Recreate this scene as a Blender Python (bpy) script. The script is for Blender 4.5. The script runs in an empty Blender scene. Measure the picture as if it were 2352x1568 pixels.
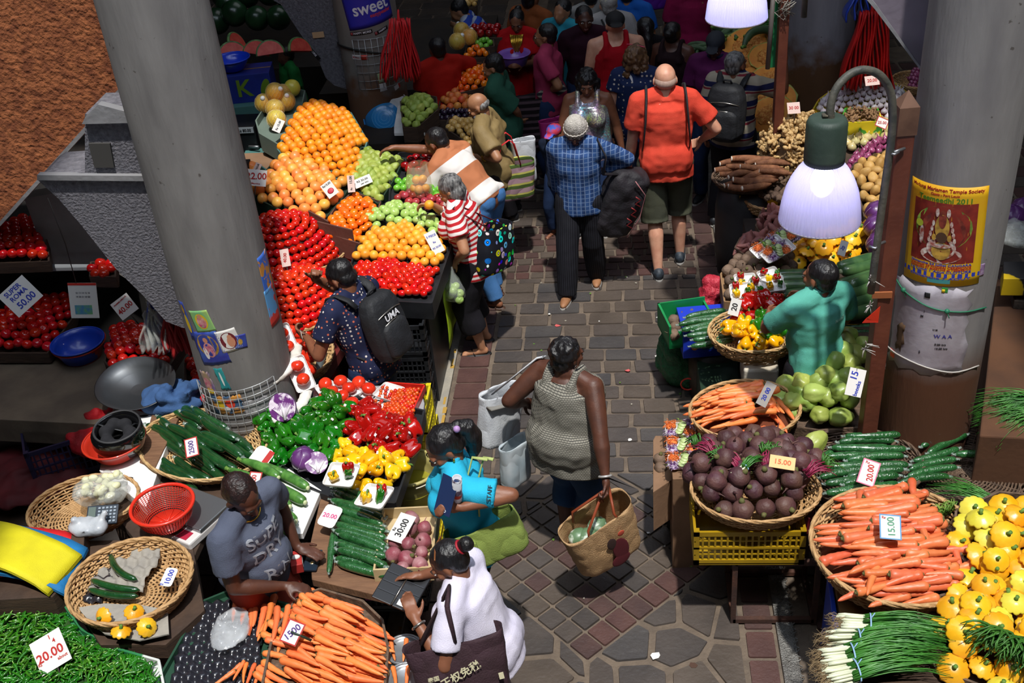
import bpy, math, random
import numpy as np
from mathutils import Vector, Matrix, Euler, Quaternion
random.seed(7); RN=random.Random(11)
scene=bpy.context.scene; COL=scene.collection
PI=math.pi; U=random.uniform
# camera geometry
F=2600.; CH=4.9
_z=np.array([-(1540-1176),(4700-784),F]); _z=_z/np.linalg.norm(_z)
_y=np.array([1404-1176,784+970,-F]); _y=_y-_z*(_y@_z); _y/=np.linalg.norm(_y)
_x=np.cross(_y,_z); RM=np.array([_x,_y,_z])
def P(px,py,z=0.):
 d=RM@np.array([px-1176,-(py-784),-F]); t=(z-CH)/d[2]
 return Vector((d[0]*t,d[1]*t,z))
def atY(px,py,Y):
 d=RM@np.array([px-1176,-(py-784),-F]); t=Y/d[1]
 return Vector((d[0]*t,Y,CH+d[2]*t))
cam=bpy.data.cameras.new('camera'); co=bpy.data.objects.new('camera',cam); COL.objects.link(co)
co.matrix_world=Matrix([[RM[0][0],RM[0][1],RM[0][2],0],[RM[1][0],RM[1][1],RM[1][2],0],[RM[2][0],RM[2][1],RM[2][2],CH],[0,0,0,1]])
cam.sensor_width=36; cam.lens=36*F/2352; cam.clip_start=.05; cam.clip_end=200; scene.camera=co
# materials
MATS={}
def srgb(c):
 if isinstance(c,str): c=tuple(int(c[i:i+2],16)/255 for i in (0,2,4))
 return tuple((v/12.92 if v<=.04045 else ((v+.055)/1.055)**2.4) for v in c)+(1,)
def mat(name,c,rough=.6,c2=None,ns=8.,bump=0.,bs=30.,var=0.,metal=0.,spec=.5,coat=0.,trans=0.,alpha=1.,stretch=None,sss=0.,hue=0.,emit=None,es=0.,detail=4.,mixpos=(.35,.65)):
 if name in MATS: return MATS[name]
 m=bpy.data.materials.new(name); m.use_nodes=True; nt=m.node_tree; N=nt.nodes; L=nt.links
 b=N['Principled BSDF']; b.inputs['Roughness'].default_value=rough; b.inputs['Metallic'].default_value=metal
 b.inputs['Specular IOR Level'].default_value=spec; b.inputs['Coat Weight'].default_value=coat; b.inputs['Coat Roughness'].default_value=.08
 b.inputs['Transmission Weight'].default_value=trans; b.inputs['Alpha'].default_value=alpha
 col=srgb(c); b.inputs['Base Color'].default_value=col; out=None
 tc=N.new('ShaderNodeTexCoord'); src=tc.outputs['Object']
 if stretch:
  mp=N.new('ShaderNodeMapping'); mp.inputs['Scale'].default_value=stretch; L.new(src,mp.inputs['Vector']); src=mp.outputs['Vector']
 if var:
  oi=N.new('ShaderNodeObjectInfo')
 if c2:
  nz=N.new('ShaderNodeTexNoise'); nz.inputs['Scale'].default_value=ns; nz.inputs['Detail'].default_value=detail
  if var:
   ad=N.new('ShaderNodeVectorMath'); ad.operation='ADD'; mu=N.new('ShaderNodeMath'); mu.operation='MULTIPLY'; mu.inputs[1].default_value=37.
   L.new(oi.outputs['Random'],mu.inputs[0]); L.new(src,ad.inputs[0]); L.new(mu.outputs[0],ad.inputs[1]); L.new(ad.outputs[0],nz.inputs['Vector'])
  else: L.new(src,nz.inputs['Vector'])
  mr=N.new('ShaderNodeMapRange'); mr.inputs['From Min'].default_value=mixpos[0]; mr.inputs['From Max'].default_value=mixpos[1]
  L.new(nz.outputs['Fac'],mr.inputs['Value'])
  mx=N.new('ShaderNodeMix'); mx.data_type='RGBA'; mx.inputs['A'].default_value=col; mx.inputs['B'].default_value=srgb(c2)
  L.new(mr.outputs[0],mx.inputs['Factor']); out=mx.outputs['Result']
 if var:
  hs=N.new('ShaderNodeHueSaturation'); hs.inputs['Color'].default_value=col
  if out: L.new(out,hs.inputs['Color'])
  m1=N.new('ShaderNodeMapRange'); m1.inputs['To Min'].default_value=1-var; m1.inputs['To Max'].default_value=1+var; L.new(oi.outputs['Random'],m1.inputs['Value']); L.new(m1.outputs[0],hs.inputs['Value'])
  if hue:
   mf=N.new('ShaderNodeMath'); mf.operation='FRACT'; mm=N.new('ShaderNodeMath'); mm.operation='MULTIPLY'; mm.inputs[1].default_value=13.7
   L.new(oi.outputs['Random'],mm.inputs[0]); L.new(mm.outputs[0],mf.inputs[0])
   m2=N.new('ShaderNodeMapRange'); m2.inputs['To Min'].default_value=.5-hue; m2.inputs['To Max'].default_value=.5+hue; L.new(mf.outputs[0],m2.inputs['Value']); L.new(m2.outputs[0],hs.inputs['Hue'])
  out=hs.outputs[0]
 if out: L.new(out,b.inputs['Base Color'])
 if bump:
  n2=N.new('ShaderNodeTexNoise'); n2.inputs['Scale'].default_value=bs; n2.inputs['Detail'].default_value=3; L.new(src,n2.inputs['Vector'])
  bp=N.new('ShaderNodeBump'); bp.inputs['Strength'].default_value=bump; bp.inputs['Distance'].default_value=.01
  L.new(n2.outputs['Fac'],bp.inputs['Height']); L.new(bp.outputs[0],b.inputs['Normal'])
 if sss: b.inputs['Subsurface Weight'].default_value=sss; b.inputs['Subsurface Radius'].default_value=(.02,.008,.004)
 if emit: b.inputs['Emission Color'].default_value=srgb(emit); b.inputs['Emission Strength'].default_value=es
 MATS[name]=m; return m
def pattern(name,kind,ca,cb,scale=20.,cc=None,axis=2,w=.5,rough=.8,dist=0.):
 """cloth patterns woven into the thing itself, in its own coordinates"""
 if name in MATS: return MATS[name]
 m=bpy.data.materials.new(name); m.use_nodes=True; nt=m.node_tree; N=nt.nodes; L=nt.links; b=N['Principled BSDF']
 b.inputs['Roughness'].default_value=rough; b.inputs['Specular IOR Level'].default_value=.25
 tc=N.new('ShaderNodeTexCoord'); src=tc.outputs['Object']
 def M(op,a,bb=None,c=None):
  n=N.new('ShaderNodeMath'); n.operation=op
  for i,v in enumerate((a,bb,c)):
   if v is None: continue
   if isinstance(v,(int,float)): n.inputs[i].default_value=v
   else: L.new(v,n.inputs[i])
  return n.outputs[0]
 def mix(f,a,bb):
  n=N.new('ShaderNodeMix'); n.data_type='RGBA'; L.new(f,n.inputs['Factor'])
  for k,v in (('A',a),('B',bb)):
   if isinstance(v,(str,tuple)): n.inputs[k].default_value=srgb(v)
   else: L.new(v,n.inputs[k])
  return n.outputs['Result']
 if dist:
  nz=N.new('ShaderNodeTexNoise'); nz.inputs['Scale'].default_value=6; L.new(src,nz.inputs['Vector'])
  v=N.new('ShaderNodeVectorMath'); v.operation='MULTIPLY_ADD'; L.new(nz.outputs['Color'],v.inputs[0]); v.inputs[1].default_value=(dist,)*3; L.new(src,v.inputs[2]); src=v.outputs[0]
 sp=N.new('ShaderNodeSeparateXYZ'); L.new(src,sp.inputs[0]); A=sp.outputs
 if kind=='stripe':
  f=M('LESS_THAN',M('FRACT',M('MULTIPLY',A[axis],scale)),w); out=mix(f,ca,cb)
  if cc:
   f2=M('LESS_THAN',M('FRACT',M('MULTIPLY_ADD',A[axis],scale,.18)),w*.35); out=mix(f2,out,cc)
 elif kind=='plaid':
  f=M('LESS_THAN',M('FRACT',M('MULTIPLY',A[0],scale)),.18); g=M('LESS_THAN',M('FRACT',M('MULTIPLY',A[2],scale)),.14)
  h=M('LESS_THAN',M('FRACT',M('MULTIPLY',A[0],scale*.5)),.4)
  out=mix(h,ca,cc or ca); out=mix(M('MULTIPLY',M('MAXIMUM',f,g),.6),out,cb)
 elif kind in('dots','multi'):
  vo=N.new('ShaderNodeTexVoronoi'); vo.inputs['Scale'].default_value=scale; vo.inputs['Randomness'].default_value=.35 if kind=='dots' else .7; L.new(src,vo.inputs['Vector'])
  f=M('LESS_THAN',vo.outputs['Distance'],w)
  if kind=='multi':
   hs=N.new('ShaderNodeHueSaturation'); hs.inputs['Saturation'].default_value=1.3; L.new(vo.outputs['Color'],hs.inputs['Color'])
   g=M('GREATER_THAN',vo.outputs['Distance'],w*.45); out=mix(M('MULTIPLY',f,g),ca,hs.outputs[0])
   out=mix(M('LESS_THAN',vo.outputs['Distance'],w*.25),out,cb)
  else:
   out=mix(f,ca,cb)
   if cc:
    s2=N.new('ShaderNodeSeparateColor'); L.new(vo.outputs['Color'],s2.inputs[0]); out=mix(M('MULTIPLY',f,M('GREATER_THAN',s2.outputs[0],.6)),out,cc)
 elif kind=='weave':
  ck=N.new('ShaderNodeTexBrick'); ck.inputs['Scale'].default_value=scale; ck.inputs['Color1'].default_value=srgb(cb); ck.inputs['Color2'].default_value=srgb(cb); ck.inputs['Mortar'].default_value=srgb(ca); ck.inputs['Mortar Size'].default_value=.03
  cb2=N.new('ShaderNodeCombineXYZ'); L.new(M('ADD',A[0],A[1]),cb2.inputs[0]); L.new(A[2],cb2.inputs[1]); L.new(cb2.outputs[0],ck.inputs['Vector']); out=ck.outputs[0]
 elif kind=='sequin':
  vo=N.new('ShaderNodeTexVoronoi'); vo.inputs['Scale'].default_value=scale; L.new(src,vo.inputs['Vector'])
  nz=N.new('ShaderNodeTexNoise'); nz.inputs['Scale'].default_value=7; L.new(src,nz.inputs['Vector'])
  hs=N.new('ShaderNodeHueSaturation'); hs.inputs['Saturation'].default_value=1.6; L.new(nz.outputs['Color'],hs.inputs['Color'])
  s2=N.new('ShaderNodeSeparateColor'); L.new(vo.outputs['Color'],s2.inputs[0]); out=mix(M('GREATER_THAN',s2.outputs[0],.5),ca,hs.outputs[0]); b.inputs['Metallic'].default_value=.4; b.inputs['Roughness'].default_value=.3
 L.new(out,b.inputs['Base Color'])
 MATS[name]=m; return m
# object helpers
def tag(o,label=None,cat=None,group=None,kind=None):
 if label: o['label']=label
 if cat: o['category']=cat
 if group: o['group']=group
 if kind: o['kind']=kind
 return o
def link(o,parent=None):
 COL.objects.link(o)
 if parent: o.parent=parent
 return o
def empty(name,loc=(0,0,0),label=None,cat=None,group=None,rz=0,rot=None):
 o=bpy.data.objects.new(name,None); o.empty_display_size=.05; o.location=loc; o.rotation_euler=rot if rot else (0,0,rz); link(o); tag(o,label,cat,group); return o
class G:
 def __init__(s): s.v=[]; s.f=[]; s.m=[]; s.mi=0
 def add(s,vs,fs):
  n=len(s.v); s.v+= [tuple(v) for v in vs]; s.f+=[tuple(i+n for i in f) for f in fs]; s.m+=[s.mi]*len(fs); return s
 def box(s,c,d,rz=0,M=None,taper=1.):
  x,y,z=d[0]/2,d[1]/2,d[2]/2; vs=[]
  for k in (-1,1):
   t=1 if k>0 else taper
   for a,b in ((-1,-1),(1,-1),(1,1),(-1,1)): vs.append(Vector((a*x*t,b*y*t,k*z)))
  R=M if M else Matrix.Rotation(rz,3,'Z'); vs=[R@v+Vector(c) for v in vs]
  return s.add(vs,[(3,2,1,0),(4,5,6,7),(0,1,5,4),(1,2,6,5),(2,3,7,6),(3,0,4,7)])
 def bbox(s,a,b):
  return s.box([(a[i]+b[i])/2 for i in range(3)],[abs(b[i]-a[i]) for i in range(3)])
 def prism(s,poly,z0,z1,inset=0.,M=None):
  n=len(poly); cx=sum(p[0] for p in poly)/n; cy=sum(p[1] for p in poly)/n
  vs=[Vector((p[0],p[1],z0)) for p in poly]
  for p in poly:
   d=math.hypot(p[0]-cx,p[1]-cy) or 1; k=1-inset/d; vs.append(Vector((cx+(p[0]-cx)*k,cy+(p[1]-cy)*k,z1)))
  if M: vs=[M@v for v in vs]
  fs=[tuple(range(n-1,-1,-1)),tuple(range(n,2*n))]+[(i,(i+1)%n,(i+1)%n+n,i+n) for i in range(n)]
  return s.add(vs,fs)
 def tube(s,pts,r,seg=8,cap=True,flat=1.,up=None):
  pts=[Vector(p) for p in pts]; n=len(pts); rs=r if isinstance(r,(list,tuple)) else [r]*n
  vs=[]; prev=None
  for i,p in enumerate(pts):
   t=(pts[min(i+1,n-1)]-pts[max(i-1,0)])
   if t.length<1e-9: t=Vector((0,0,1))
   t.normalize()
   if prev is None:
    a=Vector(up) if up else (Vector((0,0,1)) if abs(t.z)<.9 else Vector((1,0,0)))
    u=(a-t*a.dot(t)).normalized()
   else:
    u=prev-t*prev.dot(t)
    u=u.normalized() if u.length>1e-6 else prev
   prev=u; w=t.cross(u)
   for k in range(seg):
    an=2*PI*k/seg; vs.append(p+(w*math.cos(an)+u*math.sin(an)*flat)*rs[i])
  fs=[(i*seg+k,i*seg+(k+1)%seg,(i+1)*seg+(k+1)%seg,(i+1)*seg+k) for i in range(n-1) for k in range(seg)]
  if cap: fs+=[tuple(range(seg-1,-1,-1)),tuple((n-1)*seg+k for k in range(seg))]
  return s.add(vs,fs)
 def lathe(s,prof,seg=20,c=(0,0,0),fn=None,cap=True,M=None):
  vs=[];n=len(prof)
  for i,(r,z) in enumerate(prof):
   for k in range(seg):
    a=2*PI*k/seg; rr,zz=(r,z) if fn is None else fn(r,z,a,i/(n-1)); v=Vector((rr*math.cos(a),rr*math.sin(a),zz))
    vs.append((M@v if M else v)+Vector(c))
  fs=[(i*seg+k,i*seg+(k+1)%seg,(i+1)*seg+(k+1)%seg,(i+1)*seg+k) for i in range(n-1) for k in range(seg)]
  if cap: fs+=[tuple(range(seg-1,-1,-1)),tuple((n-1)*seg+k for k in range(seg))]
  return s.add(vs,fs)
 def ell(s,c,r,seg=12,rings=8,M=None,fn=None):
  if isinstance(r,(int,float)): r=(r,r,r)
  vs=[];
  for i in range(rings+1):
   t=PI*i/rings
   for k in range(seg):
    a=2*PI*k/seg; v=Vector((math.sin(t)*math.cos(a),math.sin(t)*math.sin(a),-math.cos(t)))
    q=fn(v,t,a) if fn else 1.
    v=Vector((v.x*r[0]*q,v.y*r[1]*q,v.z*r[2]*q)); vs.append((M@v if M else v)+Vector(c))
  fs=[(i*seg+k,i*seg+(k+1)%seg,(i+1)*seg+(k+1)%seg,(i+1)*seg+k) for i in range(rings) for k in range(seg)]
  return s.add(vs,fs)
 def cone(s,a,b,ra,rb,seg=14,caps=True):   # tapered limb with round ends
  a=Vector(a); b=Vector(b); s.tube([a,b],[ra,rb],seg)
  if caps: s.ell(a,ra,seg,6); s.ell(b,rb,seg,6)
  return s
 def grid(s,fn,nu,nv):
  vs=[fn(i/nu,j/nv) for j in range(nv+1) for i in range(nu+1)]
  return s.add(vs,[(j*(nu+1)+i,j*(nu+1)+i+1,(j+1)*(nu+1)+i+1,(j+1)*(nu+1)+i) for j in range(nv) for i in range(nu)])
 def mesh(s,name,mats,smooth=True):
  me=bpy.data.meshes.new(name); me.from_pydata(s.v,[],s.f)
  for m in (mats if isinstance(mats,(list,tuple)) else [mats]): me.materials.append(m)
  if any(s.m): me.polygons.foreach_set('material_index',s.m)
  if smooth: me.polygons.foreach_set('use_smooth',[True]*len(me.polygons))
  me.update(); me.validate(); return me
 def obj(s,name,mats,parent=None,smooth=True,loc=None,rot=None,mods=(),auto=False):
  o=bpy.data.objects.new(name,s.mesh(name,mats,smooth)); link(o,parent)
  if loc is not None: o.location=loc
  if rot is not None: o.rotation_euler=rot
  if auto: setauto(o)
  for k,kw in mods:
   md=o.modifiers.new(k.lower(),k)
   for a,b in kw.items(): setattr(md,a,b)
  return o
def setauto(o,ang=40):
 me=o.data; me.update()
 ed=set()
 fn=[p.normal.copy() for p in me.polygons]; em={}
 for p in me.polygons:
  for k in p.edge_keys: em.setdefault(k,[]).append(p.index)
 c=math.cos(math.radians(ang))
 for e in me.edges:
  fl=em.get(tuple(sorted(e.vertices)),[])
  e.use_edge_sharp = (len(fl)!=2) or fn[fl[0]].dot(fn[fl[1]])<c
def bev(w=.004,seg=2): return ('BEVEL',dict(width=w,segments=seg,limit_method='ANGLE'))
def dup(root,loc=None,rot=None,scale=None,label=None,group=None):
 r=root.copy(); COL.objects.link(r)
 if loc is not None: r.location=loc
 if rot is not None: r.rotation_euler=rot
 if scale is not None: r.scale=scale if not isinstance(scale,(int,float)) else (scale,)*3
 if label: r['label']=label
 if group: r['group']=group
 for ch in KIDS.get(root.name,()):
  c=ch.copy(); COL.objects.link(c); c.parent=r
 return r
KIDS={}
def kids(root,*ch): KIDS[root.name]=list(ch); return root
def textmesh(s,size,mat_,bold=False,ext=.0006,width=None,align='CENTER'):
 cu=bpy.data.curves.new('text','FONT'); cu.body=s; cu.size=size; cu.align_x=align; cu.align_y='CENTER'; cu.extrude=ext
 cu.resolution_u=3
 if bold: cu.offset=size*.018
 o=bpy.data.objects.new('text',cu); COL.objects.link(o); bpy.context.view_layer.update()
 me=bpy.data.meshes.new_from_object(o.evaluated_get(bpy.context.evaluated_depsgraph_get())); bpy.data.objects.remove(o)
 me.materials.clear(); me.materials.append(mat_)
 if width and len(me.vertices):
  xs=[v.co.x for v in me.vertices]; k=width/(max(xs)-min(xs));
  for v in me.vertices: v.co.x*=k
 return me
def frameM(n,upv=(0,0,1),roll=0.):
 """3x3 whose z is the normal n and y as near to upv as can be, turned by roll about n"""
 n=Vector(n).normalized(); u=Vector(upv); u=(u-n*u.dot(n))
 u=u.normalized() if u.length>1e-4 else Vector((0,1,0)); x=u.cross(n); M=Matrix([x,u,n]).transposed()
 return M@Matrix.Rotation(roll,3,'Z')
# people
SKIN={k:mat('skin_'+k,c,.5,c2,14,.08,120,sss=.06) for k,c,c2 in (('dark','4a2b20','5a3526'),('brown','7b4c35','8a583f'),('mid','96664a','a57553'),('tan','b98765','a87354'),('light','d9a488','c98e74'))}
HAIRM=mat('hair_black','0d0c0e',.42,'1e1b1d',60,.5,90,stretch=(1,1,.25)); HAIRG=mat('hair_grey','3a3a3c',.5,'8a8886',60,.5,90,stretch=(1,1,.25))
HAIRB=mat('hair_brown','4d3320',.5,'7a5838',40,.6,80,stretch=(1,1,.4)); HAIRW=mat('hair_white','a9a6a2',.6,'8a8784',60,.4,90); HAIRR=mat('hair_dark_brown','2a1512',.45,'1a0f0e',60,.5,90)
EYEW=mat('eye_white','d8d2ca',.25); EYEI=mat('eye_iris','1a0f0a',.15); LIP=mat('lip','6e3a34',.45); BROW=mat('brow','140e0c',.7)
folds=bpy.data.textures.new('cloth_folds','CLOUDS'); folds.noise_scale=.11; folds.noise_depth=1
curls=bpy.data.textures.new('hair_curls','CLOUDS'); curls.noise_scale=.035; curls.noise_depth=1
def cloth(name,c,c2=None,rough=.85,**k): return mat('cloth_'+name,c,rough,c2,5,.25,180,spec=.2,**k)
def ik(a,t,l1,l2,pole):
 a=Vector(a); t=Vector(t); d=t-a; D=min(d.length,(l1+l2)*.998); D=max(D,abs(l1-l2)+.02); n=d.normalized(); t=a+n*D
 x=(l1*l1-l2*l2+D*D)/(2*D); h=math.sqrt(max(l1*l1-x*x,0)); p=Vector(pole); p=p-n*p.dot(n); p=p.normalized() if p.length>1e-5 else Vector((1,0,0))
 return a+n*x+p*h, t
def rem(vox,disp=0.,tex=None,sm=2):
 l=[('REMESH',dict(mode='VOXEL',voxel_size=vox,use_smooth_shade=True))]
 l.append(('SMOOTH',dict(factor=.5,iterations=sm)))
 if disp: l.append(('DISPLACE',dict(texture=tex or folds,strength=disp,mid_level=.5,texture_coords='LOCAL')))
 return l
def hand(g,wr,d,palm,k,curl=.5,side=1,spread=.12,thumb=.5):
 """palm and five fingers grown from wrist wr along d; palm = direction the palm faces"""
 d=Vector(d).normalized(); pn=Vector(palm); pn=(pn-d*pn.dot(d)).normalized(); s=d.cross(pn)*side   # s: towards the thumb
 c=wr+d*.048*k
 M=Matrix([s,pn,d]).transposed()
 g.ell(c,(.040*k,.016*k,.050*k),12,8,M); g.cone(wr,wr+d*.03*k,.024*k,.026*k,10)
 for i,(off,l) in enumerate(((.029,.074),(.010,.083),(-.010,.077),(-.029,.061))):
  b=c+d*.036*k+s*off*k; dd=(d+s*(off*spread*10)).normalized(); a=0; p=b
  for j,f in enumerate((.45,.32,.23)):
   a+=curl*(.7 if j==0 else .9); q=p+(dd*math.cos(a)+pn*math.sin(a))*l*f*k
   g.cone(p,q,(.0098-.0012*j)*k,(.0092-.0012*j)*k,8); p=q
 b=wr+d*.022*k+s*.026*k; dd=(d*.62+s*.7+pn*thumb*.5).normalized(); q=b+dd*.042*k; g.cone(b,q,.014*k,.0115*k,8)
 q2=q+(dd*.6+d*.5+pn*thumb*.35).normalized()*.032*k; g.cone(q,q2,.0112*k,.009*k,8)
PEOPLE=[]
def person(label,foot,face,h=1.68,girth=1.,sex='m',skin='brown',hair='short',hairm=None,lean=0,side=0,hy=0,hp=0,ht=0,
  la=None,ra=None,lpole=None,rpole=None,lcurl=.5,rcurl=.5,lpalm=None,rpalm=None,feet=None,shirt=None,sleeve=.55,hem=.86,loose=1.,neck=.0,
  pants=None,plen=.08,pleg=1.,shoes=None,shoe='shoe',dress=None,belly=0.,bust=None,vox=.0085,group=None,face_on=True,collar=None,beard=None,glasses=False,
  tank=False,pz=0.,shirtdisp=.022,bald=False,cuff=None,twist=0,hscale=1.,cat='person',crouch=0.,lhdir=None,rhdir=None):
 k=h/1.70; fx=Vector((foot[0],foot[1],pz)); root=empty('person',fx,label,cat,group,rz=math.radians(face)-PI/2)
 V=Vector; sm=skin if not isinstance(skin,str) else SKIN[skin]
 W=root.matrix_basis.copy(); Wi=Matrix.Translation(fx)@Matrix.Rotation(math.radians(face)-PI/2,4,'Z'); Wi=Wi.inverted()
 def loc(p):                                   # arm targets are given in world space
  return Wi@V(p)
 S=Matrix.Translation(V((0,0,(.93-crouch)*k)))@Matrix.Rotation(math.radians(-lean),4,'X')@Matrix.Rotation(math.radians(side),4,'Y')@Matrix.Rotation(math.radians(twist),4,'Z')
 gi=girth; wsh=.172*(.92 if sex=='f' else 1.05)*(1+(gi-1)*.35)
 def s(x,y,z): return S@V((x*k,y*k,(z-.93)*k))
 R3=S.to_3x3()
 nk=s(0,.0,1.46); H=S@Matrix.Translation(V((0,.012*k,.60*k)))@Matrix.Rotation(math.radians(hy),4,'Z')@Matrix.Rotation(math.radians(-hp),4,'X')@Matrix.Rotation(math.radians(ht),4,'Y')@Matrix.Scale(k*hscale,4)
 H3=H.to_3x3()
 def hd(x,y,z): return H@V((x,y,z))
 sh=[s(-wsh,0,1.375),s(wsh,0,1.375)]; hip=[V((-.088*gi**.5*k,0,(.90-crouch)*k)),V((.088*gi**.5*k,0,(.90-crouch)*k))]
 feet=feet or ((-.11,.0,0),(.11,.0,0))
 l1,l2=.285*k,.265*k
 tg=[la,ra]; poles=[lpole,rpole]; el=[];wr=[]
 for i in (0,1):
  sg=-1 if i==0 else 1; t=tg[i]
  if t is None: t=sh[i]+V((sg*.08*k*gi,.06*k,-.53*k))
  else: t=loc(t)
  pol=poles[i]; pol=V((sg*.35,-.9,-.3)) if pol is None else (Wi.to_3x3()@V(pol))
  e,w=ik(sh[i],t,l1,l2,pol); el.append(e); wr.append(w)
 kn=[];an=[]
 for i in (0,1):
  fo=V((feet[i][0]*k,feet[i][1]*k,feet[i][2]*k+.075*k)); e,w=ik(hip[i],fo,.43*k,.42*k,V((feet[i][0]*.3,1,0))); kn.append(e); an.append(w)
 toe=[V(((f[3] if len(f)>3 else (f[0]*.9))*1.0,1,0)).normalized() if True else None for f in feet]
 # ---- body
 g=G(); ag=(gi-1)*.6+1; bu=(1. if sex=='f' else 0) if bust is None else bust
 g.ell(s(0,-.005,.95),(.165*gi*k,.115*gi*k,.12*k),16,10,R3); g.ell(s(0,.0,1.08),(.142*gi*k,.105*gi*k,.13*k),16,10,R3)
 g.ell(s(0,-.005,1.26),(.158*gi**.7*k*(1.06 if sex=='m' else .95),.112*gi**.7*k,.17*k),16,10,R3)
 if belly: g.ell(s(0,.06,1.06),(.135*gi*k,(.09+belly)*k,.13*k),14,10,R3)
 if bu:
  for sg in(-1,1): g.ell(s(sg*.075,.095*gi**.6,1.24),(.062*k*bu**.5*gi**.5,.058*k*bu**.5*gi**.5,.062*k*bu**.5*gi**.5),12,8,R3)
 for i in(0,1):
  g.ell(s((-1,1)[i]*.078,-.055*gi,.93),(.082*gi*k,.070*gi*k,.09*k),12,8,R3)
  g.cone(s((-1,1)[i]*.05,0,1.42),sh[i]-R3@V(((-1,1)[i]*.01*k,0,0)),.052*k,.050*k*ag); g.cone(s((-1,1)[i]*.10,0,1.30),sh[i],.085*k,.052*k*ag)
  m=sh[i].lerp(el[i],.45); g.cone(sh[i],m,.051*k*ag,.047*k*ag); g.cone(m,el[i],.047*k*ag,.038*k*ag)
  m=el[i].lerp(wr[i],.3); g.cone(el[i],m,.037*k*ag,.039*k*ag); g.cone(m,wr[i],.039*k*ag,.024*k)
  hm=hip[i].lerp(kn[i],.4); g.cone(hip[i],hm,.088*k*gi,.078*k*gi); g.cone(hm,kn[i],.078*k*gi,.052*k*ag)
  cm=kn[i].lerp(an[i],.35)+V((0,-.015*k,0)); g.cone(kn[i],cm,.050*k*ag,.054*k*ag); g.cone(cm,an[i],.054*k*ag,.034*k)
  t=toe[i]; a0=an[i]; g.cone(a0-t*.025*k-V((0,0,.03*k)),a0+t*.06*k-V((0,0,.045*k)),.032*k,.028*k); g.cone(a0+t*.06*k-V((0,0,.045*k)),a0+t*.15*k-V((0,0,.055*k)),.030*k,.022*k)
  for q in range(5):
   sd=t.cross(V((0,0,1))); b0=a0+t*.14*k+sd*((q-2)*.013*k)-V((0,0,.058*k)); g.cone(b0,b0+t*(.035-.003*abs(q-1))*k,.0085*k,.0075*k,6)
  hdv=(lhdir,rhdir)[i]; d=(wr[i]-el[i]).normalized() if hdv is None else (Wi.to_3x3()@V(hdv)).normalized()
  pl=(lpalm,rpalm)[i]; pl=V(((1,-1)[i],.15,0)) if pl is None else Wi.to_3x3()@V(pl)
  hand(g,wr[i],d,pl,k,(lcurl,rcurl)[i],(1,-1)[i])
 g.cone(s(0,-.01,1.43),hd(0,-.02,-.055),.058*k*ag**.5,.052*k*ag**.5)
 # head: origin at its middle, face towards +y; real metres (scale in H)
 g.ell(hd(0,-.012,.028),(.074*k*hscale,.094*k*hscale,.086*k*hscale),18,12,H3.normalized() if False else (H3*(1/(k*hscale))))
 HN=H3*(1/(k*hscale)); q=k*hscale
 g.ell(hd(0,.030,-.030),(.058*q,.062*q,.075*q),16,10,HN); g.ell(hd(0,.062,-.082),(.027*q,.024*q,.020*q),10,8,HN)
 g.ell(hd(0,.078,.012),(.056*q,.018*q,.014*q),12,6,HN)                                      # brow
 g.cone(hd(0,.088,.002),hd(0,.107,-.034),.009*q,.0135*q,8);
 for sg in(-1,1):
  g.ell(hd(sg*.013,.094,-.036),.0085*q,8,6); g.ell(hd(sg*.078,-.008,-.008),(.009*q,.020*q,.031*q),10,8,HN@Matrix.Rotation(sg*.3,3,'Z')); g.ell(hd(sg*.040,.062,-.026),(.022*q,.02*q,.02*q),8,6,HN)
 g.ell(hd(0,.088,-.056),(.024*q,.010*q,.0065*q),10,6,HN); g.ell(hd(0,.086,-.066),(.021*q,.010*q,.0065*q),10,6,HN)
 g.obj('body',sm,root,mods=rem(vox if face_on else vox*1.2,0,None,2))
 if face_on:
  for sg in(-1,1):
   e=G(); e.ell(hd(sg*.031,.0835,-.003),(.0135*q,.008*q,.0085*q),12,8,HN); e.mi=1; e.ell(hd(sg*.031,.0895,-.003),(.0058*q,.004*q,.0062*q),10,6,HN); e.obj('eye',[EYEW,EYEI],root)
   e=G(); e.tube([hd(sg*.012,.0965,.013),hd(sg*.030,.0960,.020),hd(sg*.050,.084,.013)],[.002*q,.0042*q,.002*q],6); e.obj('eyebrow',BROW,root)
  e=G(); e.ell(hd(0,.0945,-.0575),(.023*q,.007*q,.0045*q),10,6,HN); e.ell(hd(0,.0925,-.067),(.019*q,.007*q,.005*q),10,6,HN); e.obj('mouth',LIP,root)
 hm=hairm or HAIRM
 if hair:
  e=G()
  def cap(r=1.,zc=.042,y=-.028,low=0):
   e.ell(hd(0,y,zc),(.083*q*r,.098*q*r,.082*q*r),18,12,HN)
   e.ell(hd(0,-.055,-.008-low),(.072*q*r,.058*q*r,.070*q*r),14,10,HN)
  if hair=='short': cap()
  elif hair=='curlyshort': cap(1.04)
  elif hair=='fringe':
   e.ell(hd(0,-.045,-.005),(.079*q,.068*q,.045*q),16,8,HN)
  elif hair=='bun':
   cap(1.0); e.ell(hd(0,-.155,.045),(.042*q,.04*q,.04*q),12,8,HN)
  elif hair=='pony':
   cap(1.03); p0=hd(0,-.13,.05); e.tube([hd(0,-.09,.055),p0]+[p0+V((a,b,c)) for a,b,c in((.01,-.045,-.02),(.02,-.07,-.09),(.03,-.075,-.17),(.035,-.06,-.25))],[.03*q,.034*q,.05*q,.055*q,.045*q,.012*q],12)
  elif hair=='bob':
   cap(1.06); e.ell(hd(0,-.035,-.03),(.096*q,.088*q,.085*q),16,10,HN)
  elif hair=='curly':
   cap(1.12)
   for _ in range(26):
    a=U(.8,2*PI-.8)+PI/2; e.ell(hd(.085*math.cos(a),-.03+.085*math.sin(a),U(-.13,.06)),.034*q,8,6)
  elif hair=='long':
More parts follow.
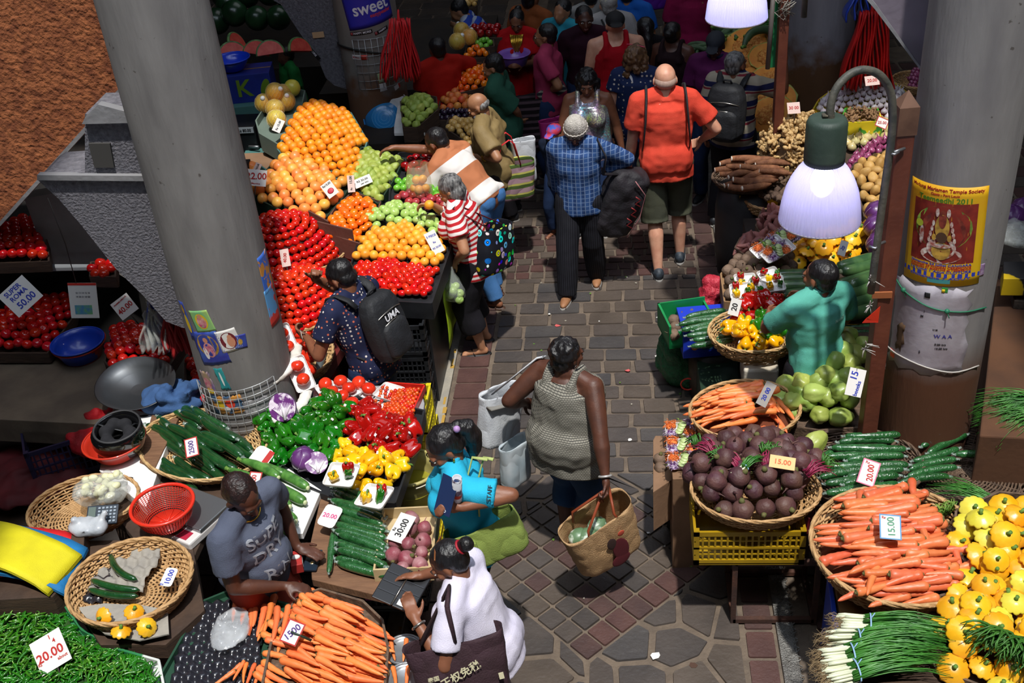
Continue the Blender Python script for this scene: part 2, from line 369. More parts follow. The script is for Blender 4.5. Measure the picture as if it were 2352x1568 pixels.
   cap(1.05); e.tube([hd(0,-.05,.03),hd(0,-.09,-.08),hd(0,-.10,-.2),hd(0,-.09,-.34)],[.085*q,.09*q,.085*q,.05*q],14,flat=.6)
  o=e.obj('hair',hm,root,mods=rem(.0075,.03 if 'curl' in hair else .009,curls,1))
  o.modifiers[0].voxel_size=.0075 if vox<.011 else .011
 if beard:
  e=G(); e.ell(hd(0,.05,-.075),(.055*q,.048*q,.035*q),12,8,HN); e.ell(hd(0,.065,-.10 if beard=='short' else -.15),(.035*q,.035*q,(.025 if beard=='short' else .085)*q),12,8,HN)
  e.obj('beard',hm if beard=='long' else HAIRW,root,mods=rem(.0075,.01,curls,1))
 if glasses:
  gm=mat('glasses_frame','2a1c16',.3,metal=.3); e=G()
  for sg in(-1,1):
   e.tube([hd(sg*.033+.024*math.cos(a)*1.0,.104,-.004+.018*math.sin(a)) for a in [i*PI/6 for i in range(13)]],.0018*q,6,False)
   e.tube([hd(sg*.057,.102,.0),hd(sg*.08,.04,.004),hd(sg*.083,-.01,-.002)],.0018*q,6)
  e.tube([hd(-.01,.106,0),hd(.01,.106,0)],.0018*q,6); e.obj('glasses',gm,root)
 # ---- clothes, each a closed garment a little wider than the body
 Mi=S.inverted()
 def garment(e,name,m,disp,frame=True,vx=None):
  vx=vx or (.010 if vox<.011 else .014)
  if frame: e.v=[tuple(Mi@V(v)) for v in e.v]
  o=e.obj(name,m,root,mods=rem(vx,disp,folds,2))
  if frame: o.matrix_basis=S
  return o
 t=.014*loose*k; lo=loose
 if pants:
  e=G(); e.ell(s(0,-.005,.955),(.165*gi*k+t*.5,.115*gi*k+t*.5,.105*k),16,10,R3)
  e.tube([s(0,0,.90),s(0,0,1.0),s(0,.005,1.05)],[.150*gi*k,.156*gi*k,.150*gi*k],18,flat=.75,up=R3@V((0,1,0)))
  for i in(0,1):
   e.ell(s((-1,1)[i]*.078,-.055*gi,.93),(.082*gi*k+t*.6,.070*gi*k+t*.6,.09*k+t*.6),12,8,R3)
   pts=[hip[i],hip[i].lerp(kn[i],.4),kn[i],kn[i].lerp(an[i],.4),an[i]+V((0,0,-.01))]; rr=[.09*gi,.082*gi,.062*ag*pleg,.062*ag*pleg,.052*pleg]
   # cut at height plen (fraction of leg from the ground)
   P2=[];R2=[]
   for j in range(len(pts)):
    if pts[j].z>=plen*k: P2.append(pts[j]); R2.append(rr[j]*k+t)
    else:
     u=(pts[j-1].z-plen*k)/max(pts[j-1].z-pts[j].z,1e-6); P2.append(pts[j-1].lerp(pts[j],u)); R2.append((rr[j-1]+(rr[j]-rr[j-1])*u)*k+t); break
   e.tube(P2,R2,16); e.ell(P2[0],R2[0],14,8)
  garment(e,'trousers' if plen<.2 else 'shorts',pants,.010,False)
 if dress:
  e=G(); e.tube([s(0,0,1.08),V((0,0,.9*k)),V((0,0,.55*k)),V((0,0,.18*k))],[.15*gi*k,.19*gi*k,.22*gi*k,.27*gi*k],20,flat=.8); garment(e,'skirt',dress,.03,False)
 if shirt:
  e=G(); hz=hem; hw=(.165*gi+.012*lo+.008)*k
  e.tube([s(0,0,hz),s(0,.0,hz+.05),s(0,0,1.08),s(0,0,1.22),s(0,0,1.34),s(0,0,1.40 if not tank else 1.36)],[hw,hw*1.0,(.148*gi+.016*lo)*k,(.165*gi**.7*(1.04 if sex=='m' else .96)+.014*lo)*k,(.160*gi**.5+.01*lo)*k,.10*k if not tank else .12*k],20,flat=.72 if sex=='m' else .76,up=R3@V((0,1,0)))
  e.ell(s(0,-.005,1.26),(.16*gi**.7*k*(1.06 if sex=='m' else .95)+t,.114*gi**.7*k+t,.15*k),16,10,R3)
  e.ell(s(0,-.03*gi,.96),(.165*gi*k+t,.115*gi*k+t,max(.96-hz+.01,.03)*k),14,8,R3)
  if hz<.93:
   for sg in(-1,1): e.ell(s(sg*.076,-.052*gi,.945),(.084*gi*k+t*1.5,.072*gi*k+t*1.5,max(.945-hz+.01,.05)*k),12,8,R3)
  if belly: e.ell(s(0,.06,1.06),(.135*gi*k+t,(.09+belly)*k+t,.13*k+t),14,10,R3)
  if bu:
   for sg in(-1,1): e.ell(s(sg*.075,.095*gi**.6,1.24),.062*k*bu**.5*gi**.5+t,12,8,R3)
  if not tank:
   e.ell(s(0,-.008,1.405),(.105*k,.078*k,.042*k),14,8,R3)
   for i in(0,1):
    sg=(-1,1)[i]
    e.cone(s(sg*.045,-.004,1.418),sh[i]+V((0,0,.005)),.055*k+t,.053*k*ag+t); e.cone(s(sg*.08,0,1.28),sh[i],.09*k+t,.055*k*ag+t)
    L=sleeve; a=sh[i];
    if L<=1: b=a.lerp(el[i],L); e.tube([a,b],[.053*k*ag+t,(.050*ag+.010*lo)*k+t],16);
    else:
     e.cone(a,el[i],.053*k*ag+t,.044*k*ag+t); e.tube([el[i],el[i].lerp(wr[i],L-1)],[.044*k*ag+t,.034*k*ag+t],14)
  else:
   for sg in(-1,1):
    e.tube([s(sg*.09,.115*gi**.5,1.28),s(sg*.09,.085,1.38),s(sg*.09,.03,1.455),s(sg*.09,-.035,1.455),s(sg*.09,-.085,1.39),s(sg*.09,-.11,1.28)],[.034*k,.028*k,.026*k,.026*k,.03*k,.034*k],10)
  garment(e,'shirt' if not tank else 'tank_top',shirt,shirtdisp)
 if collar:
  e=G(); e.tube([s(.075*math.cos(a),.055*math.sin(a)-.012+.02,1.445+.02*abs(math.sin(a/2-PI/4))) for a in [PI/2+.35+i*(2*PI-.7)/16 for i in range(17)]],.016*k,8); e.obj('collar',collar,root)
 if shoes:
  for i in(0,1):
   e=G(); t_=toe[i]; a0=an[i]; dz=V((0,0,1)); sd=t_.cross(dz)
   Mx=Matrix([sd,t_,dz]).transposed(); b0=a0-dz*.075*k
   if shoe=='shoe':
    e.ell(b0+t_*.055*k+dz*.035*k,(.045*k,.135*k,.036*k),14,8,Mx); e.ell(b0-t_*.03*k+dz*.055*k,(.042*k,.052*k,.05*k),12,8,Mx)
    o=e.obj('shoe',shoes,root,mods=rem(.009,0,None,2));
    e=G(); n=16; pl=[(b0+t_*(.055+.14*math.sin(2*PI*j/n))*k+sd*(.046*k*math.cos(2*PI*j/n))) for j in range(n)]; e.add([p+dz*.001 for p in pl]+[p+dz*.022*k for p in pl],[tuple(range(n-1,-1,-1)),tuple(range(n,2*n))]+[(j,(j+1)%n,(j+1)%n+n,j+n) for j in range(n)])
    e.obj('sole',mat('sole','8f8b86',.7) if i>=0 else None,o)
   else:
    n=16; pl=[(b0+t_*(.055+.135*math.sin(2*PI*j/n))*k+sd*(.045*k*math.cos(2*PI*j/n))) for j in range(n)]
    e.add([p+dz*.001 for p in pl]+[p+dz*.016*k for p in pl],[tuple(range(n-1,-1,-1)),tuple(range(n,2*n))]+[(j,(j+1)%n,(j+1)%n+n,j+n) for j in range(n)])
    for y in (.09,.02) if shoe=='sandal' else (.09,): e.tube([b0+sd*.044*k+t_*(y-.03)*k+dz*.012,b0+t_*y*k+dz*.062*k,b0-sd*.044*k+t_*(y-.03)*k+dz*.012],.007*k,6,flat=.5)
    e.obj('sandal',shoes,root)
 class Q: pass
 r=Q(); r.root=root; r.S=Matrix.Translation(fx)@Matrix.Rotation(math.radians(face)-PI/2,4,'Z')@S; r.H=Matrix.Translation(fx)@Matrix.Rotation(math.radians(face)-PI/2,4,'Z')@H
 Wm=Matrix.Translation(fx)@Matrix.Rotation(math.radians(face)-PI/2,4,'Z'); r.wr=[Wm@w for w in wr]; r.el=[Wm@w for w in el]; r.sh=[Wm@w for w in sh]; r.k=k; r.W=Wm; r.hd=lambda x,y,z: Wm@hd(x,y,z); r.s=lambda x,y,z: Wm@s(x,y,z); r.HN=(Wm.to_3x3()@HN); r.R3=Wm.to_3x3()@R3; r.q=q; r.hdl=hd; r.HNl=HN
 PEOPLE.append(r); return r
def caphat(pr,m,brim=True,name='cap',turn=0):
 e=G(); hd=pr.hdl; q=pr.q; HN=pr.HNl
 e.ell(hd(0,-.018,.055),(.086*q,.102*q,.072*q),18,12,HN)
 if brim:
  sg=-1 if turn else 1
  e.ell(hd(0,sg*.115-.015,.045),(.062*q,.060*q,.007*q),14,6,HN@Matrix.Rotation(-sg*.2,3,'X'))
 return e.obj(name,m,pr.root,mods=rem(.008,0,None,1))
def armring(pr,i,m,name,r=.031,w=.006,f=.93):
 p=pr.W.inverted()@pr.el[i].lerp(pr.wr[i],f); d=pr.W.inverted().to_3x3()@(pr.wr[i]-pr.el[i]).normalized(); M=frameM(d)
 e=G(); e.tube([p+M@Vector((r*pr.k*math.cos(a),r*pr.k*math.sin(a),0)) for a in [j*PI/8 for j in range(17)]],w,8,False); return e.obj(name,m,pr.root)
def backpack(pr,label,m,m2,w=.30,h=.44,d=.16,name='backpack',z=1.19,straps=True,yoff=0,group=None):
 """bag worn on the back: built in the wearer's spine frame"""
 k=pr.k; t=empty(name,pr.s(0,-.2,.95),label,'backpack',group); t.rotation_euler=pr.S.to_euler(); bpy.context.view_layer.update(); Ti=(Matrix.Translation(t.location)@pr.S.to_3x3().to_4x4()).inverted();
 def L(x,y,zz): return Ti@pr.s(x,y,zz)
 R=Matrix.Identity(3); Y=-.135-d/2-yoff
 e=G(); e.ell(L(0,Y,z),(w/2*k,d/2*k,h/2*k),16,12,R,lambda v,t_,a:(abs(v.x)**4+abs(v.y)**4+abs(v.z)**4)**-.25); e.obj('main_bag',m,t,mods=rem(.010,.012,folds,3))
 e=G(); e.ell(L(0,Y-d*.42,z-h*.16),(w*.38*k,d*.26*k,h*.27*k),14,10,R,lambda v,t_,a:(abs(v.x)**4+abs(v.y)**4+abs(v.z)**4)**-.25); e.obj('front_pocket',m,t,mods=rem(.010,.01,folds,3))
 e=G()
 for s_,zz in ((.40,z+h*.20),(.32,z+h*.05)):
  e.tube([L(x*w*s_,Y-d*.50-.012*math.cos(x*1.5)+.02*x*x,zz+.03*(1-x*x)) for x in [i/6-1 for i in range(13)]],.0035,6)
 e.obj('zip',m2,t)
 e=G(); e.tube([L(-.035,Y+.02,z+h*.49),L(-.03,Y-.005,z+h*.56),L(.03,Y-.005,z+h*.56),L(.035,Y+.02,z+h*.49)],.009,8); e.obj('grab_handle',m,t)
 if straps:
  for sg in(-1,1):
   e=G(); e.tube([L(sg*.09,-.135-yoff*.5,z+h*.38),L(sg*.105,-.10,1.425),L(sg*.115,-.03,1.462),L(sg*.12,.05,1.445),L(sg*.125,.112,1.36),L(sg*.135,.125,1.24),L(sg*.16,.06,1.10),L(sg*.15,-.10,z-h*.36)],[.028*k,.030*k,.030*k,.030*k,.028*k,.022*k,.012*k,.012*k],8,flat=.32,up=pr.S.to_3x3().inverted()@Vector((0,0,1)) if False else None)
   e.obj('strap',m,t)
 return t,L
# produce
class Proto:
 def __init__(s,o): s.o=o; s.used=False
 def at(s,loc,rot=(0,0,0),scale=1.,label=None,group=None,cat=None):
  if not s.used:
   s.used=True; o=s.o; o.location=loc; o.rotation_euler=rot; o.scale=(scale,)*3
  else: o=dup(s.o,loc,rot,scale)
  if label: o['label']=label
  if group: o['group']=group
  if cat: o['category']=cat
  return o
def sub(name,fruit): return name
def rr(): return (U(0,6.28),U(0,6.28),U(0,6.28))
ORM=mat('orange_peel','f28a12',.42,'f79a22',6,.25,260,var=.10,hue=.008,coat=.15)
ORM2=mat('pale_orange_peel','f7a020',.42,'f9b23c',6,.25,260,var=.08,hue=.01,coat=.15)
GFM=mat('grapefruit_peel','f0913f',.4,'f5b04e',5,.2,230,var=.09,hue=.018,coat=.2)
MDM=mat('tangerine_peel','f0680f',.25,'f57c16',6,.15,200,var=.08,hue=.012,coat=.4)
TOM=mat('tomato_skin','c81a10',.16,'d42212',4,0,0,var=.10,hue=.004,coat=.5)
TOMD=mat('ripe_tomato_skin','c41010',.18,'d02012',4,0,0,var=.12,hue=.004,coat=.5)
GAP=mat('green_apple_skin','a3c862',.3,'bcd77e',7,0,0,var=.07,coat=.3)
LIM=mat('bright_green_skin','5fae2e',.3,'86c846',7,0,0,var=.1,coat=.3)
RAP=mat('red_apple_skin','8e1420',.28,'b8474a',9,0,0,var=.15,hue=.01,coat=.3)
RAP2=mat('deep_red_apple_skin','a30c14',.22,'7a0810',9,0,0,var=.1,coat=.4)
GUA=mat('guava_skin','8a9d3a',.5,'a9b95a',14,.2,60,var=.12,hue=.015)
STEM=mat('stem_green','4c7a2c',.7,'6f8f3c',40); STEMB=mat('stem_brown','4d3a22',.8)
POM=mat('pomelo_skin','dc9a38',.4,'c9b544',3,.3,160,var=.06,coat=.3); NETM=mat('fruit_net','e6cf9a',.7)
PGR=mat('green_pepper_skin','155a0c',.14,'227414',6,0,0,var=.14,hue=.01,coat=.6)
PRD=mat('red_pepper_skin','9c0c0a',.13,'ae140d',6,0,0,var=.12,coat=.6)
PYL=mat('yellow_pepper_skin','e8aa06',.16,'f7c41a',6,0,0,var=.06,hue=.012,coat=.6)
PATM=mat('patty_pan_skin','e8a212',.35,'ecb82a',8,.1,50,var=.06,hue=.012,coat=.25)
CUM=mat('cucumber_skin','17401c',.3,'24552a',26,.3,70,var=.18,coat=.3,stretch=(1,1,.25))
CUW=mat('wrapped_cucumber','1c4a22',.16,'2f6336',30,.55,90,var=.18,coat=1.,stretch=(1,1,.5))
FILM=mat('cling_film','8fa096',.25,coat=.8,alpha=.6)
ZUM=mat('courgette_skin','37682a',.35,'5c8f40',30,.1,60,var=.12,coat=.3,stretch=(1,1,.08)); ZUT=mat('courgette_tip','c4cc9c',.5)
CAM=mat('carrot_skin','e8743a',.45,'ef8a4c',22,.35,70,var=.09,hue=.008,stretch=(.15,.15,1)); CAC=mat('carrot_crown','6b5a35',.8,'4a5a28',60)
CAMD=mat('deep_carrot_skin','cf6238',.42,'dd7a4c',22,.35,70,var=.09,hue=.008,stretch=(.15,.15,1))
BEM=mat('beet_skin','43202b',.6,'5c3f37',9,.4,60,var=.22,hue=.012); BEM2=mat('pink_beet_skin','8a3a48',.5,'a4787a',8,.3,60,var=.15); BED=mat('earthy_beet_skin','5a4638',.75,'7a6452',10,.5,60,var=.2)
CHM=mat('chayote_skin','86983f',.42,'a4b45c',9,.25,40,var=.12,hue=.02,coat=.15)
GIM=mat('ginger_skin','a5814f',.6,'c9a974',18,.4,70,var=.16); GID=mat('dark_ginger_skin','6e5136',.7,'8d6b47',18,.4,70,var=.16)
GAR=mat('garlic_skin','d9d2d0',.5,'b9aab4',12,.3,50,var=.08); ONM=mat('red_onion_skin','7d2a52',.25,'a85a80',10,0,0,var=.15,coat=.4,stretch=(3,3,.3)); ONW=mat('white_onion_skin','c9c184',.3,'d8c08a',8,0,0,var=.12,coat=.4)
POTM=mat('potato_skin','b48a48',.6,'c79e5c',10,.3,50,var=.12); CASM=mat('cassava_bark','6b3f26',.8,'8a5a3a',25,.6,60,var=.15,stretch=(1,1,.3)); CASE=mat('cassava_flesh','e8e0d0',.6)
SPM=mat('sweet_potato_skin','8a5350',.6,'a36c62',14,.4,50,var=.18); TAM=mat('taro_skin','4a382e',.85,'6a5444',20,.7,50,var=.15)
WMM=mat('watermelon_rind','16331c',.3,'24492a',6,0,0,var=.2,coat=.3); PMR=mat('pumpkin_rind','c7b02a',.4,'7d8f2c',6); PMF=mat('pumpkin_flesh','e88a1c',.6,'f0a030',10,.3,30); PMC=mat('pumpkin_seed_pulp','c9691a',.7,'e8a850',60,1.,60)
CAB=mat('purple_cabbage_leaf','4a1f58',.4,'6d3a7c',5,.3,18,coat=.3); CABC=mat('cut_purple_cabbage','6a2f78',.5,'e3d6e4',16,.4,40,detail=6,mixpos=(.5,.56)); PLM=mat('plum_skin','1e1428',.25,'33203a',8,0,0,var=.2,coat=.4)
PEA=mat('peach_skin','c8502a',.5,'e09040',6,0,0,var=.12,hue=.015); KIW=mat('onion_gold_skin','c79a4c',.35,'dcb870',9,0,0,var=.12,coat=.3); CHL=mat('chili_skin','28600f',.25,'3a7a1a',8,0,0,var=.2,hue=.015,coat=.4); CHY=mat('chili_stem','7fae4c',.6)
WHT=mat('white_foam','e9e8e6',.6,'dcdad8',12,.1,80); STK=mat('sticker','e8e8ea',.5); INK=mat('ink_black','15151a',.7); INKR=mat('ink_red','b0201c',.7); INKB=mat('ink_blue','2438a8',.7); INKP=mat('ink_pink','c83a7c',.7)
def round_fruit(name,m,d,oz=.96,dim=.06,lob=0,la=.0,seg=18,rings=11,el=1.):
 g=G(); r=d/2
 def fn(v,t,a):
  q=1-dim*math.exp(-((PI-t)/.28)**2)*1.6-dim*math.exp(-(t/.22)**2)
  if lob: q*=1+la*math.cos(lob*a)*math.sin(t)
  return q
 g.ell((0,0,0),(r,r,r*oz*el),seg,rings,None,fn); return g.obj(name,m)
def single(name,m,d,**k):
 o=round_fruit(name,m,d,**k); return Proto(o)
def pepper(m,d=.088,h=.095,name='bell_pepper',sticker=True,seed=0):
 R=random.Random(seed); g=G(); n=R.choice((3,4,4)); ph=R.random()*6
 def fn(r,z,a,u):
  lb=1+.13*math.cos(n*a+ph)*(.5+.5*math.sin(PI*u))+.04*math.sin(2*a+ph)
  dz=.012*math.cos(n*a+ph)*(1 if u>.5 else -1)*abs(u-.5)*2
  return r*lb,z+dz
 pr=[(.004,-h*.34),(d*.16,-h*.40),(d*.30,-h*.42),(d*.39,-h*.34),(d*.44,-h*.15),(d*.48,h*.08),(d*.48,h*.24),(d*.42,h*.38),(d*.30,h*.43),(d*.16,h*.39),(.006,h*.30)]
 g.lathe(pr,28,fn=fn); o=g.obj(name,m)
 g=G(); g.tube([(0,0,h*.28),(.002,0,h*.42),(.006,.003,h*.52),(.016,.006,h*.60)],[.013,.006,.0055,.007],8); st=g.obj('stem',STEM,o); ch=[st]
 if sticker and R.random()<.7:
  a=R.random()*6; g=G(); c=Vector((math.cos(a),math.sin(a),.1))*d*.5; g.box(c,(.012,.016,.0015),M=frameM((math.cos(a),math.sin(a),.05))); ch.append(g.obj('sticker',STK,o,False))
 return Proto(kids(o,*ch))
def patty(m=PATM,d=.11,h=.055,lob=11,name='patty_pan_squash'):
 g=G()
 def fn(r,z,a,u):
  e=math.exp(-((u-.42)/.22)**2); return r*(1+.13*e*(abs(math.cos(lob*a/2))-.4)),z-.004*e*math.cos(lob*a)
 g.lathe([(.004,-h*.45),(d*.2,-h*.42),(d*.36,-h*.28),(d*.46,-h*.1),(d*.5,.0),(d*.47,h*.10),(d*.38,h*.22),(d*.26,h*.40),(d*.13,h*.50),(.005,h*.48)],44,fn=fn); o=g.obj(name,m)
 g=G(); g.tube([(0,0,h*.44),(.001,0,h*.6),(.004,.001,h*.85)],[.013,.008,.010],8); return Proto(kids(o,g.obj('stem',STEM,o)))
def longveg(name,m,L,r,bend=.1,prof=None,seg=14,n=16,rib=0,seed=0,ends=None,wob=0.):
 """long vegetable lying along x"""
 R=random.Random(seed); g=G(); pts=[];rs=[]
 for i in range(n+1):
  u=i/n; x=(u-.5)*L; pts.append((x,bend*L*(1-(2*u-1)**2)-bend*L*.5,wob*L*math.sin(5*u+seed))); rs.append(r*prof(u))
 g.tube(pts,rs,seg); o=g.obj(name,m); o.data.update(); return o,pts
cucp=lambda u:(max(1-(2*u-1)**8,0))**.5*(.86+.14*math.sin(PI*u))*(1-.12*(u<.12))+.02
def cucumber(m=CUW,L=.33,r=.0245,bend=.05,seed=0,film=True,name='cucumber'):
 o,p=longveg(name,m,L,r,bend,cucp,seed=seed); ch=[]
 if film:
  g=G(); R=random.Random(seed)
  for sg,q in((0,p[0]),(1,p[-1])):
   x=Vector(q); d=-1 if sg==0 else 1
   g.tube([x-Vector((d*.010,0,0)),x+Vector((d*.003,0,0)),x+Vector((d*.012,R.uniform(-.008,.008),R.uniform(-.004,.006)))],[r*.55,r*.3,r*.42],7,flat=.7)
  ch.append(g.obj('film_end',FILM,o))
 return Proto(kids(o,*ch))
def courgette(L=.34,r=.03,bend=.05,seed=0,m=None,name='courgette'):
 pr=lambda u:(.55+.45*min(u*3,1))*(max(1-max(2*u-1,0)**7,0))**.5*(1 if u>.02 else .9)+.015
 o,p=longveg(name,m or ZUM,L,r,bend,pr,seed=seed); g=G(); q=Vector(p[0]); g.tube([q+Vector((.01,0,0)),q+Vector((-.012,-.002,0)),q+Vector((-.03,-.006,.004))],[r*.6,r*.38,r*.5],6); a=g.obj('stem',STEM,o)
 g=G(); q=Vector(p[-1]); g.ell(q-Vector((.006,0,0)),(.010,r*.45,r*.45),10,6); b=g.obj('blossom_end',ZUT,o); return Proto(kids(o,a,b))
def carrot(m=CAM,L=.19,r=.017,bend=.04,seed=0,name='carrot'):
 R=random.Random(seed*7+1); w=[R.uniform(.93,1.07) for _ in range(20)]
 pr=lambda u:(1.02-.62*u**1.3)*w[int(u*18)]*(1 if u<.9 else max((1-u)/.1,.10)**.6)*(1 if u>.03 else .75)
 o,p=longveg(name,m,L,r,bend,pr,12,18,seed=seed,wob=.01); g=G(); q=Vector(p[0]); g.ell(q+Vector((.002,0,0)),(.007,r*.74,r*.74),10,6); g.tube([q,q+Vector((-.010,0,.001))],[r*.42,r*.3],6); return Proto(kids(o,g.obj('crown',CAC,o)))
def lumpy(name,m,r,amp=.12,seed=0,seg=14,rings=9,child=None,f=2.):
 R=random.Random(seed); ph=[R.uniform(0,6) for _ in range(6)]
 g=G(); g.ell((0,0,0),r,seg,rings,None,lambda v,t,a:1+amp*(math.sin(f*2*v.x+ph[0])*math.cos(f*1.7*v.y+ph[1])+.6*math.sin(f*3*v.z+ph[2]+2*v.x))); return g.obj(name,m)
def beet(m=BEM,d=.10,seed=0,name='beetroot'):
 o=lumpy(name,m,(d/2,d/2,d*.46),.06,seed); g=G(); g.tube([(0,0,d*.40),(0,0,d*.50),(.004,0,d*.58)],[d*.16,d*.12,d*.09],8); a=g.obj('crown',CAC,o)
 g=G(); g.tube([(0,0,-d*.40),(.003,0,-d*.56),(.012,.004,-d*.8)],[d*.10,d*.035,.0015],6); b=g.obj('root_tail',m,o); return Proto(kids(o,a,b))
def chayote(d=.10,L=.135,seed=0):
 R=random.Random(seed); g=G(); ph=R.random()*6
 def fn(r,z,a,u): return r*(1+.20*abs(math.cos(2.5*a+ph))**.6-.14+.02*math.sin(9*a+6*u)),z
 g.lathe([(.008,-L*.38),(d*.20,-L*.43),(d*.36,-L*.36),(d*.47,-L*.16),(d*.48,.0),(d*.40,L*.2),(d*.29,L*.36),(d*.19,L*.46),(.006,L*.50)],24,fn=fn); return Proto(g.obj('chayote',CHM))
def bulb(name,m,d,tip=.25,lob=0,root=True):
 g=G(); r=d/2
 fn=(lambda q,z,a,u:(q*(1+.07*abs(math.cos(lob*a/2))),z)) if lob else None
 g.lathe([(r*.1,-r*.78),(r*.5,-r*.76),(r*.9,-r*.4),(r,0),(r*.9,r*.4),(r*.55,r*.78),(r*.22,r*(.9+tip*.4)),(r*.13,r*(1+tip)),(r*.10,r*(1.1+tip*2))],18,fn=fn); return Proto(g.obj(name,m))
def gingerp(m,s=1.,seed=0,name='ginger_root'):
 R=random.Random(seed); g=G(); p=Vector((-.03,0,0))*s
 for i in range(4):
  g.ell(p,(.018*s*R.uniform(.8,1.2),.014*s,.013*s),8,6)
  if R.random()<.8:
   a=R.choice((-1,1))*R.uniform(.8,1.6); q=p+Vector((math.cos(a),math.sin(a),R.uniform(-.4,.6)))*.024*s; g.cone(p,q,.011*s,.009*s,7)
  p=p+Vector((.021,R.uniform(-.01,.01),R.uniform(-.006,.006)))*s
 return Proto(g.obj(name,m))
def cassava(L=.26,r=.026,seed=0,name='cassava_root'):
 R=random.Random(seed); pr=lambda u:(.8+.25*math.sin(PI*u))*(1 if u<.8 else 1-(u-.8)*3.2)
 o,p=longveg(name,CASM,L,r,R.uniform(-.06,.1),pr,12,14,seed=seed); g=G(); q=Vector(p[0]); g.tube([q+Vector((.002,0,0)),q-Vector((.003,0,0))],[r*.80,r*.74],12); return Proto(kids(o,g.obj('cut_end',CASE,o)))
def chilip(seed=0,L=.075):
 R=random.Random(seed); pr=lambda u:(1-.75*u**1.5)*(1 if u>.04 else .7)
 o,p=longveg('green_chili',CHL,L,.0070,R.uniform(-.18,.18),pr,6,8,seed=seed,wob=.03); g=G(); q=Vector(p[0]); g.tube([q,q-Vector((.016,R.uniform(-.006,.006),0))],[.0035,.0016],5); return Proto(kids(o,g.obj('stem',CHY,o)))
def pomelo(seed=0,net=True):
 g=G(); g.ell((0,0,0),(.078,.078,.082),24,16,None,lambda v,t,a:1+.0-.05*math.exp(-((PI-t)/.3)**2)); o=g.obj('pomelo',POM); ch=[]
 if net:
  g=G()
  for k in range(16):
   for sg in(-1,1):
    g.tube([Vector((math.sin(t)*math.cos(a),math.sin(t)*math.sin(a),-math.cos(t)))*.0825 for t,a in [(.15+i*2.8/12,2*PI*k/16+sg*i*.12) for i in range(13)]],.0007,3,False)
  ch.append(g.obj('net',NETM,o)); g=G(); g.ell((.055,.01,.055),.022,10,6,None); ch.append(g.obj('label_sticker',STK,o))
 return Proto(kids(o,*ch))
# ---- planes, polygons, heaps
class Pln:
 def __init__(s,x0,y0,z0,a=0,b=0): s.q=(x0,y0,z0,a,b)
 def z(s,x,y): x0,y0,z0,a,b=s.q; return z0+a*(x-x0)+b*(y-y0)
 def px(s,px,py):
  d=RM@np.array([px-1176,-(py-784),-F]); x0,y0,z0,a,b=s.q
  t=(z0-a*x0-b*y0-CH)/(d[2]-a*d[0]-b*d[1]); return Vector((d[0]*t,d[1]*t,CH+d[2]*t))
 def n(s): return Vector((-s.q[3],-s.q[4],1)).normalized()
def inside(x,y,poly):
 c=False; n=len(poly)
 for i in range(n):
  a=poly[i]; b=poly[i-1]
  if (a[1]>y)!=(b[1]>y) and x<(b[0]-a[0])*(y-a[1])/(b[1]-a[1])+a[0]: c=not c
 return c
def edist(x,y,poly):
 m=9
 for i in range(len(poly)):
  a=Vector(poly[i-1][:2]); b=Vector(poly[i][:2]); p=Vector((x,y)); ab=b-a; t=max(0,min(1,(p-a).dot(ab)/max(ab.length_squared,1e-9))); m=min(m,(p-a-ab*t).length)
 return m
CNT={}
def heap(protos,poly,pl,d,label,cat,group,bulge=0.,bw=.25,jit=.08,lift=.5,ang=0.,upright=False,sc=(.92,1.06),sp=.95,limit=300,zj=.10,cond=None):
 """one layer of a heap laid hexagonally over polygon poly (photo points on plane pl)"""
 W=[pl.px(*p) for p in poly]; xs=[p.x for p in W]; ys=[p.y for p in W]; cx,cy=sum(xs)/len(xs),sum(ys)/len(ys); R=max(max(xs)-min(xs),max(ys)-min(ys)); n=int(R/(d*sp))+2; k=0; ca,sa=math.cos(ang),math.sin(ang)
 for j in range(-n,n+1):
  for i in range(-n,n+1):
   u=(i+.5*(j%2))*d*sp; v=j*d*sp*.87; x=cx+u*ca-v*sa+U(-jit,jit)*d; y=cy+u*sa+v*ca+U(-jit,jit)*d
   if not inside(x,y,W) or (cond and not cond(x,y)): continue
   e=edist(x,y,W); z=pl.z(x,y)+d*lift+bulge*min(e/bw,1)**.7+U(-zj,zj)*d
   if k>=limit: continue
   k+=1; pr=random.choice(protos)
   pr.at((x,y,z),(U(-.5,.5),U(-.5,.5),U(0,6.28)) if upright else rr(),U(*sc),label,group,cat)
 CNT[group]=k; return W
def dome(protos,c,R,h,d,label,cat,group,sp=.93,upright=False,ry=1.,a0=0,a1=6.2832,limit=300,rot=0,sc=(.94,1.05)):
 nl=max(int(math.hypot(R,h)*1.12/(d*sp)),2); k=0
 for j in range(nl+1):
  u=j/nl; th=u*PI/2; r=R*math.cos(th); z=h*math.sin(th); m=max(int(2*PI*r/(d*sp)),1)
  for i in range(m):
   a=2*PI*(i+.5*(j%2))/m+.3*j
   if not(a0<=a%(2*PI)<=a1): continue
   x,y=r*math.cos(a),r*ry*math.sin(a)
   if k>=limit: break
   nx,ny,nz=math.cos(a)*math.cos(th),math.sin(a)*math.cos(th),math.sin(th); vv=Vector((-c[0],-c[1],CH-c[2])).normalized()
   if nx*vv.x+ny*vv.y+nz*vv.z<-.05: continue
   k+=1; random.choice(protos).at((c[0]+x+U(-.06,.06)*d,c[1]+y+U(-.06,.06)*d,c[2]+z+d*.45),(U(-.4,.4),U(-.4,.4),U(0,6)) if upright else rr(),U(*sc),label,group,cat)
 CNT[group]=k
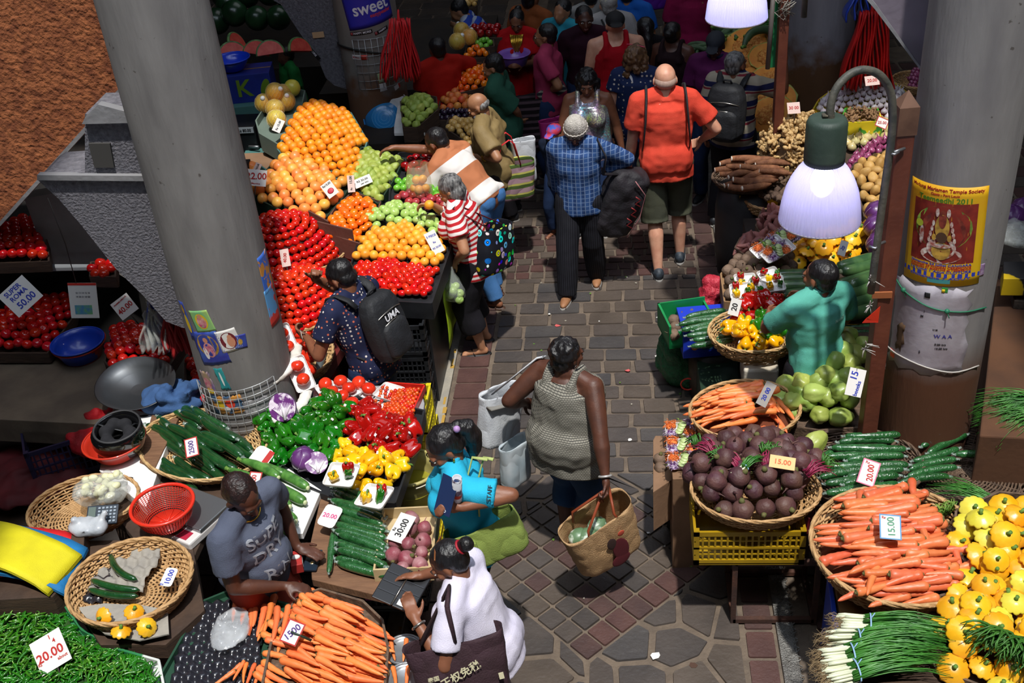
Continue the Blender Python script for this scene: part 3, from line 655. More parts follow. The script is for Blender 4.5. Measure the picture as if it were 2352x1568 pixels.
def mound(name,c,R,h,m,label,cat,ry=1.):
 """packing under a heap"""
 g=G(); g.lathe([(R*.98,-.01),(R*.95,h*.10),(R*.8,h*.45),(R*.5,h*.78),(R*.2,h*.93),(.01,h*.95)],24,fn=lambda r,z,a,u:(r,z)); o=g.obj(name,m); o.location=c; o.scale=(1,ry,1); return tag(o,label,cat)
def tray_under(poly,pl,label,cat,m,name='display_tray',depth=.09,rim=.045,thick=.012,grow=.02,group=None):
 W=[pl.px(*p) for p in poly]; cx=sum(p.x for p in W)/len(W); cy=sum(p.y for p in W)/len(W); n=len(W)
 O=[];
 for p in W: d=Vector((p.x-cx,p.y-cy)); k=1+grow/max(d.length,.01); O.append((cx+d.x*k,cy+d.y*k))
 g=G(); top=[Vector((x,y,pl.z(x,y))) for x,y in O]; dn=Vector((0,0,-depth)); g.add([v+dn for v in top]+top,[tuple(range(n-1,-1,-1)),tuple(range(n,2*n))]+[(i,(i+1)%n,(i+1)%n+n,i+n) for i in range(n)])
 for i in range(n):
  a=top[i]; b=top[(i+1)%n]; t=(b-a).normalized(); nn=Vector((-t.y,t.x,0))*thick/2
  g.add([a-nn+dn,b-nn+dn,b+nn+dn,a+nn+dn,a-nn+Vector((0,0,rim)),b-nn+Vector((0,0,rim)),b+nn+Vector((0,0,rim)),a+nn+Vector((0,0,rim))],[(3,2,1,0),(4,5,6,7),(0,1,5,4),(1,2,6,5),(2,3,7,6),(3,0,4,7)])
 return tag(g.obj(name,m,None,False),label,cat,group)
# ---- woven baskets
WIC=mat('wicker','a98254',.7,'c39c6c',30,.5,60); WICD=mat('dark_wicker','4a3a2e',.7,'6a5442',30,.5,60); WICL=mat('pale_wicker','c9a877',.7,'b08a58',30,.5,60)
def basket(c,R,h,label,m=WIC,ry=1.,flare=.75,nr=9,spokes=26,rz=0,name='wicker_basket',tilt=(0,0),r=.0065,liner=None):
 t=empty(name,c,label,'basket',rot=(tilt[0],tilt[1],rz)); g=G(); n=spokes*2
 for j in range(nr):
  u=j/(nr-1); q=R*(flare+(1-flare)*u**.8); z=h*u**1.4+r
  g.tube([Vector(((q+(r*.9 if (i+j)%2 else -r*.9))*math.cos(2*PI*i/n),(q+(r*.9 if (i+j)%2 else -r*.9))*ry*math.sin(2*PI*i/n),z)) for i in range(n+1)],r,5,False,flat=.8)
 nb=int(R*flare/(r*2.6))
 for j in range(nb):
  q=R*flare*(j+.5)/nb; k=max(int(n*q/R),8)
  g.tube([Vector((q*math.cos(2*PI*i/k),q*ry*math.sin(2*PI*i/k),r*(1.2 if (i+j)%2 else .7))) for i in range(k+1)],r,4,False)
 g.obj('weave',m,t); g=G()
 for i in range(spokes):
  a=2*PI*(i+.5)/spokes; C_=Vector((math.cos(a),math.sin(a)*ry,0)); g.tube([C_*.03+Vector((0,0,r)),C_*R*flare+Vector((0,0,r)),C_*R*(flare+(1-flare)*.6)+Vector((0,0,h*.5)),C_*R+Vector((0,0,h))],r*.75,5)
 g.obj('spokes',m,t); g=G()
 for k in(0,1,2): g.tube([Vector(((R+.004*math.sin(9*a+k*2.1))*math.cos(a),(R+.004*math.sin(9*a+k*2.1))*ry*math.sin(a),h+.008+.007*math.cos(9*a+k*2.1))) for a in [2*PI*i/72 for i in range(73)]],r*1.15,6,False)
 g.obj('rim',m,t)
 return t
CARD=mat('card_white','dedbd6',.6); CARDP=mat('card_pinkish','d9bdb4',.7)
def sign(loc,w,h,lines,label,n=None,roll=0.,card=None,ink=None,stick=0,name='price_card',border=None,up=(0,0,1),rnd=.0,stickm=None,group=None,cat='price sign'):
 """small price card: lines=[(text,size,x,y[,ink])], facing direction n"""
 n=n or Vector((.1,-.8,.62)); M=frameM(n,up,roll); t=empty(name,loc,label,cat,group); t.rotation_euler=M.to_euler()
 g=G(); ps=[(-w/2,-h/2),(w/2,-h/2),(w/2,h/2),(-w/2,h/2)]
 if rnd: ps=[(sx*(w/2-rnd)+rnd*math.cos(a),sy*(h/2-rnd)+rnd*math.sin(a)) for sx,sy,a0 in((1,1,0),(-1,1,PI/2),(-1,-1,PI),(1,-1,1.5*PI)) for a in(a0,a0+PI/4,a0+PI/2)]
 g.prism(ps,-.0015,.0015); g.obj('card',card or CARD,t,False)
 if border:
  g=G(); b=.006
  for a,b_ in(((-w/2,h/2-b),(w/2,h/2)),((-w/2,-h/2),(w/2,-h/2+b)),((-w/2,-h/2+b),(-w/2+b,h/2-b)),((w/2-b,-h/2+b),(w/2,h/2-b))): g.bbox((a[0],a[1],.0016),(b_[0],b_[1],.0024))
  g.obj('border',border,t,False)
 for L_ in lines:
  me=textmesh(L_[0],L_[1],L_[4] if len(L_)>4 else (ink or INK),True); o=bpy.data.objects.new('writing',me); link(o,t); o.location=(L_[2],L_[3],.0028)
  if len(L_)>5: o.rotation_euler=(0,0,L_[5])
 if stick: g=G(); g.tube([(0,-h*.2,-.004),(0,-h/2-stick,-.004)],.004,6); g.obj('stick',stickm or mat('stick_dark','2e2620',.7),t)
 return t
def foamtray(loc,w,l,label,items,rz=0,tilt=(0,0),film=True,name='foam_tray',h=.022):
 t=empty(name,loc,label,'food tray',rot=(tilt[0],tilt[1],rz)); g=G()
 g.prism([(sx*(w/2-.02)+.016*math.cos(a),sy*(l/2-.02)+.016*math.sin(a)) for sx,sy,a0 in((1,1,0),(-1,1,PI/2),(-1,-1,PI),(1,-1,1.5*PI)) for a in(a0,a0+PI/4,a0+PI/2)],0,.006)
 R=[[(sx*(w/2-.02-.004*q)+(.016+.004*q)*math.cos(a),sy*(l/2-.02-.004*q)+(.016+.004*q)*math.sin(a)) for sx,sy,a0 in((1,1,0),(-1,1,PI/2),(-1,-1,PI),(1,-1,1.5*PI)) for a in(a0,a0+PI/4,a0+PI/2)] for q in(0,1)]
 n=12; vs=[]
 for sc,z in((1.,.0),(1.07,h),(1.10,h+.001),(1.10,h-.004),(1.03,.004)): vs+=[(x*sc,y*sc,z) for x,y in R[0]]
 g.add(vs,[(k*n+i,k*n+(i+1)%n,(k+1)*n+(i+1)%n,(k+1)*n+i) for k in range(4) for i in range(n)]); g.obj('tray',WHT,t,False)
 for nm,fn in items: fn(t)
 return t
# the hall
STONE=[mat('paving_stone_%d'%i,c,.45,c2,3.5,.5,35,spec=.5) for i,(c,c2) in enumerate((('47403c','544b45'),('403b39','4d4642'),('4c433c','584e46'),('403d3d','4c4846')))]
BRICK=[mat('red_brick_%d'%i,c,.5,c2,6,.4,50) for i,(c,c2) in enumerate((('4c3532','583e39'),('443331','503b37')))]
MORT=mat('mortar','5c5045',.85,'6e6052',9,.8,40)
CONC=mat('concrete','77777a',.9,'8b8a8c',2.2,.45,26); KERB=mat('kerb_concrete','8f8a80',.85,'a49c8c',7,.5,50)
def clip(poly,a,n):
 o=[]; m=len(poly)
 for i in range(m):
  p=poly[i]; q=poly[(i+1)%m]; dp=(p[0]-a[0])*n[0]+(p[1]-a[1])*n[1]; dq=(q[0]-a[0])*n[0]+(q[1]-a[1])*n[1]
  if dp<=0: o.append(p)
  if (dp<0<dq) or (dq<0<dp): t=dp/(dp-dq); o.append((p[0]+(q[0]-p[0])*t,p[1]+(q[1]-p[1])*t))
 return o
fl=G(); fl.mi=0; fl.bbox((-12,-1,-.2),(8,21,0))
RR=random.Random(5)
def paver(poly,mi,ins=.012,top=.012):
 if len(poly)<3: return
 A=abs(sum(poly[i-1][0]*poly[i][1]-poly[i][0]*poly[i-1][1] for i in range(len(poly))))/2
 if A<.0012: return
 cx=sum(p[0] for p in poly)/len(poly); cy=sum(p[1] for p in poly)/len(poly)
 # pull in by the joint, round the corners a little
 q=[]
 for i,p in enumerate(poly):
  d=math.hypot(p[0]-cx,p[1]-cy); k=max(1-ins/max(d,.01)*1.35,.3); q.append(Vector((cx+(p[0]-cx)*k,cy+(p[1]-cy)*k)))
 r=[]
 for i in range(len(q)):
  a,b,c=q[i-1],q[i],q[(i+1)%len(q)]; r.append(b.lerp(a,.055)); r.append(b.lerp(c,.055))
 fl.mi=mi; fl.prism([(v.x,v.y) for v in r],-.01,top+RR.uniform(-.003,.003),.006)
def rows(x0,x1,y0,y1,rh,rw,mis,cl=(),jit=.15,ins=.011,off=None):
 y=y0;j=0
 while y<y1-.02:
  h=rh*RR.uniform(1-jit*.5,1+jit*.5); yy=min(y+h,y1); x=x0-RR.random()*rw if off is None else x0-off*(j%2)
  while x<x1:
   w_=rw*RR.uniform(1-jit*1.6,1+jit*1.6); s=[(max(x,x0),y),(min(x+w_,x1),y),(min(x+w_,x1),yy),(max(x,x0),yy)]
   if s[1][0]-s[0][0]>.03:
    s=[(p[0]+RR.uniform(-.008,.008),p[1]+RR.uniform(-.008,.008)) for p in s]
    for a,n in cl: s=clip(s,a,n)
    paver(s,RR.choice(mis),ins)
   x+=w_
  y=yy; j+=1
def voron(poly,n,mis,avoid=None,ins=.016):
 xs=[p[0] for p in poly]; ys=[p[1] for p in poly]; pts=[]; tr=0
 while len(pts)<n and tr<8000:
  tr+=1; p=(RR.uniform(min(xs),max(xs)),RR.uniform(min(ys),max(ys)))
  if all(math.hypot(p[0]-q[0],p[1]-q[1])>.19 for q in pts): pts.append(p)
 for p in pts:
  c=list(poly)
  for q in pts:
   if q is p or math.hypot(p[0]-q[0],p[1]-q[1])>1.2: continue
   m=((p[0]+q[0])/2,(p[1]+q[1])/2); c=clip(c,m,(q[0]-p[0],q[1]-p[1]))
   if len(c)<3: break
  if len(c)>=3 and not(avoid and avoid(*p)): paver(c,RR.choice(mis),ins)
YB=5.75
rows(-1.05,.58,YB+.0,8.30,.165,.27,(1,2,3,4));
rows(-1.05,.58,8.30,9.25,.115,.13,(5,6,6,3),ins=.006,jit=.05)
rows(-1.05,.58,9.25,13.5,.165,.27,(1,2,3,4))
for y in np.arange(3.4,13.5,.2):
 paver([(-1.31,y),(-1.06,y),(-1.06,y+.2),(-1.31,y+.2)],5+int(RR.random()<.4),.008); paver([(.59,y),(.76,y),(.76,y+.2),(.59,y+.2)],5+int(RR.random()<.4),.008)
# diamond of small setts turned by half a right angle, red course on its near right side
dc=Vector((-.27,4.98)); DR=.80
def rot(x,y): a=PI/4; return (dc.x+x*math.cos(a)-y*math.sin(a),dc.y+x*math.sin(a)+y*math.cos(a))
hs=DR/math.sqrt(2)*1.0; side=hs
X0,X1,Y0,Y1=-side,side,-side,side
bnd=[((-1.05,0),(-1,0)),((.58,0),(1,0))]
def rrow(x0,x1,y0,y1,w,h,mis):
 y=y0
 while y<y1-.01:
  x=x0
  while x<x1-.01:
   s=[rot(x,y),rot(min(x+w,x1),y),rot(min(x+w,x1),min(y+h,y1)),rot(x,min(y+h,y1))]
   for a,n in bnd: s=clip(s,a,n) if len(s)>2 else s
   paver(s,RR.choice(mis),.005)
   x+=w
  y+=h
rrow(X0,X1,Y0+.16,Y1,.135,.135,(1,3,3,6,2)); rrow(X0,X1,Y0,Y0+.16,.135,.16,(5,5,6))
def indiam(x,y): a=-PI/4; u,v=(x-dc.x)*math.cos(a)-(y-dc.y)*math.sin(a),(x-dc.x)*math.sin(a)+(y-dc.y)*math.cos(a); return u,v
# crazy paving round the diamond: four triangles/quads outside its sides
cs=[rot(X0,Y0),rot(X1,Y0),rot(X1,Y1),rot(X0,Y1)]   # bottom, right, top, left
B,Rr,T,Lf=cs
voron([(-1.05,3.2),(B[0],3.2),B,Lf,(-1.05,Lf[1])] if Lf[0]>-1.05 else [(-1.05,3.2),(B[0],3.2),B,(-1.05,B[1]+(B[0]+1.05))],24,(1,2,3,4))
voron([(B[0],3.2),(.58,3.2),(.58,Rr[1]),Rr,B] if Rr[0]<.58 else [(B[0],3.2),(.58,3.2),(.58,B[1]+(.58-B[0])),B],24,(1,2,3,4))
voron([(-1.05,Lf[1]),Lf,T,(T[0],YB),(-1.05,YB)] if Lf[0]>-1.05 else [(-1.05,T[1]-(T[0]+1.05)),T,(T[0],YB),(-1.05,YB)],12,(1,2,3,4))
voron([Rr,(.58,Rr[1]),(.58,YB),(T[0],YB),T],12,(1,2,3,4))
# flags under the stalls
rows(.98,4.5,3.2,13,.2,.3,(1,3,5,6)); rows(-12,-1.6,3,20,.3,.4,(1,2,3)); rows(-1.05,8,13.5,20,.3,.4,(1,2,3))
tag(fl.obj('floor',[MORT]+STONE+BRICK,None,False),'dark stone and red brick market paving',None,kind='structure')
# kerbs and chequered drain covers
PLATE=mat('chequer_plate','8c8a86',.4,'6f6c68',20,1.,120,metal=.6)
g=G(); g.bbox((-1.42,3,-.05),(-1.33,14,.03)); tag(g.obj('trim_1',KERB,None,False),kind='structure'); g=G(); g.bbox((-1.62,3,-.05),(-1.44,14,.02)); pl_=g
g2=G(); g2.bbox((.77,3,-.05),(.86,8.0,.025)); g2.bbox((.77,8.0,-.05),(.96,14,.03))
for (a,b,o) in ((-1.62,-1.44,g),(.775,.855,g2)):
 for i in range(300):
  y=3.02+i*.032
  if b<0 or y<8:
   for s_ in range(3 if b<0 else 2):
    x=a+.03+s_*.055; o.box((x,y,.022 if b<0 else .027),(.032,.006,.004),rz=.7 if (i+s_)%2 else -.7)
tag(g.obj('trim_2',PLATE,None,False),'chequered steel plate along the left stalls',kind='structure'); tag(g2.obj('trim_3',PLATE,None,False),'chequered steel plate along the right stalls',kind='structure')
YPN=mat('worn_yellow_paint','b08a3a',.8); g=G()
for i in range(60):
 y=RR.uniform(3.4,10); g.box((-1.34+RR.uniform(-.012,.012),y,.0305),(RR.uniform(.008,.03),RR.uniform(.02,.12),.002))
tag(g.obj('trim_4',YPN,None,False),'worn yellow paint line on the left kerb',kind='structure')
# pillars
def pilmat(name,zs,amp,c='7d7d80',c2='8e8e90',br='6a4a30'):
 m=mat(name,c,.85,c2,3,.35,16,stretch=(2.5,2.5,.5)); nt=m.node_tree; N=nt.nodes; L=nt.links; b=N['Principled BSDF']; old=b.inputs['Base Color'].links[0].from_socket
 tc=N.new('ShaderNodeTexCoord'); sp=N.new('ShaderNodeSeparateXYZ'); L.new(tc.outputs['Object'],sp.inputs[0]); nz=N.new('ShaderNodeTexNoise'); nz.inputs['Scale'].default_value=5; nz.inputs['Detail'].default_value=8; L.new(tc.outputs['Object'],nz.inputs['Vector'])
 ma=N.new('ShaderNodeMath'); ma.operation='MULTIPLY_ADD'; ma.inputs[1].default_value=amp*2; L.new(nz.outputs['Fac'],ma.inputs[0]); L.new(sp.outputs[2],ma.inputs[2])
 mr=N.new('ShaderNodeMapRange'); mr.inputs['From Min'].default_value=zs+amp+.18; mr.inputs['From Max'].default_value=zs+amp-.1; L.new(ma.outputs[0],mr.inputs['Value'])
 mx=N.new('ShaderNodeMix'); mx.data_type='RGBA'; L.new(mr.outputs[0],mx.inputs['Factor']); L.new(old,mx.inputs['A']); mx.inputs['B'].default_value=srgb(br); L.new(mx.outputs['Result'],b.inputs['Base Color'])
 # small dark chips and scuffs in the plaster
 vo=N.new('ShaderNodeTexNoise'); vo.inputs['Scale'].default_value=22; vo.inputs['Detail'].default_value=2; L.new(tc.outputs['Object'],vo.inputs['Vector']); lt=N.new('ShaderNodeMapRange'); lt.inputs['From Min'].default_value=.72; lt.inputs['From Max'].default_value=.76; L.new(vo.outputs['Fac'],lt.inputs['Value'])
 m2=N.new('ShaderNodeMix'); m2.data_type='RGBA'; L.new(lt.outputs[0],m2.inputs['Factor']); L.new(mx.outputs['Result'],m2.inputs['A']); m2.inputs['B'].default_value=srgb('55504c'); L.new(m2.outputs['Result'],b.inputs['Base Color']); return m
PIL=[]
def pillar(px,py,Y,r,m,lab):
 c=atY(px,py,Y); g=G(); g.lathe([(r,0),(r*1.0,2),(r*.985,4),(r*.98,8.9)],64,(0,0,0)); o=g.obj('pillar',m,None,auto=True); o.location=(c.x,Y,0); tag(o,lab,None,kind='structure'); PIL.append((c.x,Y,r)); return c
pillar(552,800,5.45,.275,pilmat('pillar_plaster',-.6,.2,'827f7d','6d6a69'),'big grey concrete pillar pasted with posters, at left')
pillar(858,150,10.2,.285,pilmat('pillar_stained',1.2,.6,'77716d','878079','6e4c36'),'stained grey pillar with blue banner behind the oranges')
pillar(2158,712,5.3,.255,pilmat('pillar_brown_base',1.28,.04,'83807f','726f70','53301a'),'grey pillar with brown painted foot and yellow poster, at right')
pillar(1884,60,9.9,.29,pilmat('pillar_brown_base_far',1.35,.45,'8d8c94','7f7d85','5e4026'),'grey and brown pillar behind the garlic and ginger')
def hit(i,px,py,out=.0):
 cx,cy,r=PIL[i]; r+=out; d=RM@np.array([px-1176,-(py-784),-F]); a=d[0]**2+d[1]**2; b=-2*(d[0]*cx+d[1]*cy); c=cx*cx+cy*cy-r*r; D=b*b-4*a*c
 t=(-b-math.sqrt(max(D,0)))/(2*a); x,y=d[0]*t,d[1]*t; return math.atan2(y-cy,x-cx),CH+d[2]*t
def wrapmesh(i,me,a0,z0,out,sx=1.,rot=0.):
 """lay a flat mesh (x right, y up, metres) round pillar i"""
 cx,cy,r=PIL[i]; c,s=math.cos(rot),math.sin(rot)
 for v in me.vertices:
  x,y=v.co.x*c-v.co.y*s,v.co.x*s+v.co.y*c; a=a0+x*sx/r; R=r+out+v.co.z; v.co=(cx+R*math.cos(a),cy+R*math.sin(a),z0+y)
 return me
def wrapgrid(i,a0,z0,w,h,out,m,name,parent,rot=0.,th=.0012,torn=0.,nu=14,nv=10,cx_=0,cy_=0):
 g=G(); R_=random.Random(int(a0*1000)+int(z0*100))
 def e(u,v):
  q=Vector(((u-.5)*w+cx_,(v-.5)*h+cy_,0))
  if torn and (u in(0,1) or v in(0,1)): q+=Vector((R_.uniform(-1,1),R_.uniform(-1,1),0))*torn
  return q
 g.grid(e,nu,nv); me=g.mesh(name,m); wrapmesh(i,me,a0,z0,out,rot=rot); o=bpy.data.objects.new(name,me); link(o,parent); md=o.modifiers.new('solid','SOLIDIFY'); md.thickness=th; md.offset=1; return o
def wraptext(i,s,size,a0,z0,x,y,m,parent,rot=0.,out=.0035,width=None):
 me=textmesh(s,size,m,True,.0003,width)
 for v in me.vertices: v.co.x+=x; v.co.y+=y
 wrapmesh(i,me,a0,z0,out,rot=rot); o=bpy.data.objects.new('writing',me); link(o,parent); return o
def poster(i,px,py,w,h,m,name,label,cat,rot=0.,torn=0.,group=None):
 a,z=hit(i,px,py); t=empty(name,(0,0,0),label,cat,group); wrapgrid(i,a,z,w,h,.0012,m,'sheet',t,rot,torn=torn); return t,a,z
# slabs and fins of the building
def slabY(poly,Y,th,name,m,label,auto=False):
 g=G(); a=[atY(x,y,Y) for x,y in poly]; b=[v+Vector((0,th,0)) for v in a]; n=len(a)
 g.add(a+b,[tuple(range(n)),tuple(range(2*n-1,n-1,-1))]+[((i+1)%n,i,i+n,(i+1)%n+n) for i in range(n)]); o=g.obj(name,m,None,False); tag(o,label,None,kind='structure'); return o
STUC=mat('orange_stucco','a8643c',.95,'7c4428',14,1.5,34,detail=8)
slabY([(-500,1060),(0,508),(265,212),(480,-21),(330,-420),(-900,-420)],6.3,.25,'trim_5',STUC,'rough orange stucco side of the stairs, top left')
g=G(); slabY([(0,520),(0,508),(265,212),(490,-32),(490,-20)],6.28,.3,'trim_6',CONC,'thin concrete edge under the orange stucco')
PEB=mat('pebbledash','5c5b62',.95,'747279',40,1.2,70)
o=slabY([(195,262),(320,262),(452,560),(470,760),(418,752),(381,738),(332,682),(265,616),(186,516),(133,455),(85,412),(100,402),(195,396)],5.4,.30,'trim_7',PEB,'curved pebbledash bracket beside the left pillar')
slabY([(188,285),(320,282),(310,262),(225,240),(196,268)],5.36,.05,'trim_8',CONC,'concrete lip on top of the bracket')
slabY([(203,330),(252,330),(262,385),(217,385)],5.385,.02,'trim_9',mat('recess_shade_grey','3e3c3a',.9),'dark square plate on the pebbledash bracket, coloured as a shaded recess')  # thin plate, its dark colour stands in for the shade of a recess
slabY([(85,402),(330,404),(330,416),(85,414)],5.37,.04,'trim_10',CONC,'concrete rib under the dark square plate')
slabY([(55,455),(150,440),(290,640),(245,612),(112,610)],6.6,.12,'trim_11',mat('pale_panel','8b8784',.9,'76726f',3,.2,20),'pale grey panel behind the curved bracket')
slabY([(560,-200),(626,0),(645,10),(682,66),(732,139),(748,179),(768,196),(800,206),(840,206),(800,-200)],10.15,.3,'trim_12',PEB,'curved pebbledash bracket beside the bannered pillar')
slabY([(1960,-60),(2015,14),(2124,165),(2160,100),(2160,-60)],5.5,.3,'trim_13',mat('mauve_concrete','6f6672',.9,'7d7480',3,.3,20),'sloping slab beside the right pillar')
slabY([(1950,-66),(2015,14),(2126,170),(2128,180),(2010,22),(1940,-60)],5.46,.3,'trim_14',CONC,'pale edge of the sloping slab')
# walls, roof with its light well
DW=mat('dark_wall','3a3632',.95,'2c2926',2,.2,20)
for n_,a,b in(('wall_back',(-12,20.6,0),(8,20.8,9)),('wall_left',(-12,-2.6,0),(-11.8,20.6,9)),('wall_right',(7.8,-2.6,0),(8,20.6,9)),('wall_front',(-12,-2.8,0),(8,-2.6,9))):
 g=G(); g.bbox(a,b); tag(g.obj(n_,DW,None,False),kind='structure')
ZR=9.0
HX0,HX1,HY0,HY1=-2.45,3.1,-.4,6.35     # opening of the roof
SUNV=Vector((-.10,.34,-1.))
g=G()
def rb(x0,y0,x1,y1): g.bbox((x0,y0,ZR),(x1,y1,ZR+.15))
rb(-12,-2.8,8,HY0); rb(-12,HY1,8,20.8); rb(-12,HY0,HX0,3.75); rb(-12,3.75,-6.4,HY1); rb(HX1,HY0,8,HY1)
tag(g.obj('ceiling',DW,None,False),kind='structure')
wd=bpy.data.worlds.new('sky'); scene.world=wd; wd.use_nodes=True; bg=wd.node_tree.nodes['Background']; bg.inputs[0].default_value=(.75,.85,1,1); bg.inputs[1].default_value=SKYS=2.6
sl=bpy.data.lights.new('sun','SUN'); sl.energy=4.1; sl.angle=math.radians(1.6); sl.color=(1,.97,.91); so=bpy.data.objects.new('sun',sl); link(so); so.rotation_euler=SUNV.to_track_quat('-Z','Y').to_euler(); so.location=(0,0,12)
scene.view_settings.view_transform='Standard'; scene.view_settings.look='None'; scene.view_settings.exposure=0; scene.view_settings.gamma=1
al=bpy.data.lights.new('back_fill','AREA'); al.shape='RECTANGLE'; al.size=7; al.size_y=5; al.energy=95; al.color=(.9,.93,1); ao=bpy.data.objects.new('back_fill',al); link(ao); ao.location=(0,13.5,8.6)  # added fill light, lifts the gloom over the back stalls
# left fruit stall
BLK=mat('black_plastic','16171a',.45,'202226',9,.1,60); TEAL=mat('teal_paint','4f7d78',.5,'456e6a',5,.1,30); CARDB=mat('cardboard','8a6a50',.85,'7a5c44',5,.2,40); DKG=mat('dark_green_paint','1f3428',.5); STEEL=mat('steel','8d9094',.35,metal=.8); DKW=mat('dark_wood','3a2a20',.8,'4c382a',8,.4,40,stretch=(1,1,8)); WOOD=mat('plank_wood','6a4a34',.75,'7d5a40',7,.4,30,stretch=(1,8,1))
BRC=mat('brown_carton','6a4236',.8,'5c392f',5,.2,40); BLUEP=mat('blue_plastic','2f8fd6',.3,coat=.4); BLUED=mat('dark_blue_plastic','1a3fae',.35,coat=.3); GREEND=mat('green_carton','1f7a45',.6); YELP=mat('yellow_plastic','d8c81e',.4,'c9b51a',6); REDP=mat('red_plastic','c8281c',.35,coat=.3)
FP=Pln(-1.3,6.4,.86,-.07,.13)
def mk(fn,*seeds,**k): return [fn(seed=s,**k) for s in seeds]
orange=[single('orange',ORM,.077,seg=20,rings=12)]; sorange=[single('orange',ORM2,.072,seg=20,rings=12)]; grapef=[single('grapefruit',GFM,.094,oz=.92,seg=20,rings=12)]
tang=[single('tangerine',MDM,.068,oz=.80,dim=.12,lob=7,la=.015)]; tomato=[single('tomato',TOM,.066,oz=.84,dim=.10,lob=5,la=.012)]; plumt=[single('plum_tomato',TOM,.052,el=1.28,oz=1.,dim=.04)]; gapple=[single('green_apple',GAP,.071,oz=.90,dim=.20,lob=5,la=.012)]
rapple=[single('red_apple',RAP,.066,oz=.9,dim=.18)]; rapple2=[single('deep_red_apple',RAP2,.078,oz=.92,dim=.18,lob=5,la=.02)]; lime=[single('green_plum',LIM,.058,oz=.96,dim=.1)]
def guavap(s):
 R=random.Random(s); g=G(); ph=R.random()*6
 g.lathe([(.004,-.036),(.020,-.038),(.031,-.026),(.036,-.006),(.033,.012),(.022,.030),(.014,.042),(.003,.046)],18,fn=lambda r,z,a,u:(r*(1+.09*math.cos(4*a+ph)),z)); return Proto(g.obj('green_guava',GUA))
guava=[guavap(1),guavap(2)]
poly=dict(
 ora=[(645,352),(684,268),(731,243),(805,272),(840,334),(812,432),(731,403),(664,374)],
 gf=[(577,456),(634,384),(677,368),(803,436),(780,470),(740,517),(658,495)],
 tan=[(776,489),(813,455),(871,476),(858,521),(827,567),(744,540)],
 so=[(824,581),(848,540),(938,521),(1018,566),(1009,626),(916,607),(817,607)],
 ga=[(843,508),(900,476),(954,482),(1030,535),(1025,567),(983,540),(935,521),(846,533)],
 ra=[(897,470),(938,447),(1028,467),(1037,511),(986,489)],
 gu=[(808,435),(833,352),(925,377),(903,419),(871,476)],
 lm=[(903,450),(913,418),(1005,412),(1025,460),(980,466),(938,445)],
 ra2=[(920,410),(936,375),(1000,362),(1020,400),(1000,412)],
 pt=[(819,616),(891,604),(1003,629),(984,692),(800,686)])
tray_under(poly['ora'],FP,'teal tray heaped with oranges beside the bannered pillar','tray',TEAL,depth=.12)
heap(orange,poly['ora'],FP,.077,'bright orange in the tall heap beside the bannered pillar','orange','oranges heaped beside the bannered pillar',.16,.5)
tray_under(poly['gf'],FP,'dark green tray of grapefruit below the oranges','tray',DKG,depth=.12)
heap(grapef,poly['gf'],FP,.094,'pinkish orange grapefruit in the heap between oranges and tomatoes','grapefruit','grapefruit heaped below the oranges',.10,.4)
tray_under(poly['gu'],FP,'long wooden tray of green guavas','tray',DKG,depth=.12)
heap(guava,poly['gu'],FP,.066,'lumpy green guava in the long tray right of the oranges','guava','green guavas in the long tray',.05,.3)
tray_under(poly['tan'],FP,'tray of shiny tangerines below the guavas','tray',BRC,depth=.12)
heap(tang,poly['tan'],FP,.066,'glossy deep orange tangerine between grapefruit and green apples','tangerine','tangerines between grapefruit and green apples',.07,.3,upright=True)
base=[(812,616),(846,505),(900,470),(1040,500),(1030,575),(990,700),(800,690)]
tray_under(base,FP,'black steel edged display tray of apples, oranges and plum tomatoes','tray',BLK,depth=.10,rim=.03)
heap(gapple,poly['ga'],FP,.070,'pale green apple in the heap above the small oranges','apple','pale green apples in the front stall',.09,.25,upright=True)
heap(sorange,poly['so'],FP,.071,'yellowish small orange between green apples and plum tomatoes','orange','yellowish small oranges in the front stall',.07,.3)
heap(plumt,poly['pt'],FP,.054,'red plum tomato in the front tray by the aisle','plum tomato','plum tomatoes in the front tray by the aisle',.06,.25)
tray_under([(900,475),(903,412),(920,365),(1010,355),(1045,470),(1040,512)],FP,'dark tray of red apples and green plums','tray',BLK,depth=.1)
heap(rapple,poly['ra'],FP,.065,'dusky red apple above the pale green apples','apple','dusky red apples above the green ones',.08,.25,upright=True)
heap(lime,poly['lm'],FP,.057,'small bright green plum beside the hanging bag of fruit','green plum','bright green plums above the red apples',.03)
heap(rapple2,poly['ra2'],FP,.078,'large deep red apple under the reaching man','apple','large deep red apples under the reaching man',.03)
po=pomelo();
for i,(x,y) in enumerate(((637,275),(662,258),(655,240),(612,262),(640,300),(655,262))):
 q=FP.px(x,y); po.at((q.x-(.05 if i==5 else 0),q.y,q.z+.10+(.10 if i==5 else 0)),(U(-.4,.4),U(-.4,.4),U(0,6)),1.,'netted yellow pomelo with a label in the corner tray left of the oranges','pomelo','netted pomelos in the corner tray')
q=FP.px(677,232); pl2=pomelo(net=False); pl2.o.data=pl2.o.data.copy(); pl2.at((q.x,q.y,q.z+.12),(0,0,0),.92,'bare greenish yellow pomelo, topmost beside the oranges',None,'pomelo')
pl2.o.data.materials[0]=mat('pomelo_yellow','d9c23c',.35,'c9c84c',4,.2,160,coat=.3)
tray_under([(596,290),(640,215),(700,225),(690,262),(645,345),(602,318)],FP,'grey corner tray holding netted pomelos','tray',mat('grey_green_paint','59685f',.6,'66756b',5),depth=.1,rim=.06)
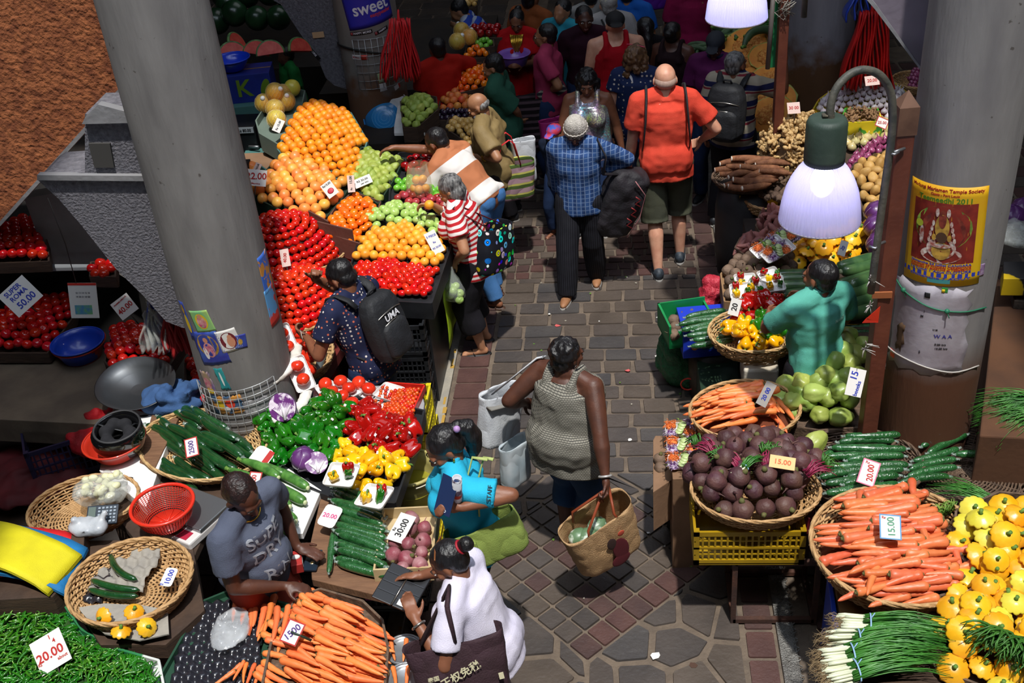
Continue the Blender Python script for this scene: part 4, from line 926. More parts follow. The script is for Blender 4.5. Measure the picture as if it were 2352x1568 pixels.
# vendor's corner behind: teal shelves, scale, cartons
def boxthing(name,label,cat,poly,z0,z1,m,parts=None,inset=0.):
 g=G(); W=[P(x,y,z1) for x,y in poly]; g.prism([(w.x,w.y) for w in W][::-1],z0,z1); o=g.obj(name,m,None,False,mods=[bev(.004,2)]); return tag(o,label,cat)
boxthing('shelf','teal painted shelf board beside the grapefruit','shelf',[(540,400),(568,335),(640,345),(598,400)],.9,1.0,TEAL)
boxthing('tray_side','slanted teal wooden side board left of the grapefruit','board',[(541,350),(548,346),(622,392),(614,400)],.9,1.1,TEAL)
lowerF=[(545,455),(555,400),(590,388),(612,405),(585,440),(570,465)]
FPL=Pln(-1.3,6.4,.80,-.07,.13)
tray_under(lowerF,FPL,'teal tray with a few grapefruit at the pillar edge','tray',TEAL); heap(grapef,[(546,452),(552,398),(584,392),(600,408),(575,452)],FPL,.09,'orange skinned grapefruit half hidden behind the big pillar','grapefruit','grapefruit at the pillar edge',.05)
SCB=mat('scale_black','101114',.4)
t=empty('weighing_scale',P(560,330,1.0),'black weighing scale with clear price strip under the blue carton','scale'); g=G(); g.box((0,0,.10),(.36,.30,.24)); g.obj('body',SCB,t,False,mods=[bev(.01)])
g=G(); g.box((.02,-.155,.19),(.30,.01,.05)); g.obj('price_strip',mat('clear_strip','8b9298',.3),t,False)
for s_,x in(('10.00',-.07),('Rs 80.00',.07)):
 o=bpy.data.objects.new('writing',textmesh(s_,.034,INK,True)); link(o,t); o.location=(x+.02,-.162,.19); o.rotation_euler=(PI/2,0,0)
g=G(); g.tube([(.10,-.16,.04),(.2,-.2,.05)],.012,8); g.obj('handle',STEEL,t)
boxthing('display_shelf','grey teal shelf board carrying the blue fruit carton','shelf',[(505,250),(520,215),(640,190),(632,238)],1.12,1.2,TEAL)
BLC=mat('blue_carton','16277a',.6,'1b2f8c',6); LEAF=mat('carton_green_print','6a8a1c',.6)
t=empty('fruit_carton',P(572,222,1.2),'dark blue fruit carton with a green K print','carton',rz=.15); g=G(); g.box((0,0,.13),(.50,.30,.26)); g.obj('box',BLC,t,False,mods=[bev(.004)])
g=G(); g.box((0,0,.262),(.50,.018,.003)); g.obj('lid_seam',CARDB,t,False)
o=bpy.data.objects.new('writing',textmesh('K',.22,LEAF,True)); link(o,t); o.location=(.0,-.152,.13); o.rotation_euler=(PI/2,0,0)
for x in(-.18,.19):
 g=G(); g.ell((x,-.151,.12),(.04,.002,.09),12,8,Matrix.Rotation(.3,3,'Y')); g.obj('leaf_print',LEAF,t)
def bowl(name,loc,r,h,m,label,cat='bowl',rf=.62,rimw=.012,rot=(0,0,0),th=.004,seg=40,mrim=None,holes=False,group=None):
 t=empty(name,loc,label,cat,group,rot=rot); g=G(); g.lathe([(.001,.004),(r*rf*.9,.004),(r*rf,.012),(r*.92,h*.75),(r,h),(r+.0,h),(r-th,h),(r*.92-th,h*.75),(r*rf-th,.016),(.001,.010)][:],seg,cap=False); g.obj('basin',m,t)
 g=G(); g.tube([((r+rimw*.4)*math.cos(a),(r+rimw*.4)*math.sin(a),h) for a in [2*PI*i/seg for i in range(seg+1)]],rimw*.55,8,False); g.obj('rim',mrim or m,t); return t
bowl('plastic_bowl',P(537,160,1.47),.16,.11,mat('royal_blue_plastic','1a3fd0',.3,coat=.4),'royal blue plastic bowl on the dark blue carton')
# light blue bowls hung on the pillar
a,z=hit(1,880,280,.02); x,y,r=PIL[1]; c=atY(880,275,9.80)
t=bowl('hanging_bowl',c+Vector((0,.05,.0)),.20,.12,BLUEP,'sky blue plastic bowl hung bottom out on the stained pillar','bowl',rot=(-PI/2-.45,0,.1),rf=.60)
g=G(); [g.tube([(k*.115*math.cos(a_),k*.115*math.sin(a_),.0035) for a_ in [2*PI*i/30 for i in range(31)]],.0016,5,False) for k in(.25,.5,.75,.98)]; g.obj('base_rings',mat('pale_blue','7cc4ee',.4),t)
t=bowl('hanging_bowl',c+Vector((.03,.12,.035)),.205,.12,mat('white_plastic','dfe3e6',.4),'white plastic bowl behind the sky blue one on the pillar','bowl',rot=(-PI/2-.45,0,.1),rf=.60)
CORD=mat('black_cord','1c1a1a',.6)
g=G(); cx,cy,r=PIL[1]; g.tube([(cx+(r+.012)*math.cos(a_),cy+(r+.012)*math.sin(a_),1.45-.09*math.sin(a_+.8)) for a_ in [PI+.1+i*(PI-.2)/24 for i in range(25)]],.009,6); tag(g.obj('strap',CORD),'black cord strapped round the stained pillar','cord')
def meshwrap(i,a0,a1,z0,z1,nu,nv,label,out=.012,r=.0023,slope=0.):
 t=empty('wire_mesh',(0,0,0),label,'wire mesh'); cx,cy,R=PIL[i]; R+=out; g=G()
 for j in range(nv+1):
  z=z0+(z1-z0)*j/nv; g.tube([(cx+R*math.cos(a),cy+R*math.sin(a),z+slope*(k/24)) for k,a in [(k,a0+(a1-a0)*k/24) for k in range(25)]],r,5)
 for k in range(nu+1):
  a=a0+(a1-a0)*k/nu; g.tube([(cx+(R+.004)*math.cos(a),cy+(R+.004)*math.sin(a),z0+slope*k/nu),(cx+(R+.004)*math.cos(a),cy+(R+.004)*math.sin(a),z1+slope*k/nu)],r,5)
 g.obj('wires',mat('galvanised_wire','b5b8ba',.35,metal=.5),t); return t
meshwrap(1,-1.9,-.35,1.15,1.62,8,6,'wire mesh wrapped round the stained pillar behind the blue bowl')
a_,z_=hit(0,560,905);
meshwrap(0,-2.75,-.65,z_-.47,z_+.0,13,8,'silver wire mesh wrapped round the foot of the big grey pillar',slope=.06)
# banner and stickers on the bannered pillar
BAN=mat('banner_blue','2b2aa8',.5,'3433b8',3); a,z=hit(1,845,20)
t,a,z=poster(1,843,8,.46,.42,BAN,'banner','blue sweet banner hung high on the stained pillar','banner',rot=.14); wraptext(1,'sweet',.155,a,z,.02,-.04,mat('print_white','eeeef4',.5),t,rot=.14,width=.34); wraptext(1,'easypeeler',.05,a,z,.10,-.115,mat('print_red','e0402c',.5),t,rot=.14)
STB=mat('sticker_black','17161a',.5); PW=MATS['print_white']
for px,py,rt,lab in((829,76,.10,'black HAPPY MORIS sticker on the front of the stained pillar'),(876,70,.25,'black HAPPY sticker near the red bags')):
 t,a,z=poster(1,px,py,.21 if px<850 else .14,.034,STB,'sticker',lab,'sticker',rot=rt); wraptext(1,'HAPPY MORIS' if px<850 else 'HAPPY',.027,a,z,.012,0,PW,t,rot=rt)
 wrapgrid(1,a,z,.022,.026,.003,mat('badge','a5484c',.5),'badge',t,rot=rt,cx_=-.09 if px<850 else -.055,nu=3,nv=3)
c=atY(712,112,10.13); t=empty('sticker',c,'black HAPPY MORIS sticker slanting on the bracket edge','sticker',rot=(PI/2,.98,0)); g=G(); g.box((0,0,0),(.26,.036,.003)); g.obj('sheet',STB,t,False); o=bpy.data.objects.new('writing',textmesh('HAPPY MORIS',.028,PW,True)); link(o,t); o.location=(0,0,.003)
c=atY(731,80,10.14); g=G(); g.box((0,0,0),(.11,.003,.055)); o=tag(g.obj('tape',mat('masking_tape','c9a57c',.7),None,False),'strip of beige tape on the bracket by the pillar','tape'); o.location=c; o.rotation_euler=(0,-.05,0)
t,a,z=poster(1,826,132,.15,.045,mat('paper_white','d8d4d2',.7),'sticker','small white and red advert sticker on the stained pillar','sticker',rot=-.02); wrapgrid(1,a,z,.06,.045,.003,mat('print_red','e0402c',.5),'red_panel',t,cx_=.045,nu=3,nv=2); wraptext(1,'MALL',.026,a,z,-.035,0,INKR,t)
t,a,z=poster(1,879,177,.09,.09,mat('pale_green_paper','a9b98c',.6),'sticker','pale green fruit sticker above the blue bowls','sticker',rot=.1); wrapgrid(1,a,z,.04,.035,.003,mat('print_orange','d9822c',.5),'fruit_print',t,nu=3,nv=3,cx_=.01)
t,a,z=poster(1,880,200,.065,.075,MATS['paper_white'],'sticker','plain white sticker below the green fruit one','sticker',rot=.05,torn=.002)
t,a,z=poster(1,912,199,.07,.045,MATS['paper_white'],'sticker','white and red sticker at the right edge of the pillar','sticker',rot=.2); wrapgrid(1,a,z,.02,.045,.003,MATS['print_red'],'red_panel',t,cx_=.03,nu=3,nv=2,rot=.2)
# red carrier bags hanging
def bagbundle(loc,w,h,m,label,n=16,tw=.0,name='hanging_bags',rot=(0,0,0)):
 t=empty(name,loc,label,'bag bundle',rot=rot); g=G()
 for i in range(n):
  u=i/(n-1)-.5; x0=u*w*.45; x1=u*w; o=U(-.02,.02)
  g.grid(lambda a,b,x0=x0,x1=x1,o=o:Vector((x0+(x1-x0)*b+(.012*math.sin(7*b+i)),o+(a-.5)*(.05+.14*b)+.01*math.sin(9*b+i*2),-h*b+.02*math.sin(i*1.3)*b)),4,10)
 o=g.obj('sheets',m,t,mods=[('SOLIDIFY',dict(thickness=.012))]); g=G(); g.tube([(0,0,.09),(0,0,.02),(.01,0,-.02)],[.008,.012,.03],8); g.obj('hanging_loop',m,t); return t
RBG=mat('red_bag','c4161c',.6,'d8222a',5,.3,25)
bagbundle(atY(915,45,9.6),.36,.52,RBG,'bundle of red carrier bags hanging by the stained pillar',22,rot=(.1,.12,.15))
# crates holding up the front stall
def crate(c,w,d,h,m,label,name='crate',rz=0,mesh=True,group=None,cat='crate',wall=.014,slots=9):
 t=empty(name,c,label,cat,group,rz=rz); g=G(); g.bbox((-w/2,-d/2,0),(w/2,d/2,.012))
 for sx in(-1,1):
  for sy in(-1,1): g.box((sx*(w/2-.015),sy*(d/2-.015),h/2),(.03,.03,h))
 for z in(.02,h*.5,h-.02):
  hh=.03 if z!=h*.5 else .014
  for sy in(-1,1): g.box((0,sy*(d/2-wall/2),z),(w,wall,hh))
  for sx in(-1,1): g.box((sx*(w/2-wall/2),0,z),(wall,d,hh))
 g.obj('frame',m,t,False); g=G()
 n=int(w/.032)
 for sy in(-1,1):
  for i in range(n): g.box((-w/2+w*(i+.5)/n,sy*(d/2-wall/2),h/2),(.010,wall*.6,h-.02))
  for k in(.3,.7): g.box((0,sy*(d/2-wall/2),h*k),(w,wall*.5,.007))
 n=int(d/.032)
 for sx in(-1,1):
  for i in range(n): g.box((sx*(w/2-wall/2),-d/2+d*(i+.5)/n,h/2),(wall*.6,.010,h-.02))
  for k in(.3,.7): g.box((sx*(w/2-wall/2),0,h*k),(wall*.5,d,.007))
 g.obj('lattice',m,t,False); return t
fr=FP.px(990,700)
for i in range(3):
 crate((-1.68,6.62,.0+i*.262),.56,.42,.255,BLK,('black plastic crate on the ground under the front stall','black plastic crate in the middle of the stack under the front stall','black plastic crate at the top of the stack under the front stall')[i])
for j,(x,y) in enumerate(((-2.28,6.72),(-1.66,7.3),(-1.66,8.1),(-2.5,7.6),(-3.0,8.4))):
 g=G(); g.bbox((x-.22,y-.25,0),(x+.22,y+.25,FP.z(x,y)-.125)); o=g.obj('stall_box',CARDB,None,False); tag(o,'cardboard box propping the fruit stall from below','box','boxes propping the fruit stall')
LG=mat('lime_bag','a9c81c',.5,'8fb018',6); g=G(); q=Vector((-1.36,6.9,.0)); g.grid(lambda a,b:q+Vector((.01*math.sin(8*a+3*b)+.03,.0+a*.55,.25+b*.42+.02*math.sin(6*a))),8,6); tag(g.obj('lime_plastic_sheet',LG,None,mods=[('SOLIDIFY',dict(thickness=.004))]),'lime green plastic sheet on the aisle side of the stall','plastic sheet')
g=G(); g.bbox((-1.40,6.55,.0),(-1.385,8.4,.84)); tag(g.obj('side_board',BLK,None,False),'black side panel of the stall along the aisle','panel')
# price cards on the fruit
sign(FP.px(602,468)+Vector((0,0,.22)),.155,.125,[('22.00',.07,0,.01,INKR,.05),('Mauritius',.018,.0,-.045,INKR)],'white card reading 22.00 in red above the tomato mounds',roll=-.18,stick=.14,up=(0,0,1))
sign(FP.px(648,330)+Vector((0,0,.16)),.07,.11,[('Rs 15.00',.024,0,0,INK,PI/2)],'small white 15.00 card between pomelos and oranges',roll=-.5)
sign(FP.px(765,478)+Vector((0,0,.16)),.09,.12,[('Rs15.00',.022,0,.04)],'white card with a cut grapefruit picture on the grapefruit',roll=.55)
g=G(); g.ell((0,0,0),(.026,.022,.002),16,4); o=g.obj('fruit_picture',mat('print_pink','c4283c',.5)); o.parent=[x for x in COL.objects if x.name.startswith('price_card')][-1]; o.location=(0,-.015,.003)
sign(FP.px(813,460)+Vector((0,0,.14)),.055,.13,[('15.00',.028,0,.03,INK,PI/2),('Rs',.02,0,-.04,INK,PI/2)],'narrow pinkish 15.00 card between tangerines and guavas',card=CARDP)
sign(FP.px(838,446)+Vector((0,0,.11)),.14,.085,[('RS 30.00',.026,0,.01),('per kilo',.02,.01,-.02)],'white 30.00 card lying on the guavas',n=Vector((0,-.5,.9)),roll=.45)
sign(FP.px(1028,520)+Vector((0,0,.10)),.07,.13,[('5 PIECE',.018,0,.03,INKB,-.3),('25.00',.02,0,-.01,INKB,-.3)],'small card with blue writing at the edge of the green apples',roll=.35)
sign(FP.px(1002,590)+Vector((0,0,.12)),.085,.17,[('5 PIECE',.022,0,.05,INKB,-.1),('Rs',.02,0,0,INKB),('RS 20.00',.018,0,-.04,INKB)],'tall card reading 5 PIECE on the small oranges',roll=.4)
sign(FP.px(593,412)+Vector((0,0,.08)),.05,.12,[('2 POUR',.02,0,.02,INK,PI/2)],'pinkish card leaning by the pillar edge grapefruit',card=CARDP,roll=-.5)
# tomato mounds in wide baskets
TB=Pln(-2.3,6.5,.86,0,0)
c1=P(655,592,.88); basket((c1.x,c1.y,.80),.47,.12,'wide wicker basket under the upper tomato mound',WICL,.85); mound('packing',(c1.x,c1.y,.86),.39,.27,mat('dark_packing','3a1410',.9),'dark packing under the upper tomato mound','packing')
dome(tomato,(c1.x,c1.y,.87),.41,.30,.062,'round red tomato in the upper basket mound beside the pillar','tomato','round tomatoes in the upper basket mound',upright=True)
c2=P(676,712,.88); basket((c2.x,c2.y,.80),.42,.12,'wide wicker basket under the lower tomato mound',WICL,.85); mound('packing',(c2.x,c2.y,.86),.335,.24,MATS['dark_packing'],'dark packing under the lower tomato mound','packing')
tomato2=[single('tomato',mat('tomato_skin_scarlet','d42412',.16,'de3218',4,0,0,var=.09,hue=.005,coat=.5),.062,oz=.86,dim=.10,lob=5,la=.012)]
dome(tomato2,(c2.x,c2.y,.87),.355,.27,.059,'scarlet tomato in the lower basket mound by the backpacker','tomato','scarlet tomatoes in the lower basket mound',upright=True)
mid=[(730,600),(775,585),(830,620),(815,690),(770,760),(755,700),(745,640)]
MP=Pln(-2.3,6.5,.80,0,.02); tray_under(mid,MP,'dark tray of plum tomatoes between mounds and backpacker','tray',BLK); heap(plumt,mid,MP,.054,'red plum tomato between the mounds and the backpacker','plum tomato','plum tomatoes behind the backpacker',.04)
for pl_,lab in(([(715,520),(760,545),(762,575),(730,560)],'brown carton flap between grapefruit and tangerines'),([(735,545),(815,565),(820,600),(740,585)],'reddish carton side behind the backpacker')):
 W=[FP.px(*p) for p in pl_]; g=G(); a=[w+Vector((0,0,.13)) for w in W[:2]]+[W[1]+Vector((0,0,-.08)),W[0]+Vector((0,0,-.08))]; b=[v+Vector((.0,.015,0)) for v in a]; g.add(a+b,[(0,1,2,3),(7,6,5,4),(0,4,5,1),(1,5,6,2),(2,6,7,3),(3,7,4,0)]); tag(g.obj('carton_flap',BRC,None,False),lab,'carton')
sign(P(655,592,1.26),.06,.12,[('40.00',.03,0,0,INKR,1.4)],'small pinkish 40.00 card on a tall stick in the tomatoes',card=CARDP,stick=.2,roll=.1)
W=[FP.px(575,470),FP.px(650,480)]; g=G(); g.bbox((W[0].x,W[0].y-.02,.8),(W[1].x,W[0].y,1.0)); tag(g.obj('carton_flap',BRC,None,False),'dark brown carton side behind the 22.00 card','carton')
# stall table under the mounds, with its grey edge rail running forward
g=G(); q=[P(560,640,.78),P(770,560,.78),P(850,690,.78),P(722,900,.78),P(560,900,.78)]; g.prism([(v.x,v.y) for v in q][::-1],.70,.78); TT=tag(g.obj('stall_table',mat('red_board','6e1c18',.7,'4a1612',5),None,False),'dark red table under the tomato mounds','table')
g=G(); a=P(775,700,.80); b=P(705,935,.80); g.tube([a,b],.028,6,flat=.8); g.obj('edge_rail',mat('grey_rail','4a5254',.5,'5c6466',9),TT)
for x,y in((-2.2,6.2),(-2.9,6.2),(-2.3,5.75)):
 g=G(); g.bbox((x-.03,y-.03,0),(x+.03,y+.03,.70)); g.obj('leg',DKW,TT,False)
boxthing('carton','bright red carton standing under the tomato table','carton',[(745,760),(790,770),(760,880),(740,870)],.0,.42,mat('red_carton','b82418',.6))
boxthing('carton','green carton on the ground behind the tomato trays','carton',[(715,800),(760,820),(745,890),(700,880)],.0,.36,mat('green_carton2','3a7a2c',.6))
# front left stall: peppers, cucumbers, trays
TZ=.84
def along(protos,p0,p1,n,L,label,cat,group,dz=0,jit=.01,ja=.08,a=0,z=None,tilt=0,sc=(.92,1.05)):
 p0=Vector(p0);p1=Vector(p1)
 for i in range(n):
  q=p0.lerp(p1,(i+.5)/n); random.choice(protos).at((q.x+U(-jit,jit),q.y+U(-jit,jit),q.z+dz+U(0,.004)),(U(-3,3) if tilt is None else 0,tilt or 0,a+U(-ja,ja)),U(*sc),label,group,cat)
def board(poly,z0,z1,m,name,label,cat,bv=.004):
 W=[P(x,y,z1) for x,y in poly]; g=G(); g.prism([(w.x,w.y) for w in W][::-1],z0,z1); return tag(g.obj(name,m,None,False,mods=[bev(bv,2)]),label,cat)
PT=board([(590,1010),(905,900),(965,905),(972,960),(918,1150),(905,1188),(990,1190),(990,1320),(880,1370),(716,1330),(712,1250),(740,1125),(620,1060)],.74,.79,WOOD,'stall_table','brown wooden table under the peppers and wrapped cucumbers','table')
for x,y in((-1.45,4.1),(-2.1,4.1),(-1.4,5.4),(-2.2,5.3)):
 g=G(); g.bbox((x-.03,y-.03,0),(x+.03,y+.03,.74)); g.obj('leg',DKW,PT,False)
PP=Pln(-1.7,5.0,.84,0,.10)
pbox=[(598,975),(640,1080),(690,1110),(775,1150),(905,1160),(955,1010),(968,955),(870,935),(800,925),(720,930)]
tray_under(pbox,PP,'black steel tray heaped with green, red and yellow peppers','tray',BLK,depth=.05,rim=.035)
gp=[pepper(PGR,seed=i) for i in range(4)]; rp=[pepper(PRD,seed=i,d=.085,h=.10) for i in range(3)]; yp=[pepper(PYL,seed=i,d=.082,h=.086) for i in range(4)]
heap(gp,[(604,980),(640,1072),(700,1095),(760,1080),(792,1035),(800,1000),(822,960),(770,925),(715,935),(700,965),(640,965)],PP,.095,'glossy green bell pepper with a tiny price sticker','bell pepper','green bell peppers on the front left table',.09,.2,sp=1.0,sc=(1.05,1.2))
heap(rp,[(822,965),(848,940),(880,975),(950,985),(962,1010),(948,1060),(900,1062),(845,1050),(800,1025)],PP,.093,'glossy red bell pepper beside the cherry tomatoes','bell pepper','red bell peppers on the front left table',.08,.18,sp=.97,sc=(1.05,1.2))
heap(yp,[(795,1022),(840,1050),(895,1060),(945,1065),(935,1105),(910,1140),(850,1142),(775,1140),(770,1075)],PP,.088,'glossy yellow bell pepper in the front left heap','bell pepper','yellow bell peppers on the front left table',.08,.2,sp=1.0,sc=(1.05,1.18))
# cut purple cabbages
def cabbage(loc,r,label,cut=False,rot=None,rest=True):
 g=G(); g.ell((0,0,0),(r,r,r*.95),26,18,None,lambda v,t,a:1+.035*math.sin(3*a+4*v.z)+.02*math.sin(7*a-3*v.z)); t=tag(g.obj('purple_cabbage',CAB),label,'cabbage'); t.location=loc; t.rotation_euler=rot or (0,0,0)
 if cut: g=G(); g.lathe([(.001,r*.30),(r*.9,r*.30),(r*.93,r*.26)],30); g.v=[(x*1.04,y*1.04,z) for x,y,z in g.v]; o=g.obj('cut_face',CABC,t,False);
 for i in range(5):
  g=G(); a0=i*1.26; pts=[Vector((math.sin(t_)*math.cos(a0+.5*t_),math.sin(t_)*math.sin(a0+.5*t_),-math.cos(t_)))*r*1.01 for t_ in [.3+k*.2 for k in range(11)]]; g.tube(pts,[.004*(1-k/14) for k in range(11)],5); g.obj('leaf_rib',mat('cabbage_rib','b79cc0',.5),t)
 return t
def halfcab(loc,r,label,n,roll=0):
 M=frameM(n,(0,0,1),roll); g=G(); g.ell((0,0,0),(r,r,r*.9),26,14,None,lambda v,t,a:1); g.v=[(x,y,min(z,0)) for x,y,z in g.v]; t=tag(g.obj('cut_cabbage',CAB),label,'cabbage'); t.location=loc; t.rotation_euler=M.to_euler()
 g=G(); g.lathe([(.001,.001),(r*.98,.001),(r*.99,-.003)],30,fn=lambda q,z,a,u:(q,z)); g.obj('cut_face',CABC,t,False)
 g=G()
 for k in range(6):
  for sg in(-1,1): g.tube([(0,-r*.8,.002),(sg*r*(.1+.1*k),-r*.3+.05*r*k,.003),(sg*r*(.12+.12*k),r*(.35-.05*k),.002)],[.005,.003,.001],4)
 g.tube([(0,-r*.9,.002),(0,r*.3,.002)],[.012,.003],5); g.obj('core',mat('cabbage_white','e6dde6',.5),t); return t
q=PP.px(705,1085); cabbage((q.x,q.y,q.z+.10),.075,'whole purple cabbage lying against the green peppers')
q=PP.px(735,1100); halfcab((q.x,q.y,q.z+.12),.065,'cut purple cabbage with white veins beside the whole one',(.2,-.6,.8))
def wrapped(c,w,l,label,items,rz=0,tilt=(0,0),z=0):
 t=foamtray(c,w,l,label,(),rz,tilt); M=t.rotation_euler.to_matrix(); C_=Vector(c)
 for pr,x,y,zz,lab,grp,cat,sc in items: pr.at(C_+M@Vector((x,y,zz)),(U(-.5,.5),U(-.5,.5),U(0,6)),sc,lab,grp,cat)
 return t
btom=[single('tomato',mat('big_tomato','d8301a',.15,'e03c20',5,0,0,var=.06,coat=.6),.088,oz=.84,dim=.1,lob=5,la=.01)]
def tomtray(px,py,z,rz,label,n=2,tilt=(0,0)):
 wrapped(P(px,py,z),.12,.21,label,[(btom[0],0,-.05+.1*i,.048,'big red tomato on a white foam tray','big tomatoes on foam trays','tomato',1) for i in range(n)],rz,tilt)
board([(720,885),(965,885),(975,925),(968,975),(860,985),(715,935)],.79,.86,mat('clear_lid','b9bcc0',.25,metal=.4),'steel_tray','steel tray under the foam trays of tomatoes','tray')
for i,(x,y,r,lab) in enumerate(((757,905,.6,'foam tray with two big tomatoes, leftmost of the back row'),(795,897,.75,'foam tray with two big tomatoes, second of the back row'),(838,900,.85,'foam tray with two big tomatoes beside the cherry tomato pack'),(757,935,.5,'foam tray of tomatoes lying in front at left'),(800,932,.8,'foam tray with two big tomatoes in the middle front'))): tomtray(x,y,.885+.012*(i%2),r,lab)
CHT=mat('cherry_tomato_skin','c93414',.2,'d84a18',5,0,0,var=.15,hue=.012,coat=.5); cherry=[single('cherry_tomato',CHT,.026,el=1.15,seg=12,rings=8)]
t=empty('red_tray',P(915,932,.86),'red plastic tray full of cherry tomatoes','tray',rz=-.14); g=G(); g.bbox((-.13,-.17,0),(.13,.17,.012));
for a,b in(((-.13,-.17,0),(-.12,.17,.05)),((.12,-.17,0),(.13,.17,.05)),((-.13,-.17,0),(.13,-.16,.05)),((-.13,.16,0),(.13,.17,.05))): g.bbox(a,b)
g.obj('tray',REDP,t,False);
heap(cherry,[(868,966),(905,900),(962,897),(945,970)],Pln(0,0,.885,0,0),.026,'tiny cherry tomato in the red tray','cherry tomato','loose cherry tomatoes in the red tray',.02,.05,sp=.95)
for x,y in((893,905),(878,935)):
 t=foamtray(P(x,y,.90+.004*(x<885)),.14,.16,'foam tray of pale cherry tomatoes under film, '+('upper' if y<920 else 'lower')+' one beside the red tray',(),-.35,(-.1,.1)); C_=P(x,y,.91)
 for k in range(14): cherry[0].at(C_+Vector((-.045+.03*(k%4)+U(-.006,.006),-.045+.03*(k//4)+U(-.006,.006),.014)),rr(),.85,'small cherry tomato under film on a foam tray','cherry tomatoes under film','cherry tomato')
ycap=[pepper(PYL,d=.06,h=.062,seed=11,sticker=False)]; rcap=[pepper(PRD,d=.06,h=.06,seed=12,sticker=False)]; gcap=[pepper(PGR,d=.045,h=.085,seed=13,sticker=False)]
def capstray(c,rz,label,tilt=(0,0),s=1.):
 wrapped(c,.165*s,.155*s,label,[(ycap[0],-.032,-.03,.035,'small yellow pepper on a foam tray','small yellow peppers on foam trays','bell pepper',s),(rcap[0],-.028 if U(0,1)<.5 else .03,.036,.035,'small red pepper on a foam tray','small red peppers on foam trays','bell pepper',s),(gcap[0],.040,-.005 if s>.9 else -.02,.03,'small green pepper on a foam tray','small green peppers on foam trays','bell pepper',s)],rz,tilt)
capstray(P(786,1095,1.0),-.15,'foam tray of mixed small peppers lying on the yellow peppers',(.15,0)); capstray(P(862,1145,.99),-.35,'foam tray of mixed small peppers beside the yellow peppers',(.1,-.1))
# wrapped cucumbers
cw=[cucumber(seed=i,bend=b) for i,b in enumerate((.03,-.03,.05))]
A0=P(820,1130,.82); A1=P(835,1315,.82); ang=math.atan2((P(905,1185,.82)-P(755,1140,.82)).y,(P(905,1185,.82)-P(755,1140,.82)).x)
along(cw,A0,A1,15,.3,'film wrapped cucumber in the front row of the pile by the beetroots','cucumber','film wrapped cucumbers on the brown table',.0,.008,.05,ang+.05)
along(cw,A0+Vector((0,-.03,.04)),A1+Vector((0,.05,.04)),11,.3,'film wrapped cucumber in the front row of the pile by the beetroots','cucumber','film wrapped cucumbers on the brown table',.0,.012,.07,ang)
along(cw,P(780,1205,.82),P(750,1300,.82),3,.3,'film wrapped cucumber lying crosswise left of the pile','cucumber','crosswise cucumbers left of the pile',.0,.01,.1,PI/2+.2,sc=(.6,.75))
sign(P(758,1185,.90),.10,.13,[('20.00',.036,0,0,INKP,.1)],'white card with pink numbers beside the wrapped cucumbers',n=Vector((0,-.3,.95)),roll=-.35,rnd=.02)
# beetroots in a wooden box
bx=P(938,1255,.80); t=empty('wooden_box',bx,'pale wooden box of pink beetroots beside the cucumbers','box',rz=.06); g=G(); g.bbox((-.14,-.22,-.02),(.14,.22,0))
for a,b in(((-.15,-.22,-.02),(-.14,.22,.07)),((.14,-.22,-.02),(.15,.22,.07)),((-.15,-.23,-.02),(.15,-.22,.07)),((-.15,.22,-.02),(.15,.23,.07))): g.bbox(a,b)
g.obj('slats',mat('pale_wood','c9b48c',.7,'b59a6c',8),t,False)
bb=[beet(BEM2,.085,i) for i in range(3)]
for x,y,z in((945,1200,.04),(975,1215,.03),(940,1222,.05),(972,1245,.03),(910,1250,.04),(940,1262,.06),(970,1275,.04),(905,1280,.04),(935,1290,.04),(965,1300,.03),(925,1310,.03)):
 q=P(x,y,.84); random.choice(bb).at((q.x,q.y,.80+z+.02),rr(),U(.85,1.15),'dusty pink beetroot in the pale wooden box','beetroots in the pale wooden box','beetroot')
sign(P(922,1212,.92),.09,.17,[('30:00',.05,.005,.0,INK,PI/2),('Rs',.022,-.03,-.02,INK,PI/2)],'white card with black 30:00 beside the pink beetroots',n=Vector((0,-.25,.97)),roll=-.35)
# yellow crate and pale bucket in front of the table
crate(P(955,1010,.42),.24,.30,.34,YELP,'yellow plastic crate standing up behind the yellow peppers')
crate(P(968,1075,.05),.26,.30,.34,YELP,'yellow plastic crate beside the pale bucket'); q=P(952,1150,.40); crate((q.x,q.y,.03),.3,.3,.36,YELP,'yellow plastic crate under the cream bucket')
BUK=mat('bucket_cream','b9ae6c',.5,'a39a5a',6); t=bowl('bucket',P(952,1150,.40),.155,.26,BUK,'cream plastic bucket with yellowish water beside the table','bucket',rf=.85,rimw=.02)
g=G(); g.lathe([(.001,.13),(.143,.13)],36,cap=False); g.obj('water',mat('bucket_water','8f8a2e',.08,coat=.5),t); g=G(); g.tube([(.17*math.cos(a),.17*math.sin(a),.235) for a in [i*PI/20-1.2 for i in range(21)]],.004,6,False); g.obj('handle',mat('white_plastic2','cfcab8',.5),t)
